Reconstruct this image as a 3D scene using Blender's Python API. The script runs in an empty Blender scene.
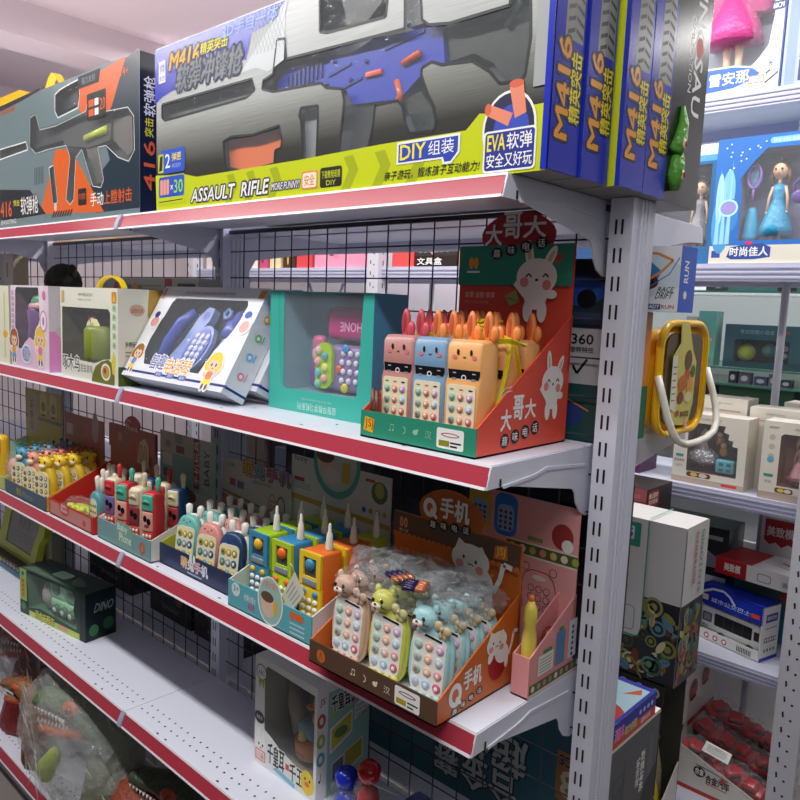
import bpy, bmesh, math, random
from mathutils import Matrix, Vector
from mathutils.geometry import tessellate_polygon, delaunay_2d_cdt
rnd = random.Random(7)
C = bpy.context.scene.collection
scene = bpy.context.scene
PI = math.pi

# ---------------------------------------------------------------- camera
cam_data = bpy.data.cameras.new('camera')
cam = bpy.data.objects.new('camera', cam_data)
C.objects.link(cam)
cam_data.sensor_width = 36
cam_data.lens = 33.4299
cam_data.clip_start = 0.02
cam.matrix_world = Matrix([[0.73511, -0.112611, 0.66853, 0.66499], [0.676757, 0.063465, -0.733466, -0.951554], [0.040168, 0.99161, 0.122864, -0.209014], [0.0, 0.0, 0.0, 1.0]])
scene.camera = cam

# ---------------------------------------------------------------- world, lights, exposure
w = bpy.data.worlds.new('world'); scene.world = w
w.use_nodes = True
w.node_tree.nodes['Background'].inputs[0].default_value = (0.80, 0.82, 1.0, 1)
w.node_tree.nodes['Background'].inputs[1].default_value = 0.022
scene.view_settings.view_transform = 'Standard'
scene.view_settings.look = 'None'
scene.view_settings.gamma = 1
scene.view_settings.exposure = 0.14
scene.view_settings.use_curve_mapping = False

def area(name, loc, sx, sy, energy, rot=(0, 0, 0), col=(1, 0.98, 0.96)):
    l = bpy.data.lights.new(name, 'AREA'); l.shape = 'RECTANGLE'
    l.size = sx; l.size_y = sy; l.energy = energy; l.color = col
    o = bpy.data.objects.new(name, l); o.location = loc; o.rotation_euler = rot
    C.objects.link(o); return o
area('aisle_tube_light', (-1.1, -0.85, 0.93), 4.6, 0.10, 64)
area('rear_aisle_tube_light', (-1.2, 1.05, 0.93), 4.4, 0.10, 50)
area('wall_aisle_tube_light', (-0.8, 2.15, 0.93), 3.6, 0.10, 34)
area('soft_fill_light', (1.9, -1.2, 0.6), 1.6, 1.2, 6, (0, math.radians(62), math.radians(-30)))  # added soft fill, no real lamp stands here

area('ceiling_fill_light', (-1.6, -0.2, 0.45), 3.0, 1.6, 13, (PI, 0, 0), (1, 0.97, 0.98))  # added uplight that brightens the ceiling in place of spill from the tubes

# ---------------------------------------------------------------- materials
MATS = {}
def lin(h):
    h = h.lstrip('#')
    c = [int(h[i:i + 2], 16) / 255 for i in (0, 2, 4)]
    return tuple((x / 12.92 if x <= 0.04045 else ((x + 0.055) / 1.055) ** 2.4) for x in c) + (1,)
def mat(h, rough=0.45, metal=0.0, alpha=1.0, emit=0, bump=0, bscale=60, var=0):
    key = (h, rough, metal, alpha, emit, bump, bscale, var)
    if key in MATS: return MATS[key]
    m = bpy.data.materials.new('paint_' + h.strip('#')); m.use_nodes = True
    nt = m.node_tree; b = nt.nodes['Principled BSDF']
    b.inputs['Base Color'].default_value = lin(h)
    b.inputs['Roughness'].default_value = rough
    b.inputs['Metallic'].default_value = metal
    b.inputs['Alpha'].default_value = alpha
    if emit:
        b.inputs['Emission Color'].default_value = lin(h); b.inputs['Emission Strength'].default_value = emit
    tc = None
    if bump or var:
        tc = nt.nodes.new('ShaderNodeTexCoord'); no = nt.nodes.new('ShaderNodeTexNoise')
        no.inputs['Scale'].default_value = bscale; no.inputs['Detail'].default_value = 3
        nt.links.new(tc.outputs['Object'], no.inputs['Vector'])
    if bump:
        bp = nt.nodes.new('ShaderNodeBump'); bp.inputs['Strength'].default_value = bump
        bp.inputs['Distance'].default_value = 0.01
        nt.links.new(no.outputs['Fac'], bp.inputs['Height']); nt.links.new(bp.outputs['Normal'], b.inputs['Normal'])
    if var:
        mx = nt.nodes.new('ShaderNodeMix'); mx.data_type = 'RGBA'; mx.blend_type = 'MULTIPLY'
        mx.inputs[6].default_value = lin(h); mx.inputs[0].default_value = var
        nt.links.new(no.outputs['Fac'], mx.inputs[7]); nt.links.new(mx.outputs[2], b.inputs['Base Color'])
    MATS[key] = m
    return m
def film(alpha=0.10, bump=0.5, bscale=25, h='#e8eef2', rough=0.08):
    return mat(h, rough, 0, alpha, 0, bump, bscale)
def gradient(name, axis, stops, lo, hi, rough=0.35, stripes=0):
    """printed gradient that runs along one axis of the object"""
    m = bpy.data.materials.new(name); m.use_nodes = True
    nt = m.node_tree; b = nt.nodes['Principled BSDF']; b.inputs['Roughness'].default_value = rough
    tc = nt.nodes.new('ShaderNodeTexCoord'); sp = nt.nodes.new('ShaderNodeSeparateXYZ')
    nt.links.new(tc.outputs['Object'], sp.inputs[0])
    mr = nt.nodes.new('ShaderNodeMapRange'); mr.inputs[1].default_value = lo; mr.inputs[2].default_value = hi
    nt.links.new(sp.outputs[axis], mr.inputs[0])
    cr = nt.nodes.new('ShaderNodeValToRGB'); nt.links.new(mr.outputs[0], cr.inputs[0])
    el = cr.color_ramp.elements
    el[0].position = stops[0][0]; el[0].color = lin(stops[0][1]); el[1].position = stops[-1][0]; el[1].color = lin(stops[-1][1])
    for p_, h in stops[1:-1]:
        e = el.new(p_); e.color = lin(h)
    out = cr.outputs[0]
    if stripes:
        mp = nt.nodes.new('ShaderNodeMapping'); mp.inputs['Scale'].default_value = (3, 3, 220)
        no = nt.nodes.new('ShaderNodeTexNoise'); no.inputs['Scale'].default_value = 3
        nt.links.new(tc.outputs['Object'], mp.inputs[0]); nt.links.new(mp.outputs[0], no.inputs['Vector'])
        mx = nt.nodes.new('ShaderNodeMix'); mx.data_type = 'RGBA'; mx.blend_type = 'OVERLAY'; mx.inputs[0].default_value = stripes
        nt.links.new(out, mx.inputs[6]); nt.links.new(no.outputs['Fac'], mx.inputs[7]); out = mx.outputs[2]
    nt.links.new(out, b.inputs['Base Color'])
    return m

# ---------------------------------------------------------------- geometry collector
class F:
    """a flat frame: origin, u, v; n = u x v points out of the surface"""
    def __init__(s, o, u, v):
        s.o = Vector(o); s.u = Vector(u).normalized(); s.v = Vector(v).normalized(); s.n = s.u.cross(s.v)
    def p(s, a, b, h=0): return s.o + s.u * a + s.v * b + s.n * h
def front(x=0, y=0, z=0): return F((x, y, z), (1, 0, 0), (0, 0, 1))
def side(x=0, y=0, z=0): return F((x, y, z), (0, 1, 0), (0, 0, 1))
def top(x=0, y=0, z=0): return F((x, y, z), (1, 0, 0), (0, 1, 0))

TEXT = {}
def text_geo(s, bold):
    k = (s, bold)
    if k in TEXT: return TEXT[k]
    c = bpy.data.curves.new('lettering', 'FONT'); c.body = s; c.resolution_u = 2; c.offset = bold
    o = bpy.data.objects.new('lettering', c); me = o.to_mesh()
    vs = [(v.co.x, v.co.y) for v in me.vertices]; fs = [tuple(p.vertices) for p in me.polygons]
    o.to_mesh_clear(); bpy.data.objects.remove(o); bpy.data.curves.remove(c)
    x0 = min(v[0] for v in vs); x1 = max(v[0] for v in vs); y0 = min(v[1] for v in vs); y1 = max(v[1] for v in vs)
    TEXT[k] = ([((x - x0) / (x1 - x0), (y - y0) / (y1 - y0)) for x, y in vs], fs)
    return TEXT[k]

class G:
    def __init__(s, xf=None):
        s.v = []; s.f = []; s.mi = []; s.sm = []; s.m = []; s.xf = xf or Matrix(); s.k = 0
    def mid(s, m):
        if isinstance(m, str): m = mat(m)
        if m not in s.m: s.m.append(m)
        return s.m.index(m)
    def add(s, vs, fs, m, smooth=False):
        b = len(s.v); i = s.mid(m)
        s.v += [s.xf @ Vector(v) for v in vs]
        for f in fs:
            s.f.append([b + j for j in f]); s.mi.append(i); s.sm.append(smooth)
    def box(s, a, b, m):
        x0, y0, z0 = a; x1, y1, z1 = b
        vs = [(x0, y0, z0), (x1, y0, z0), (x1, y1, z0), (x0, y1, z0), (x0, y0, z1), (x1, y0, z1), (x1, y1, z1), (x0, y1, z1)]
        s.add(vs, [(0, 3, 2, 1), (4, 5, 6, 7), (0, 1, 5, 4), (1, 2, 6, 5), (2, 3, 7, 6), (3, 0, 4, 7)], m)
    def rbox(s, a, b, r, m, seg=3, mats6=None):
        bm = bmesh.new(); bmesh.ops.create_cube(bm, size=1)
        c = [(a[i] + b[i]) / 2 for i in range(3)]; d = [b[i] - a[i] for i in range(3)]
        for v in bm.verts: v.co = Vector((c[i] + v.co[i] * d[i] for i in range(3)))
        r = min(r, min(d) * 0.49)
        bmesh.ops.bevel(bm, geom=bm.edges[:], offset=r, segments=seg, profile=0.5, affect='EDGES')
        bm.verts.index_update()
        s.add([v.co.copy() for v in bm.verts], [[v.index for v in f.verts] for f in bm.faces], m, True); bm.free()
    def rings(s, rings, m, cap=True, smooth=True):
        n = len(rings[0]); vs = [p for r in rings for p in r]; fs = []
        for i in range(len(rings) - 1):
            for j in range(n):
                fs.append((i * n + j, i * n + (j + 1) % n, (i + 1) * n + (j + 1) % n, (i + 1) * n + j))
        if cap:
            fs.append(tuple(range(n))[::-1]); fs.append(tuple((len(rings) - 1) * n + j for j in range(n)))
        s.add(vs, fs, m, smooth)
    def tube(s, pts, r, m, n=8, closed=False, cap=True):
        pts = [Vector(p) for p in pts]; rr = r if isinstance(r, (list, tuple)) else [r] * len(pts); out = []
        up = None
        for i, p in enumerate(pts):
            a = pts[(i - 1) % len(pts)] if (closed or i > 0) else p
            b = pts[(i + 1) % len(pts)] if (closed or i < len(pts) - 1) else p
            t = (b - a).normalized()
            if up is None: up = t.orthogonal().normalized()
            up = (up - t * up.dot(t)); up = up.normalized() if up.length > 1e-6 else t.orthogonal().normalized()
            q = t.cross(up)
            out.append([p + (up * math.cos(2 * PI * j / n) + q * math.sin(2 * PI * j / n)) * rr[i] for j in range(n)])
        if closed: out.append(out[0])
        s.rings(out, m, cap and not closed)
    def cyl(s, p0, p1, r, m, n=16): s.tube([p0, p1], r, m, n)
    def lathe(s, prof, o, m, n=16, ax=(0, 0, 1)):
        ax = Vector(ax).normalized(); u = ax.orthogonal().normalized(); q = ax.cross(u); o = Vector(o)
        s.rings([[o + ax * h + (u * math.cos(2 * PI * j / n) + q * math.sin(2 * PI * j / n)) * max(r, 1e-5) for j in range(n)] for h, r in prof], m)
    def ball(s, c, r, m, nu=14, nv=8):
        if not isinstance(r, (tuple, list)): r = (r, r, r)
        c = Vector(c)
        s.rings([[c + Vector((r[0] * math.sin(a) * math.cos(2 * PI * j / nu), r[1] * math.sin(a) * math.sin(2 * PI * j / nu), -r[2] * math.cos(a))) for j in range(nu)]
                 for a in [max(0.02, min(PI - 0.02, PI * i / nv)) for i in range(nv + 1)]], m)
    def fill(s, loops, fr, h, m):
        pts = [Vector((p[0], p[1], 0)) for l in loops for p in l]
        tris = tessellate_polygon([[Vector((p[0], p[1], 0)) for p in l] for l in loops])
        fs = []
        for t in tris:
            a, b, c = (pts[i] for i in t)
            ar = (b - a).cross(c - a).z
            if abs(ar) < 1e-12: continue
            fs.append(tuple(t) if ar > 0 else tuple(t)[::-1])
        s.add([fr.p(p.x, p.y, h) for p in pts], fs, m)
    def prism(s, loop, fr, h0, h1, m, holes=(), mside=None):
        s.fill([loop] + list(holes), fr, h1, m)
        n0 = len(s.f); s.fill([loop] + list(holes), fr, h0, m)
        for i in range(n0, len(s.f)): s.f[i] = s.f[i][::-1]
        for li, l in enumerate([loop] + list(holes)):
            ar = sum(l[i][0] * l[(i + 1) % len(l)][1] - l[(i + 1) % len(l)][0] * l[i][1] for i in range(len(l)))
            ll = l if (ar > 0) == (li == 0) else l[::-1]
            n = len(ll); vs = [fr.p(p[0], p[1], h0) for p in ll] + [fr.p(p[0], p[1], h1) for p in ll]
            s.add(vs, [(i, (i + 1) % n, n + (i + 1) % n, n + i) for i in range(n)], mside or m)
    # ---- printed artwork: every call lies a hair above the one before
    def lay(s):
        s.k += 1; return 0.0004 + s.k * 0.00002
    def pr(s, fr, a0, b0, a1, b1, m): s.fill([[(a0, b0), (a1, b0), (a1, b1), (a0, b1)]], fr, s.lay(), m)
    def pp(s, fr, pts, m): s.fill([pts], fr, s.lay(), m)
    def pclip(s, fr, pts, holes, m):
        """printed polygon with the window cut-outs left free"""
        vs = [Vector(p) for p in pts]; es = [(i, (i + 1) % len(pts)) for i in range(len(pts))]
        for h in holes:
            b = len(vs); vs += [Vector(p) for p in h]; es += [(b + i, b + (i + 1) % len(h)) for i in range(len(h))]
        ov, oe, of = delaunay_2d_cdt(vs, es, [], 0, 1e-6)[:3]
        def ins(p, l):
            c = False
            for i in range(len(l)):
                a, b = l[i], l[i - 1]
                if (a[1] > p[1]) != (b[1] > p[1]) and p[0] < (b[0] - a[0]) * (p[1] - a[1]) / (b[1] - a[1]) + a[0]: c = not c
            return c
        fs = []
        for f in of:
            c = sum((ov[i] for i in f), Vector((0, 0))) / len(f)
            if ins(c, pts) and not any(ins(c, h) for h in holes): fs.append(tuple(f))
        h_ = s.lay(); s.add([fr.p(v.x, v.y, h_) for v in ov], fs, m)
    def pe(s, fr, a, b, ra, rb, m, n=20, rot=0):
        c, d = math.cos(rot), math.sin(rot)
        s.fill([[(a + ra * math.cos(t) * c - rb * math.sin(t) * d, b + ra * math.cos(t) * d + rb * math.sin(t) * c) for t in [2 * PI * i / n for i in range(n)]]], fr, s.lay(), m)
    def prr(s, fr, a0, b0, a1, b1, r, m):
        s.fill([rrect(a0, b0, a1, b1, r)], fr, s.lay(), m)
    def pl(s, fr, pts, wd, m, closed=False):
        n = len(pts); h = s.lay()
        for i in range(n if closed else n - 1):
            a = Vector(pts[i]); b = Vector(pts[(i + 1) % n]); t = (b - a)
            if t.length < 1e-6: continue
            q = Vector((-t.y, t.x)).normalized() * wd / 2
            s.fill([[tuple(a - q), tuple(b - q), tuple(b + q), tuple(a + q)]], fr, h, m)
    def text(s, fr, st, a0, b0, a1, b1, m, bold=0.015, shear=0, rot=0, outline=None, ow=0.07):
        """text stretched to fill the rectangle; rot in quarter turns counter-clockwise"""
        sx, sy = (b1 - b0, b1 - b0) if rot % 2 == 0 else (a1 - a0, a1 - a0)
        jobs = []
        vs, fs = text_geo(st, 0)
        if outline: jobs.append((outline, ow * sx * 1.1, 8))
        jobs.append((m, bold * sx * 0.55, 4 if bold > 0 else 1))
        for mm, rad, nn in jobs:
            h = s.lay()
            for k in range(nn):
                da, db = (rad * math.cos(2 * PI * k / nn + 0.4), rad * math.sin(2 * PI * k / nn + 0.4)) if nn > 1 else (0, 0)
                out = []
                for x, y in vs:
                    if rot == 1: x, y = 1 - y, x
                    elif rot == 2: x, y = 1 - x, 1 - y
                    elif rot == 3: x, y = y, 1 - x
                    b = b0 + y * (b1 - b0); a = a0 + x * (a1 - a0) + shear * (b - b0)
                    out.append(fr.p(a + da, b + db, h + k * 0.000004))
                s.add(out, fs, mm)
    def obj(s, name, parent=None, label=None):
        me = bpy.data.meshes.new(name)
        me.from_pydata([tuple(v) for v in s.v], [], s.f)
        for m in s.m: me.materials.append(m)
        me.polygons.foreach_set('material_index', s.mi); me.polygons.foreach_set('use_smooth', s.sm)
        me.update()
        o = bpy.data.objects.new(name, me); C.objects.link(o)
        if parent: o.parent = parent
        if label: o['label'] = label
        return o

def rrect(a0, b0, a1, b1, r, n=4):
    out = []
    for cx, cy, t0 in ((a1 - r, b0 + r, -PI / 2), (a1 - r, b1 - r, 0), (a0 + r, b1 - r, PI / 2), (a0 + r, b0 + r, PI)):
        for i in range(n + 1):
            t = t0 + PI / 2 * i / n; out.append((cx + r * math.cos(t), cy + r * math.sin(t)))
    return out
def thing(name, label, cat, loc=(0, 0, 0), rot=(0, 0, 0), group=None):
    o = bpy.data.objects.new(name, None); o.empty_display_size = 0.05; C.objects.link(o)
    o.location = loc; o.rotation_euler = rot; o['label'] = label; o['category'] = cat
    if group: o['group'] = group
    return o
def tag(o, label, cat, group=None, kind=None):
    o['label'] = label; o['category'] = cat
    if group: o['group'] = group
    if kind: o['kind'] = kind
    return o
def struct(o):
    o['kind'] = 'structure'; return o
def dup(root, loc, rot=None, label=None, group=None):
    def cp(o, par):
        c = o.copy(); C.objects.link(c); c.parent = par
        for ch in kids.get(o.name, []): cp(ch, c)
        return c
    kids = {}
    def walk(o):
        kids[o.name] = list(o.children)
        for ch in o.children: walk(ch)
    walk(root)
    r = cp(root, None); r.location = loc
    if rot is not None: r.rotation_euler = rot
    if label: r['label'] = label
    if group: r['group'] = group
    return r

WHITE = mat('#f2f2ee', 0.4); BLACK = mat('#15151a', 0.4); STEEL = mat('#dcdfee', 0.36); DECK = mat('#e4e8f6', 0.35)
RED = mat('#b03a4b', 0.25); STRIP = mat('#e9e6ec', 0.35); DARK = mat('#2b2d3a', 0.6); FILM = film()

# ---------------------------------------------------------------- room
FLOOR = -2.03
g = G(); g.box((-4.2, -2.4, FLOOR - 0.1), (2.6, 3.3, FLOOR), mat('#8d8580', 0.35, var=0.25, bscale=4)); struct(g.obj('floor'))
g = G(); g.box((-4.2, -2.4, 1.0), (2.6, 3.3, 1.1), mat('#d3c5cb', 0.8)); struct(g.obj('ceiling'))
g = G(); g.box((-4.2, 2.75, FLOOR), (2.6, 2.85, 1.0), mat('#eceaf0', 0.7)); struct(g.obj('wall_back'))
g = G(); g.box((-4.3, -2.4, FLOOR), (-4.2, 3.3, 1.0), mat('#cdc3c6', 0.8)); struct(g.obj('wall_left'))
g = G(); g.box((-3.0, -2.4, 0.86), (-2.76, 2.75, 1.0), mat('#d0c2c8', 0.8)); struct(g.obj('trim_1'))

# ---------------------------------------------------------------- gondola shelving
L = 1.199; D = 0.293; ZS = [0.0, -0.45, -0.90, -1.362, -1.90]
run = thing('gondola_shelving', 'long double sided lavender metal shelving run with red price strips', 'shelving', (-1.2, 0.34, FLOOR))
RX = 1.2; RY = -0.34; RZ = -FLOOR          # world -> local shift
SH = Matrix.Translation((RX, RY, RZ))
def deck(x1, z, rear=False, endr=False):
    """one shelf tray one bay wide whose right end is at x1"""
    x0 = x1 - L + 0.002
    g = G(SH)
    ya, yb = (0.0, D) if not rear else (0.322, 0.76)
    s = -1 if not rear else 1; ye = ya if not rear else yb
    g.box((x0, ya, z - 0.006), (x1, yb, z), DECK)
    g.box((x0, ya + (0 if rear else 0.0), z - 0.033), (x1, ya + 0.004, z - 0.006), STEEL) if not rear else g.box((x0, yb - 0.004, z - 0.033), (x1, yb, z - 0.006), STEEL)
    for xs in (x0, x1 - 0.003):
        g.box((xs, ya + 0.004, z - 0.032), (xs + 0.003, yb - 0.004, z - 0.006), STEEL)
    g.box((x0 + 0.003, ya + 0.004, z - 0.033), (x1 - 0.003, ya + 0.02, z - 0.030), STEEL)
    T = top(0, 0, z)
    if not rear and z < -0.4:
        n = 0; x = x0 + 0.02
        while x < x1 - 0.015:
            for dy in (0.04, 0.068):
                if z < -1.0: g.pe(T, x + (0.006 if dy > 0.05 else 0), dy, 0.0031, 0.0033, BLACK, 7); g.k -= 1
            x += 0.031
        for i in range(4):
            g.pe(T, x0 + 0.16 + 0.28 * i, 0.009, 0.0055, 0.0025, BLACK, 8); g.k -= 1
            g.pe(T, x0 + 0.20 + 0.28 * i, 0.07 if z > -1 else 0.0091, 0.005, 0.0025, BLACK, 8); g.k -= 1
    d = g.obj('shelf_deck', run)
    # price strip, slanted outwards towards its lower edge
    g = G(SH); h = 0.037; o_ = 0.0156
    def q(x, t, off): return (x, ye + s * (o_ * t + off), z - h * t)
    for t0, t1, m, off in ((-0.02, 0.10, STRIP, 0.0022), (0.10, 0.90, STEEL if rear else RED, 0.0015), (0.90, 1.02, STRIP, 0.0022)):
        a, b, c, e = q(x0, t0, off), q(x1, t0, off), q(x1, t1, off), q(x0, t1, off)
        vs = [a, b, c, e] + [(p[0], p[1] - s * 0.003, p[2]) for p in (a, b, c, e)]
        g.add(vs, [(3, 2, 1, 0), (4, 5, 6, 7), (0, 1, 5, 4), (1, 2, 6, 5), (2, 3, 7, 6), (3, 0, 4, 7)], m)
    g.obj('price_strip', d)
    # end brackets
    def bracket(xb):
        g = G(SH)
        if not rear:
            prof = [(-0.004, z - 0.002), (-0.015, z - 0.038), (0.028, z - 0.038), (0.071, z - 0.044), (0.258, z - 0.077), (0.268, z - 0.088), (0.275, z - 0.108), (0.290, z - 0.127), (0.312, z - 0.137), (0.335, z - 0.137), (0.335, z - 0.002)]
        else:
            prof = [(0.765, z - 0.002), (0.775, z - 0.036), (0.70, z - 0.040), (0.42, z - 0.085), (0.395, z - 0.125), (0.384, z - 0.125), (0.384, z - 0.002)]
        g.prism(prof, F((xb, 0, 0), (0, 1, 0), (0, 0, 1)), 0, 0.003, STEEL)
        # pressed rib along the arm
        if not rear:
            g.prism([(0.03, z - 0.036), (0.12, z - 0.030), (0.16, z - 0.022), (0.296, z - 0.034), (0.296, z - 0.039), (0.16, z - 0.028), (0.12, z - 0.036), (0.03, z - 0.041)], F((xb, 0, 0), (0, 1, 0), (0, 0, 1)), 0.003, 0.0055, STEEL)
            g.box((xb + 0.002, 0.020, z - 0.037), (xb + 0.0045, 0.0235, z - 0.024), BLACK)
        g.obj('bracket', d)
    bracket(x1 - 0.001); bracket(x0 + 0.001 - 0.003)
for i, x1 in enumerate((0.0, -L, -2 * L)):
    for z in ZS: deck(x1, z)
    for z in ((0.0, -0.45, -0.90, -1.362) if i else (0.0, -0.45, -1.362)): deck(x1, z, True)
for x1 in (-L, -2 * L):
    for z in ZS:
        g = G(SH); n = 7
        g.rings([[(x1 - 0.008, -0.0005 - 0.0156 * i / n - 0.0045 - 0.002 * math.sin(PI * i / n), z + 0.001 - 0.038 * i / n), (x1 + 0.011, -0.0005 - 0.0156 * i / n - 0.0045 - 0.002 * math.sin(PI * i / n), z + 0.001 - 0.038 * i / n),
                  (x1 + 0.011, 0.0 - 0.0156 * i / n, z - 0.001 - 0.036 * i / n), (x1 - 0.008, 0.0 - 0.0156 * i / n, z - 0.001 - 0.036 * i / n)] for i in range(n + 1)], mat('#a9aec6', 0.3), True, False)
        g.obj('joint_clip', run)
def post(xc, ztop):
    x0, x1 = xc - 0.021, xc + 0.021
    g = G(SH)
    y0, y1 = 0.293, 0.385
    g.box((x0, y0, FLOOR), (x1, y1, ztop), STEEL)
    for yy in (y0 + 0.030, y0 + 0.044, y0 + 0.058):       # rolled ribs of the side faces
        g.box((x1, yy, FLOOR), (x1 + 0.003, yy + 0.006, ztop), STEEL)
    g.box((x1 - 0.003, y0 - 0.001, FLOOR), (x1 + 0.002, y0 + 0.012, ztop), STEEL)
    z = 0.038 + ztop * 0
    Fr = front(0, y0 - 0.0006, 0); Rr = F((0, y1 + 0.0006, 0), (-1, 0, 0), (0, 0, 1))
    z = -0.0513 + 0.05
    while z > FLOOR + 0.05:
        for dx in (-0.010, 0.002):
            if z < ztop - 0.01:
                g.pr(Fr, xc + dx, z - 0.013, xc + dx + 0.0042, z + 0.013, BLACK); g.k -= 1
        z -= 0.05
    return g.obj('upright', run)
post(0.040, 0.0 - 0.001); post(-L + 0.0, -0.001); post(-2 * L, -0.001)
for k, (xa, xb) in enumerate(((-L + 0.03, 0.012), (-2 * L + 0.03, -L - 0.03), (-3 * L + 0.03, -2 * L - 0.03))):
    g = G(SH); wire = mat('#3a3b49', 0.4, 0.3)
    x = -1.031 + (k * -L) - 0.07 * 1
    while x > xa + 0.005: x -= 0.07
    x += 0.07
    while x < xb:
        g.tube([(x, 0.3105, FLOOR + 0.2), (x, 0.3105, -0.012)], 0.0018, wire, 5); x += 0.0697
    z = -0.069
    while z > FLOOR + 0.2:
        g.tube([(xa, 0.3145, z), (xb, 0.3145, z)], 0.0018, wire, 5); z -= 0.073
    g.box((xa, 0.307, -0.02), (xb, 0.318, -0.010), wire)
    g.obj('mesh_back_panel', run)
g = G(SH); g.box((-3 * L, 0.02, FLOOR), (0.0, 0.03, -1.94), STEEL); g.box((-3 * L, 0.37, FLOOR), (0.03, 0.38, -1.94), STEEL); g.obj('kick_plate', run)

# ---------------------------------------------------------------- carton builder
def carton(t, W, Dp, H, mf, ms=None, mt=None, holes=(), mi=None, cav=None, art=None, wall=0.0012, mb=None):
    """printed box, local origin at its front bottom left corner; holes are window cut-outs of the front"""
    ms = ms or mf; mt = mt or ms; g = G()
    g.fill([[(0, 0), (W, 0), (W, H), (0, H)]] + list(holes), front(), 0, mf)
    vs = [(0, 0, 0), (W, 0, 0), (W, Dp, 0), (0, Dp, 0), (0, 0, H), (W, 0, H), (W, Dp, H), (0, Dp, H)]
    g.add(vs, [(1, 2, 6, 5), (3, 0, 4, 7)], ms); g.add(vs, [(4, 5, 6, 7)], mt); g.add(vs, [(0, 3, 2, 1), (2, 3, 7, 6)], mb or ms)
    if holes:
        xs = [p[0] for h in holes for p in h]; zs = [p[1] for h in holes for p in h]
        a0, a1, b0, b1 = min(xs) - 0.004, max(xs) + 0.004, min(zs) - 0.004, max(zs) + 0.004
        a0 = max(a0, 0.002); b0 = max(b0, 0.002); a1 = min(a1, W - 0.002); b1 = min(b1, H - 0.002)
        cd = cav or Dp * 0.8; e = 0.001
        vs = [(a0, e, b0), (a1, e, b0), (a1, e, b1), (a0, e, b1), (a0, cd, b0), (a1, cd, b0), (a1, cd, b1), (a0, cd, b1)]
        g.add(vs, [(0, 1, 5, 4), (1, 2, 6, 5), (2, 3, 7, 6), (3, 0, 4, 7), (4, 5, 6, 7)], mi or mf)
    if art: art(g, front(0, 0, 0), side(W, 0, 0), top(0, 0, H))
    c = g.obj('carton', t)
    if holes:
        g = G()
        for h in holes: g.fill([h], front(0, 0.0008, 0), 0, FILM)
        g.obj('window_film', c)
    return c

def bunny(g, f, a, b, s, white='#f4f0ec', arms=True):
    W_ = mat(white, 0.5); P_ = mat('#e98f8a', 0.5); K = mat('#3a2622', 0.5)
    g.pe(f, a - 0.17 * s, b + 0.62 * s, 0.09 * s, 0.26 * s, W_, rot=0.15); g.pe(f, a - 0.17 * s, b + 0.62 * s, 0.04 * s, 0.17 * s, mat('#cfc4a6'), rot=0.15)
    g.pe(f, a + 0.26 * s, b + 0.55 * s, 0.09 * s, 0.24 * s, W_, rot=-0.5); g.pe(f, a + 0.27 * s, b + 0.55 * s, 0.04 * s, 0.15 * s, mat('#cfc4a6'), rot=-0.5)
    g.pe(f, a, b, 0.27 * s, 0.55 * s if not arms else 0.36 * s, W_); g.pe(f, a, b + 0.22 * s, 0.42 * s, 0.33 * s, W_, 26)
    if arms:
        g.pp(f, [(a - 0.25 * s, b), (a - 0.42 * s, b + 0.16 * s), (a - 0.48 * s, b + 0.08 * s), (a - 0.25 * s, b - 0.15 * s)], W_)
        g.pe(f, a + 0.32 * s, b - 0.08 * s, 0.12 * s, 0.08 * s, W_)
        for d in (-1, 1): g.pe(f, a + 0.15 * d * s, b - 0.38 * s, 0.1 * s, 0.2 * s, W_)
    g.pe(f, a - 0.25 * s, b + 0.13 * s, 0.09 * s, 0.09 * s, P_); g.pe(f, a + 0.22 * s, b + 0.08 * s, 0.09 * s, 0.09 * s, P_)
    for d in (-0.16, 0.19):
        g.pl(f, [(a + (d - 0.06) * s, b + 0.22 * s), (a + d * s, b + 0.28 * s), (a + (d + 0.06) * s, b + 0.22 * s)], 0.03 * s, K)
    g.pe(f, a + 0.01 * s, b + 0.17 * s, 0.035 * s, 0.025 * s, K)
def kitty(g, f, a, b, s):
    W_ = mat('#f1eeea', 0.5); P_ = mat('#eb9a98', 0.5); K = mat('#3a2622', 0.5)
    g.pe(f, a + 0.08 * s, b - 0.42 * s, 0.36 * s, 0.42 * s, mat('#a61f22', 0.4), 24)
    g.pl(f, [(a + 0.25 * s, b - 0.35 * s), (a + 0.5 * s, b - 0.35 * s), (a + 0.62 * s, b - 0.1 * s), (a + 0.68 * s, b + 0.18 * s), (a + 0.85 * s, b + 0.15 * s)], 0.09 * s, W_)
    g.pe(f, a + 0.22 * s, b - 0.22 * s, 0.3 * s, 0.24 * s, W_, rot=-0.6)
    g.pe(f, a + 0.42 * s, b - 0.45 * s, 0.08 * s, 0.2 * s, W_); g.pe(f, a - 0.22 * s, b - 0.2 * s, 0.1 * s, 0.16 * s, W_, rot=-0.4)
    for x, y, z in ((-0.26, 0.42, -0.38), (0.24, 0.36, 0.40)):
        g.pp(f, [(a + z * s, b + 0.1 * s), (a + (x + 0.22 * (1 if x < 0 else -1)) * s, b + 0.3 * s), (a + x * s, b + y * s)], W_)
    g.pe(f, a, b + 0.08 * s, 0.4 * s, 0.28 * s, W_, 26)
    g.pe(f, a - 0.22 * s, b - 0.02 * s, 0.085 * s, 0.075 * s, P_); g.pe(f, a + 0.2 * s, b - 0.06 * s, 0.085 * s, 0.075 * s, P_)
    g.pe(f, a - 0.14 * s, b + 0.11 * s, 0.025 * s, 0.035 * s, K); g.pe(f, a + 0.12 * s, b + 0.07 * s, 0.025 * s, 0.035 * s, K)
    g.pl(f, [(a - 0.05 * s, b + 0.02 * s), (a - 0.01 * s, b - 0.01 * s), (a + 0.03 * s, b + 0.02 * s), (a + 0.07 * s, b - 0.02 * s)], 0.018 * s, K)
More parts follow.
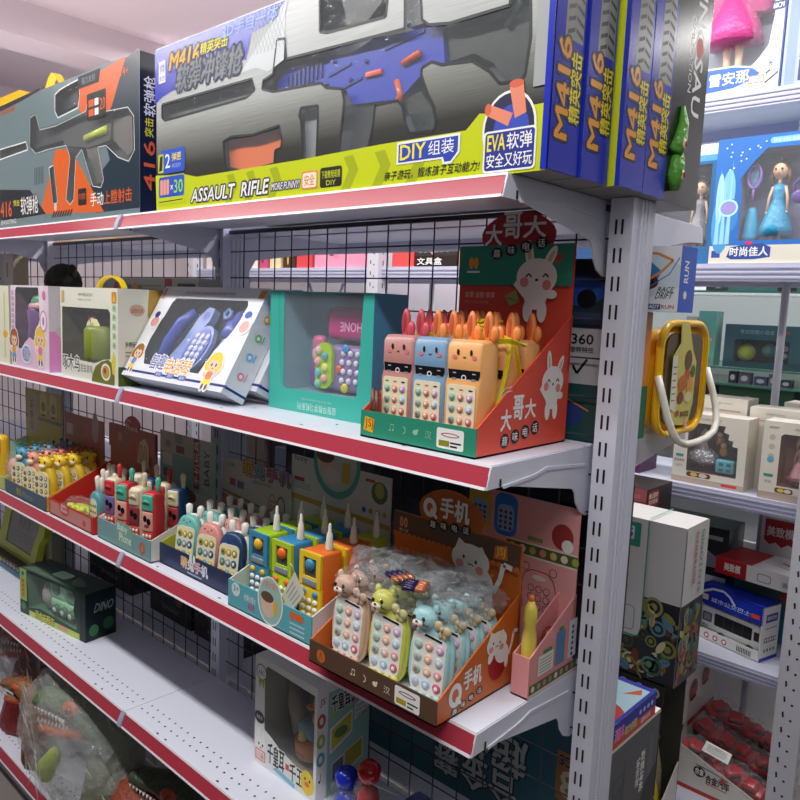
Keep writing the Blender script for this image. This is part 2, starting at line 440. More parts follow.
def kid(g, f, a, b, s, hair='#f2cf3a', top_='#e58a6a', low='#e9d66a'):
    SK = mat('#f3cdb4', 0.5); H_ = mat(hair, 0.5); T_ = mat(top_, 0.5); L_ = mat(low, 0.5)
    for e in (0.05, 0):
        c = (lambda m: WHITE) if e else (lambda m: m)
        for d in (-1, 1):
            g.pe(f, a + 0.09 * d * s, b - 0.56 * s, (0.055 + e) * s, (0.10 + e) * s, c(mat('#7a4a2a')), 10)
            g.pe(f, a + 0.24 * d * s, b - (0.16 - 0.05 * d) * s, (0.12 + e) * s, (0.055 + e) * s, c(SK), 10, rot=0.7 * d)
        g.pp(f, [(a - (0.11 + e) * s, b - 0.1 * s), (a + (0.11 + e) * s, b - 0.1 * s), (a + (0.19 + e) * s, b - (0.48 + e) * s), (a - (0.19 + e) * s, b - (0.48 + e) * s)], c(L_))
        g.pe(f, a, b - 0.2 * s, (0.15 + e) * s, (0.15 + e) * s, c(T_), 14)
        g.pe(f, a, b + 0.18 * s, (0.32 + e) * s, (0.30 + e) * s, c(H_), 22)
        for d in (-1, 1): g.pe(f, a + 0.27 * d * s, b + 0.04 * s, (0.10 + e) * s, (0.15 + e) * s, c(H_), 12, rot=-0.4 * d)
    g.pe(f, a + 0.02 * s, b + 0.10 * s, 0.23 * s, 0.19 * s, SK, 18)
    g.pp(f, [(a - 0.22 * s, b + 0.18 * s), (a - 0.1 * s, b + 0.27 * s), (a + 0.02 * s, b + 0.18 * s), (a + 0.1 * s, b + 0.25 * s), (a + 0.25 * s, b + 0.17 * s), (a + 0.1 * s, b + 0.33 * s), (a - 0.12 * s, b + 0.33 * s)], H_)
    for d in (-0.08, 0.12): g.pe(f, a + d * s, b + 0.09 * s, 0.035 * s, 0.055 * s, mat('#3a2a20'), 10)
    g.pe(f, a + 0.02 * s, b - 0.01 * s, 0.05 * s, 0.02 * s, mat('#c0504a'), 8)
def icons(g, f, a, b, s, m):
    """four small white pictograms in a row: note, moon, bear head, letters"""
    g.pe(f, a, b - 0.25 * s, 0.14 * s, 0.1 * s, m); g.pr(f, a + 0.1 * s, b - 0.25 * s, a + 0.16 * s, b + 0.4 * s, m)
    g.pe(f, a + 0.45 * s, b - 0.18 * s, 0.14 * s, 0.1 * s, m); g.pr(f, a + 0.54 * s, b - 0.18 * s, a + 0.6 * s, b + 0.45 * s, m); g.pr(f, a + 0.1 * s, b + 0.33 * s, a + 0.6 * s, b + 0.43 * s, m)
    g.pl(f, [(a + 1.9 * s, b + 0.4 * s), (a + 2.2 * s, b + 0.2 * s), (a + 2.2 * s, b - 0.2 * s), (a + 1.9 * s, b - 0.4 * s)], 0.12 * s, m)
    g.pe(f, a + 3.6 * s, b, 0.35 * s, 0.28 * s, m); g.pe(f, a + 3.9 * s, b + 0.25 * s, 0.14 * s, 0.14 * s, m)
    g.text(f, '汉', a + 4.9 * s, b - 0.4 * s, a + 5.8 * s, b + 0.4 * s, m, 0)

# ---------------------------------------------------------------- top shelf: rifle boxes
BLUE = mat('#2636b8', 0.25); NAVY = mat('#1c2a7e', 0.3); YEL = mat('#c9d51d', 0.3); YEL2 = mat('#a9b51e', 0.3)
SILVER = gradient('brushed_silver_print', 2, [(0.0, '#2c2c2a'), (0.20, '#3a3a36'), (0.42, '#868984'), (0.55, '#acb0ad'), (1.0, '#bcc0c1')], 0.03, 0.36, 0.3, 0.35)
MX, MZ, MW, MH, MD = -1.035, 0.0005, 1.097, 0.377, 0.084
def sign_m416(g, S, dp):
    """spine of the rifle box: lettering that reads upwards over a tyre-tread band"""
    g.pr(S, 0.0, 0.0, dp, MH, BLUE)
    lo = mat('#8b8f88', 0.3); g.pp(S, [(dp * 0.30, 0.19), (dp * 0.92, 0.19), (dp * 0.92, MH), (dp * 0.38, MH)], lo)
    for i in range(11):
        z = 0.195 + i * 0.017
        g.pp(S, [(dp * 0.38, z), (dp * 0.62, z + 0.008), (dp * 0.62, z + 0.014), (dp * 0.38, z + 0.006)], BLACK)
        g.pp(S, [(dp * 0.66, z + 0.008), (dp * 0.9, z), (dp * 0.9, z + 0.006), (dp * 0.66, z + 0.014)], BLACK)
    g.text(S, 'M416', dp * 0.14, 0.048, dp * 0.54, 0.19, mat('#f0a235', 0.3), 0.10, rot=1, outline=BLACK, ow=0.16)
    g.text(S, '精英突击', dp * 0.56, 0.075, dp * 0.92, 0.175, mat('#f4e31a', 0.3), 0.06, rot=1, outline=BLACK, ow=0.13)
def m416_art(g, f, S, T):
    P = lambda *pts: list(pts)
    # blue corner, light texture field
    g.pp(f, [(-0.007,0.251),(-0.007,0.375),(0.484,0.374),(0.431,0.342),(0.378,0.336),(0.359,0.287),(0.087,0.293),(0.096,0.274),(0.03,0.264)], BLUE)
    g.pp(f, [(0.487,0.371),(0.484,0.264),(0.434,0.25),(0.394,0.265),(0.338,0.263),(0.412,0.316),(0.463,0.35)], mat('#c9cfd2', 0.3))
    for i in range(9):
        g.pl(f, [(0.36 + 0.012 * i, 0.29), (0.40 + 0.012 * i, 0.372)], 0.0012, mat('#9aa3a8'))
        g.pl(f, [(0.40 + 0.012 * i, 0.29), (0.36 + 0.012 * i, 0.372)], 0.0012, mat('#9aa3a8'))
    g.pp(f, [(0.002,-0.003),(-0.003,0.085),(0.132,0.076),(0.178,0.067),(0.54,0.068),(0.756,0.072),(0.946,0.072),(0.971,0.094),(0.985,0.092),(1.09,0.093),(1.095,-0.002)], YEL)
    for x in (215, 0): pass
    for c in (0.29, 0.36, 0.44, 0.66, 0.74, 0.82):
        g.pp(f, [(c, 0.002), (c + 0.025, 0.002), (c + 0.045, 0.035), (c + 0.03, 0.062), (c + 0.005, 0.06), (c + 0.02, 0.035)], YEL2)
    # top left lettering
    g.pr(f, 0.012, 0.295, 0.042, 0.345, mat('#dfe0e6')); g.text(f, '帅', 0.017, 0.318, 0.037, 0.338, NAVY); g.text(f, '东方', 0.015, 0.300, 0.039, 0.311, NAVY)
    g.text(f, 'M416', 0.058, 0.318, 0.180, 0.354, mat('#f0b43a'), 0.10, shear=0.25, outline=BLACK, ow=0.16)
    g.text(f, '精英突击', 0.188, 0.328, 0.292, 0.352, mat('#e9df2a'), 0.05, shear=0.2, outline=BLACK, ow=0.13)
    g.text(f, '软弹冲锋枪', 0.085, 0.266, 0.340, 0.322, mat('#7d8388'), 0.07, shear=0.25, outline=mat('#23284a'), ow=0.13)
    g.text(f, '3D手自一体', 0.27, 0.345, 0.46, 0.372, mat('#8fb0ea'), 0.01, shear=0.2, outline=BLUE)
    # badges 2 and x30
    g.prr(f, 0.022, 0.085, 0.128, 0.140, 0.006, mat('#1f4fc0')); g.prr(f, 0.010, 0.088, 0.034, 0.132, 0.004, YEL); g.pp(f, [(0.014, 0.092), (0.028, 0.094), (0.031, 0.128), (0.018, 0.126)], BLACK)
    g.text(f, '2', 0.042, 0.098, 0.064, 0.130, WHITE, 0.02); g.text(f, '弹匣', 0.072, 0.112, 0.112, 0.130, mat('#f4e31a'), 0.02); g.text(f, '弹容量更多', 0.072, 0.096, 0.112, 0.106, mat('#9fb6f0'), 0)
    g.prr(f, 0.010, 0.014, 0.128, 0.080, 0.006, YEL); g.prr(f, 0.014, 0.030, 0.126, 0.078, 0.006, mat('#1f4fc0'))
    for i in range(3): g.prr(f, 0.020 + 0.014 * i, 0.036, 0.032 + 0.014 * i, 0.072, 0.004, mat('#eda08a'))
    g.text(f, '×', 0.066, 0.046, 0.078, 0.058, WHITE, 0.01); g.text(f, '30', 0.082, 0.038, 0.120, 0.068, mat('#9be03a'), 0.03)
    g.pl(f, [(0.014, 0.020), (0.120, 0.022)], 0.002, BLACK)
    g.text(f, 'ASSAULT  RIFLE', 0.156, 0.012, 0.440, 0.040, WHITE, 0.08, shear=0.2, outline=mat('#1c1748'), ow=0.15)
    g.text(f, 'MORE FUNNY!', 0.452, 0.016, 0.540, 0.030, WHITE, 0.05, shear=0.2, outline=mat('#1c1748'), ow=0.17)
    g.prr(f, 0.548, 0.010, 0.594, 0.044, 0.005, mat('#e9825a')); g.prr(f, 0.551, 0.013, 0.591, 0.041, 0.004, mat('#f3e6c8')); g.text(f, '安全', 0.556, 0.017, 0.586, 0.037, mat('#d0602a'), 0.01)
    g.prr(f, 0.602, 0.010, 0.662, 0.046, 0.005, BLACK); g.text(f, '下载教程观看', 0.606, 0.026, 0.658, 0.040, YEL, 0.01); g.text(f, 'DIY', 0.62, 0.013, 0.646, 0.022, YEL, 0.01)
    # DIY plate
    f0 = f; f = F(f0.p(0.034, -0.012), f0.u, f0.v)
    g.pp(f, [(0.765, 0.045), (0.865, 0.045), (0.868, 0.036), (0.885, 0.036), (0.902, 0.052), (0.902, 0.082), (0.765, 0.082)], WHITE)
    g.pp(f, [(0.769, 0.048), (0.868, 0.048), (0.871, 0.040), (0.884, 0.040), (0.898, 0.054), (0.898, 0.078), (0.769, 0.078)], mat('#1c3fb0'))
    g.text(f, 'DIY', 0.773, 0.052, 0.830, 0.076, mat('#f4e31a'), 0.04); g.text(f, '组装', 0.836, 0.053, 0.890, 0.076, WHITE, 0.01)
    f = F(f0.p(0.045, -0.006), f0.u, f0.v); g.text(f, '亲子游玩，锻炼孩子互动能力!', 0.725, 0.014, 0.930, 0.030, BLACK, 0.012, shear=0.2)
    # EVA roundel
    f = F(f0.p(0.028, -0.008), f0.u, f0.v)
    cx, cz = 1.000, 0.073
    g.pe(f, cx, cz, 0.049, 0.055, WHITE, 28); g.pe(f, cx, cz, 0.045, 0.051, mat('#141c48'), 28); g.pe(f, cx + 0.004, cz - 0.002, 0.032, 0.036, mat('#2f49b8'), 28)
    for pts in ([(0.955, 0.098), (0.963, 0.112), (1.006, 0.094), (0.998, 0.076)], [(0.998, 0.132), (1.022, 0.137), (1.030, 0.092), (1.010, 0.086)]):
        g.pp(f, pts, mat('#e88a6c'))
    g.pe(f, 0.960, 0.105, 0.006, 0.009, mat('#d9603a')); g.pe(f, 1.010, 0.136, 0.013, 0.006, mat('#d9603a'))
    g.prr(f, 0.955, 0.010, 1.050, 0.072, 0.006, WHITE); g.prr(f, 0.958, 0.013, 1.047, 0.069, 0.005, mat('#1b2c90'))
    g.text(f, 'EVA', 0.962, 0.042, 0.995, 0.066, mat('#f4e31a'), 0.03); g.text(f, '软弹', 0.998, 0.042, 1.043, 0.066, WHITE, 0.02)
    g.text(f, '安全又好玩', 0.962, 0.017, 1.044, 0.038, WHITE, 0.02)
    f = f0; g.pr(f, MW - 0.010, 0, MW, MH, BLUE); g.pr(f, MW - 0.030, 0.118, MW - 0.010, MH, mat('#a9adae', 0.25))
    sign_m416(g, S, MD)
holes = [
 [(0.025,0.247),(0.38,0.246),(0.391,0.222),(0.361,0.211),(0.039,0.208),(0.025,0.217)],
 [(0.279,0.132),(0.309,0.139),(0.387,0.134),(0.473,0.141),(0.483,0.112),(0.48,0.097),(0.461,0.094),(0.459,0.067),(0.413,0.061),(0.347,0.061),(0.295,0.072),(0.287,0.089)],
 [(0.415,0.22),(0.418,0.236),(0.45,0.243),(0.461,0.306),(0.486,0.303),(0.493,0.264),(0.805,0.254),(0.801,0.334),(0.835,0.326),(0.843,0.26),(0.858,0.249),(0.901,0.242),(1.017,0.243),(1.016,0.276),(1.051,0.27),(1.057,0.19),(1.051,0.138),(1.044,0.131),(1.006,0.133),(0.986,0.154),(0.951,0.176),(0.89,0.181),(0.868,0.19),(0.847,0.184),(0.846,0.174),(0.86,0.144),(0.877,0.118),(0.883,0.094),(0.879,0.08),(0.826,0.082),(0.817,0.095),(0.806,0.129),(0.796,0.14),(0.741,0.141),(0.737,0.108),(0.723,0.053),(0.711,0.039),(0.658,0.047),(0.649,0.061),(0.661,0.16),(0.654,0.182),(0.61,0.191),(0.596,0.202),(0.451,0.209)],
 [(0.585,0.404),(0.589,0.294),(0.609,0.288),(0.76,0.283),(0.768,0.357)],
 [(0.539,0.165),(0.589,0.162),(0.59,0.145),(0.588,0.054),(0.55,0.052),(0.54,0.143),(0.534,0.151)]]
def clampz(l): return [(x, min(z, MH - 0.006)) for x, z in l]
holes = [clampz(l) for l in holes]
t = thing('toy_rifle_box', 'foremost blue, silver and yellow toy assault rifle box with cut-out windows on top shelf', 'toy box', (MX, 0.005, MZ), group='blue toy rifle boxes on the top shelf')
carton(t, MW, MD, MH, SILVER, BLUE, mat('#31407f', 0.3), holes, mat('#3c4450', 0.4), 0.045, m416_art, mb=mat('#8d8f96', 0.5))
# dark cut-out borders of the windows
g = G(); f = front()
for h in holes: g.pl(f, h, 0.005, mat('#24282c', 0.4), True)
g.obj('window_border', t)
# the rifle in its tray
GB = mat('#2a3fb4', 0.3); GK = mat('#1b2623', 0.35); GG = mat('#9ba0a3', 0.3)
def at(h0, h1): return (front(0, 0.042, 0), h0, h1)
r = None
def shape(name, polys, m, d=0.025, parent=None):
    g = G()
    for p in polys: g.prism(p, front(0, 0.043, 0), 0, d, m)
    return g.obj(name, parent)
rifle = shape('toy_rifle', [[(0.714,0.262),(0.873,0.251),(0.881,0.191),(0.842,0.192),(0.832,0.181),(0.783,0.148),(0.663,0.157),(0.648,0.184),(0.601,0.199),(0.592,0.226),(0.604,0.252),(0.664,0.248)]], GB, 0.026, t)
shape('barrel_guard', [[(0.465,0.256),(0.61,0.255),(0.606,0.205),(0.444,0.215),(0.434,0.23)]], GB, 0.022, rifle)
g = G(); RF = front(0, 0.0165, 0); DBL = mat('#1d2c86', 0.3)
for a, b, c, d_ in ((0.60, 0.262, 0.74, 0.268), (0.60, 0.215, 0.66, 0.219), (0.745, 0.235, 0.835, 0.240), (0.63, 0.185, 0.69, 0.189)): g.prism([(a, b), (c, b + 0.012), (c, d_ + 0.012), (a, d_)], RF, 0, 0.002, DBL)
for i in range(7): g.prism([(0.60 + 0.018 * i, 0.272 + 0.0015 * i), (0.610 + 0.018 * i, 0.273 + 0.0015 * i), (0.610 + 0.018 * i, 0.283 + 0.0015 * i), (0.60 + 0.018 * i, 0.282 + 0.0015 * i)], RF, 0, 0.003, DBL)
for x, z in ((0.615, 0.24), (0.70, 0.225), (0.80, 0.265), (0.66, 0.20)): g.cyl((x, 0.0165, z), (x, 0.014, z), 0.004, DBL, 10)
g.obj('receiver_detail', rifle)
g = G()
for i in range(9): g.box((0.470 + 0.0125 * i, 0.018, 0.205 + 0.002 * i), (0.476 + 0.0125 * i, 0.022, 0.238 + 0.002 * i), NAVY)
g.obj('rail', rifle)
shape('shoulder_stock', [[(0.877,0.247),(0.998,0.252),(1.04,0.242),(1.043,0.15),(1.03,0.139),(1.002,0.142),(0.976,0.174),(0.936,0.196),(0.887,0.193)]], GK, 0.020, rifle)
g = G(); g.tube([(1.0, 0.020, 0.22), (1.02, 0.02, 0.25), (1.01, 0.02, 0.29), (0.985, 0.02, 0.30)], 0.006, mat('#2c4a40', 0.3), 6); g.obj('stock_trim', rifle)
shape('magazine', [[(0.673,0.163),(0.72,0.151),(0.712,0.105),(0.689,0.052),(0.649,0.059),(0.665,0.115)]], mat('#34373c', 0.3), 0.02, rifle)
shape('grip', [[(0.788,0.149),(0.826,0.156),(0.853,0.123),(0.863,0.089),(0.819,0.09)]], GK, 0.02, rifle)
g = G(); g.tube([(0.775, 0.018, 0.180), (0.785, 0.017, 0.155), (0.775, 0.018, 0.135)], 0.006, mat('#e0642c', 0.3), 7); g.obj('trigger', rifle)
g = G(); g.rbox((0.70, 0.012, 0.196), (0.74, 0.018, 0.206), 0.002, mat('#e8603a', 0.3)); g.obj('safety_lever', rifle)
g = G(); g.cyl((0.79, 0.016, 0.205), (0.83, 0.012, 0.214), 0.006, mat('#e8603a', 0.3)); g.obj('cocking_knob', rifle)
shape('sight', [[(0.622,0.347),(0.643,0.297),(0.695,0.3),(0.726,0.323),(0.73,0.341),(0.616,0.369)]], GK, 0.02, t)
shape('carry_handle', [[(0.789,0.34),(0.818,0.332),(0.825,0.265),(0.795,0.265)]], GG, 0.02, t)
shape('spare_magazine', [[(0.271,0.138),(0.453,0.14),(0.46,0.108),(0.438,0.102),(0.432,0.077),(0.332,0.07),(0.28,0.082)]], mat('#e8743a', 0.25), 0.024, t)
shape('foregrip', [[(0.527,0.166),(0.571,0.164),(0.563,0.068),(0.537,0.065)]], GG, 0.024, t)
shape('silencer', [[(0.016,0.232),(0.356,0.235),(0.356,0.221),(0.025,0.219)]], mat('#4e5a52', 0.3), 0.022, t)
# three more boxes behind it
for k, (x, y, word) in enumerate(((0.006, 0.094, 'second'), (0.024, 0.185, 'third'), (0.024, 0.272, 'fourth and rearmost'))):
    t2 = thing('toy_rifle_box', word + ' blue toy rifle box counted from the aisle, mostly its blue spine showing', 'toy box', (MX + x, y, MZ), group='blue toy rifle boxes on the top shelf')
    carton(t2, MW, MD, MH, YEL, BLUE, mat('#31407f', 0.3), art=lambda g, f, S, T: (g.pr(f, 0.1, 0.12, MW - 0.03, MH, SILVER), g.pr(f, MW - 0.008, 0, MW, MH, BLUE), sign_m416(g, S, MD)), mb=mat('#8d8f96', 0.5))

# dark box with green tentacles at the end of the top shelf
t = thing('dinosaur_toy_box', 'tall black box with white sideways lettering and green scaly limbs, behind the rifle boxes', 'toy box', (-0.315, 0.359, 0.0005))
def inart(g, f, S, T):
    g.pr(S, 0.0, 0, 0.15, 0.40, mat('#1d1f1c', 0.25)); g.pr(S, 0.055, 0, 0.15, 0.40, mat('#33332d', 0.25))
    g.text(S, 'DINOSAU', 0.085, 0.165, 0.122, 0.42, WHITE, 0.04, rot=3); g.text(S, 'SIMULATION', 0.063, 0.20, 0.077, 0.33, mat('#e9e9e4'), 0.01, rot=3)
    g.pe(S, 0.104, 0.285, 0.016, 0.018, mat('#c93a26'))
c = carton(t, 0.40, 0.15, 0.41, mat('#1b211d', 0.3), mat('#23241f', 0.3), mat('#23241f', 0.4), art=inart)
g = G(); GR = mat('#5aa33c', 0.35, bump=0.5, bscale=90)
for pts, r in (([(0.406, 0.028, 0.02), (0.408, 0.022, 0.045), (0.406, 0.03, 0.07), (0.406, 0.034, 0.095)], [0.012, 0.020, 0.018, 0.008]),
               ([(0.406, 0.018, 0.085), (0.408, 0.032, 0.11), (0.406, 0.045, 0.14), (0.404, 0.043, 0.170)], [0.018, 0.016, 0.012, 0.004])):
    g.tube(pts, [q * 0.8 for q in r], GR, 10)
for y, z in ((0.024, 0.045), (0.022, 0.098)): g.ball((0.421, y, z), (0.003, 0.006, 0.009), mat('#e9d9b8', 0.4)); g.ball((0.424, y, z), (0.002, 0.003, 0.005), mat('#8f2a1c', 0.4))
g.obj('green_limb', t)

# orange and dark rifle box on the left
OX = -2.06; OW = 0.945
t = thing('toy_rifle_box', 'dark teal and orange toy rifle box at the left end of the top shelf', 'toy box', (OX, 0.005, 0.0005), group=None)
OR = mat('#e2621b', 0.3); TL = mat('#17303f', 0.3); GY = mat('#6f8387', 0.3)
oh = [[(0.274,0.322),(0.319,0.328),(0.346,0.278),(0.459,0.275),(0.652,0.289),(0.665,0.324),(0.689,0.318),(0.711,0.276),(0.886,0.266),(0.916,0.24),(0.92,0.157),(0.889,0.131),(0.832,0.147),(0.766,0.184),(0.721,0.184),(0.753,0.098),(0.736,0.078),(0.689,0.085),(0.625,0.189),(0.587,0.172),(0.571,0.058),(0.545,0.045),(0.519,0.061),(0.549,0.176),(0.524,0.211),(0.401,0.214),(0.314,0.211),(0.269,0.234)],
      [(0.456,0.362),(0.49,0.37),(0.543,0.375),(0.606,0.378),(0.617,0.337),(0.604,0.304),(0.474,0.295),(0.454,0.315)],
      [(0.025,0.255),(0.24,0.255),(0.254,0.23),(0.022,0.223)],
      [(0.406,0.161),(0.441,0.167),(0.464,0.056),(0.43,0.053)]]
def oart(g, f, S, T):
    g.pclip(f, [(0, 0), (OW, 0), (OW, 0.39), (0, 0.39)], oh, GY)
    g.pclip(f, [(0.69,0.369),(0.887,0.386),(0.942,0.397),(0.944,0.014),(0.705,0.014),(0.659,0.079),(0.788,0.146),(0.734,0.255)], oh, TL)
    g.pclip(f, [(0.605,0.367),(0.877,0.39),(0.801,0.281),(0.733,0.229),(0.616,0.292)], oh, OR)
    g.pclip(f, [(0.335,0.031),(0.457,0.208),(0.562,0.196),(0.752,0.014)], oh, OR)
    g.pclip(f, [(0.034,0.39),(0.388,0.398),(0.337,0.389),(0.2,0.38),(0.033,0.374)], oh, mat('#1b2328'))
    g.pclip(f, [(0.016,0.127),(0.263,0.108),(0.379,0.029),(0.008,0.023)], oh, mat('#142028'))
    for i in range(8): g.pp(f, [(0.42 + i * 0.017, 0.015), (0.43 + i * 0.017, 0.015), (0.445 + i * 0.017, 0.032), (0.435 + i * 0.017, 0.032)], BLACK)
    for i in range(6): g.pr(f, 0.30 + 0.012 * i, 0.12, 0.306 + 0.012 * i, 0.17, mat('#4c5f66'))
    g.text(f, '手动', 0.675, 0.033, 0.75, 0.068, WHITE, 0.02); g.text(f, '上膛射击', 0.755, 0.033, 0.905, 0.068, OR, 0.02)
    g.text(f, '416', 0.02, 0.035, 0.115, 0.085, OR, 0.03, outline=BLACK); g.text(f, '突击', 0.13, 0.065, 0.18, 0.085, mat('#e9df2a'), 0.02, outline=BLACK); g.text(f, '软弹枪', 0.19, 0.035, 0.325, 0.09, WHITE, 0.02, outline=BLACK); g.text(f, 'SHOOTING', 0.02, 0.012, 0.15, 0.026, WHITE, 0.01)
    g.prr(f, 0.66, 0.26, 0.77, 0.33, 0.006, BLACK); g.text(f, '20', 0.735, 0.28, 0.765, 0.31, OR, 0.02)
    for i in range(2): g.pr(f, 0.67, 0.27 + 0.025 * i, 0.70, 0.288 + 0.025 * i, OR); g.pr(f, 0.705, 0.27 + 0.025 * i, 0.728, 0.288 + 0.025 * i, WHITE)
    g.pp(f, [(0.60, 0.352), (0.73, 0.352), (0.74, 0.385), (0.61, 0.385)], BLACK); g.text(f, '强力发射', 0.63, 0.36, 0.71, 0.378, GY, 0.01)
    g.text(f, '14+', 0.85, 0.345, 0.89, 0.365, OR, 0.03); g.text(f, '突击软弹枪', 0.02, 0.36, 0.16, 0.375, OR, 0.0)
    g.pe(f, 0.45, 0.045, 0.010, 0.012, mat('#e7c9b0')); g.prr(f, 0.60, 0.04, 0.65, 0.085, 0.005, BLACK); g.text(f, '可发射', 0.605, 0.055, 0.645, 0.072, OR, 0)
    g.pr(S, 0, 0, 0.05, 0.39, mat('#10181f', 0.3)); g.text(S, '416', 0.01, 0.06, 0.04, 0.18, OR, 0.03, rot=1, shear=0); g.text(S, '突击', 0.012, 0.19, 0.036, 0.235, mat('#e9df2a'), 0.02, rot=1); g.text(S, '软弹枪', 0.010, 0.24, 0.042, 0.335, WHITE, 0.02, rot=1)
carton(t, OW, 0.05, 0.39, GY, mat('#10181f', 0.3), mat('#10181f', 0.3), oh, mat('#3f4a4c', 0.4), 0.042, oart)
g = G()
for h in oh: g.pl(front(), h, 0.004, mat('#e8eceb', 0.4), True)
g.obj('window_border', t)
GM = mat('#8d8a82', 0.25, 0.6)
def oshape(name, polys, m, d=0.02, parent=None):
    g = G()
    for p in polys: g.prism(p, front(0, 0.04, 0), 0, d, m)
    return g.obj(name, parent)
rf = oshape('toy_rifle', [[(0.451,0.279),(0.656,0.289),(0.771,0.273),(0.758,0.203),(0.629,0.197),(0.476,0.219)]], mat('#4a4c4d', 0.3), 0.024, t)
oshape('shoulder_stock', [[(0.759,0.259),(0.867,0.26),(0.871,0.165),(0.845,0.153),(0.769,0.202)]], GM, 0.02, rf)
oshape('barrel', [[(0.265,0.297),(0.465,0.283),(0.463,0.238),(0.262,0.237)]], mat('#3a3c3e', 0.3), 0.02, rf)
oshape('magazine', [[(0.489,0.218),(0.567,0.204),(0.544,0.067),(0.511,0.064),(0.507,0.149)]], mat('#2b2f33', 0.3), 0.02, rf)
oshape('grip', [[(0.605,0.2),(0.677,0.197),(0.711,0.098),(0.663,0.097)]], GM, 0.02, rf)
g = G(); g.cyl((0.62, 0.016, 0.222), (0.74, 0.016, 0.232), 0.011, mat('#cdd83a', 0.3)); g.obj('bolt_tube', rf)
oshape('scope', [[(0.441,0.359),(0.559,0.373),(0.564,0.324),(0.453,0.318)]], mat('#1f2326', 0.3), 0.02, t)
oshape('silencer', [[(-0.018,0.255),(0.184,0.255),(0.2,0.241),(-0.019,0.239)]], mat('#b9bcb8', 0.25, 0.5), 0.02, t)
oshape('foregrip', [[(0.377,0.161),(0.398,0.164),(0.415,0.07),(0.401,0.065)]], mat('#6d7274', 0.3), 0.02, t)

# yellow box and yellow gift bag seen over the left rifle box
t = thing('yellow_toy_box', 'plain bright yellow carton standing behind the orange rifle box', 'box', (-2.74, 0.14, 0.0005))
carton(t, 0.52, 0.14, 0.505, mat('#f2b705', 0.4), mat('#e6a900', 0.4), art=lambda g, f, S, T: g.pr(f, 0.0, 0.45, 0.52, 0.455, mat('#e0501c')))
t = thing('gift_bag', 'yellow bag with a looped ribbon handle behind the orange rifle box', 'bag', (-2.13, 0.12, 0.0005))
g = G(); yb = mat('#f5c816', 0.35)
g.add([(0, 0, 0), (0.32, 0, 0), (0.32, 0.08, 0), (0, 0.08, 0), (0.01, 0.03, 0.44), (0.31, 0.03, 0.44), (0.31, 0.05, 0.44), (0.01, 0.05, 0.44)], [(0, 3, 2, 1), (4, 5, 6, 7), (0, 1, 5, 4), (1, 2, 6, 5), (2, 3, 7, 6), (3, 0, 4, 7)], yb); g.obj('bag_body', t)
g = G(); pts = [(0.10 + 0.15 * i / 10, 0.035, 0.44 + 0.075 * math.sin(PI * i / 10)) for i in range(11)]
g.rings([[(x, y - 0.012, z), (x, y + 0.012, z), (x, y + 0.012, z + 0.004), (x, y - 0.012, z + 0.004)] for x, y, z in pts], yb, True, False); g.obj('handle', t)

# ================================================================ second shelf (z = -0.45)
Z2 = -0.4495; Z3 = -0.8995; Z4 = -1.3615; Z5 = -1.8995
# ---- display tray: low front, sloping sides, header card at the back
def display(name, label, cat, x0, y0, z, W, Dp, hf, hs, cf, cside, cin, hw=None, hx=0, hh=None, chead=None, lean=0.0, art_front=None, art_side=None, art_head=None, step=0.0, loc_rot=0, bubble=None, ctop=None):
    t = thing(name, label, cat, (x0, y0, z), (0, 0, loc_rot))
    T = 0.003; g = G()
    g.box((0, 0, 0), (W, Dp, T), cin)
    g.prism([(0, 0), (W, 0), (W, hf), (0, hf)], F((0, T, 0), (1, 0, 0), (0, 0, 1)), 0, T, cf)
    g.fill([[(0, T), (W, T), (W, hf - 0.001), (0, hf - 0.001)]], F((W, T + 0.0004, 0), (-1, 0, 0), (0, 0, 1)), 0, cin)
    prof = [(T, 0), (Dp, 0), (Dp, hs), (Dp - step, hs), (T, hf)] if step else [(T, 0), (Dp, 0), (Dp, hs), (T, hf)]
    g.prism(prof, F((W - T, 0, 0), (0, 1, 0), (0, 0, 1)), 0, T, cside)
    g.prism(prof, F((0, 0, 0), (0, 1, 0), (0, 0, 1)), 0, T, cside)
    g.box((T, Dp - T, 0), (W - T, Dp, hs * 0.96), cin)
    if art_front: art_front(g, front(0, 0, 0))
    if art_side: art_side(g, side(W, 0, 0))
    tr = g.obj('tray', t)
    if hh:
        hw = hw or W; g = G()
        if lean: g.xf = Matrix.Translation((hx, Dp - 0.002, hs * 0.9)) @ Matrix.Rotation(lean, 4, 'X') @ Matrix.Translation((-hx, 0, -hs * 0.9))
        g.box((hx, 0, hs * 0.55 if not lean else hs * 0.9), (hx + hw, T, hh), chead) if not lean else g.box((hx, 0, hs * 0.9), (hx + hw, T, hh), chead)
        if not lean: g.xf = Matrix.Translation((0, Dp - 2 * T - 0.001, 0)); g.v = [g.xf @ v for v in g.v]
        f = F((hx, 0, 0), (1, 0, 0), (0, 0, 1))
        if ctop: ctop(g, f, hw, hh)
        if bubble:
            bx, bz, ra, rb, bc = bubble
            g.prism([(bx + ra * math.cos(a) * (1 + 0.03 * math.sin(5 * a)), bz + rb * math.sin(a)) for a in [2 * PI * i / 30 for i in range(30)]], f, 0.0015, 0.004, bc)
            g.prism([(bx - 0.02, bz - rb * 0.9), (bx - 0.012, bz - rb * 1.25), (bx + 0.005, bz - rb * 0.9)], f, 0.0015, 0.004, bc)
            g.k += 240
        if art_head: art_head(g, f, hw, hh)
        g.obj('header_card', t)
    return t, tr

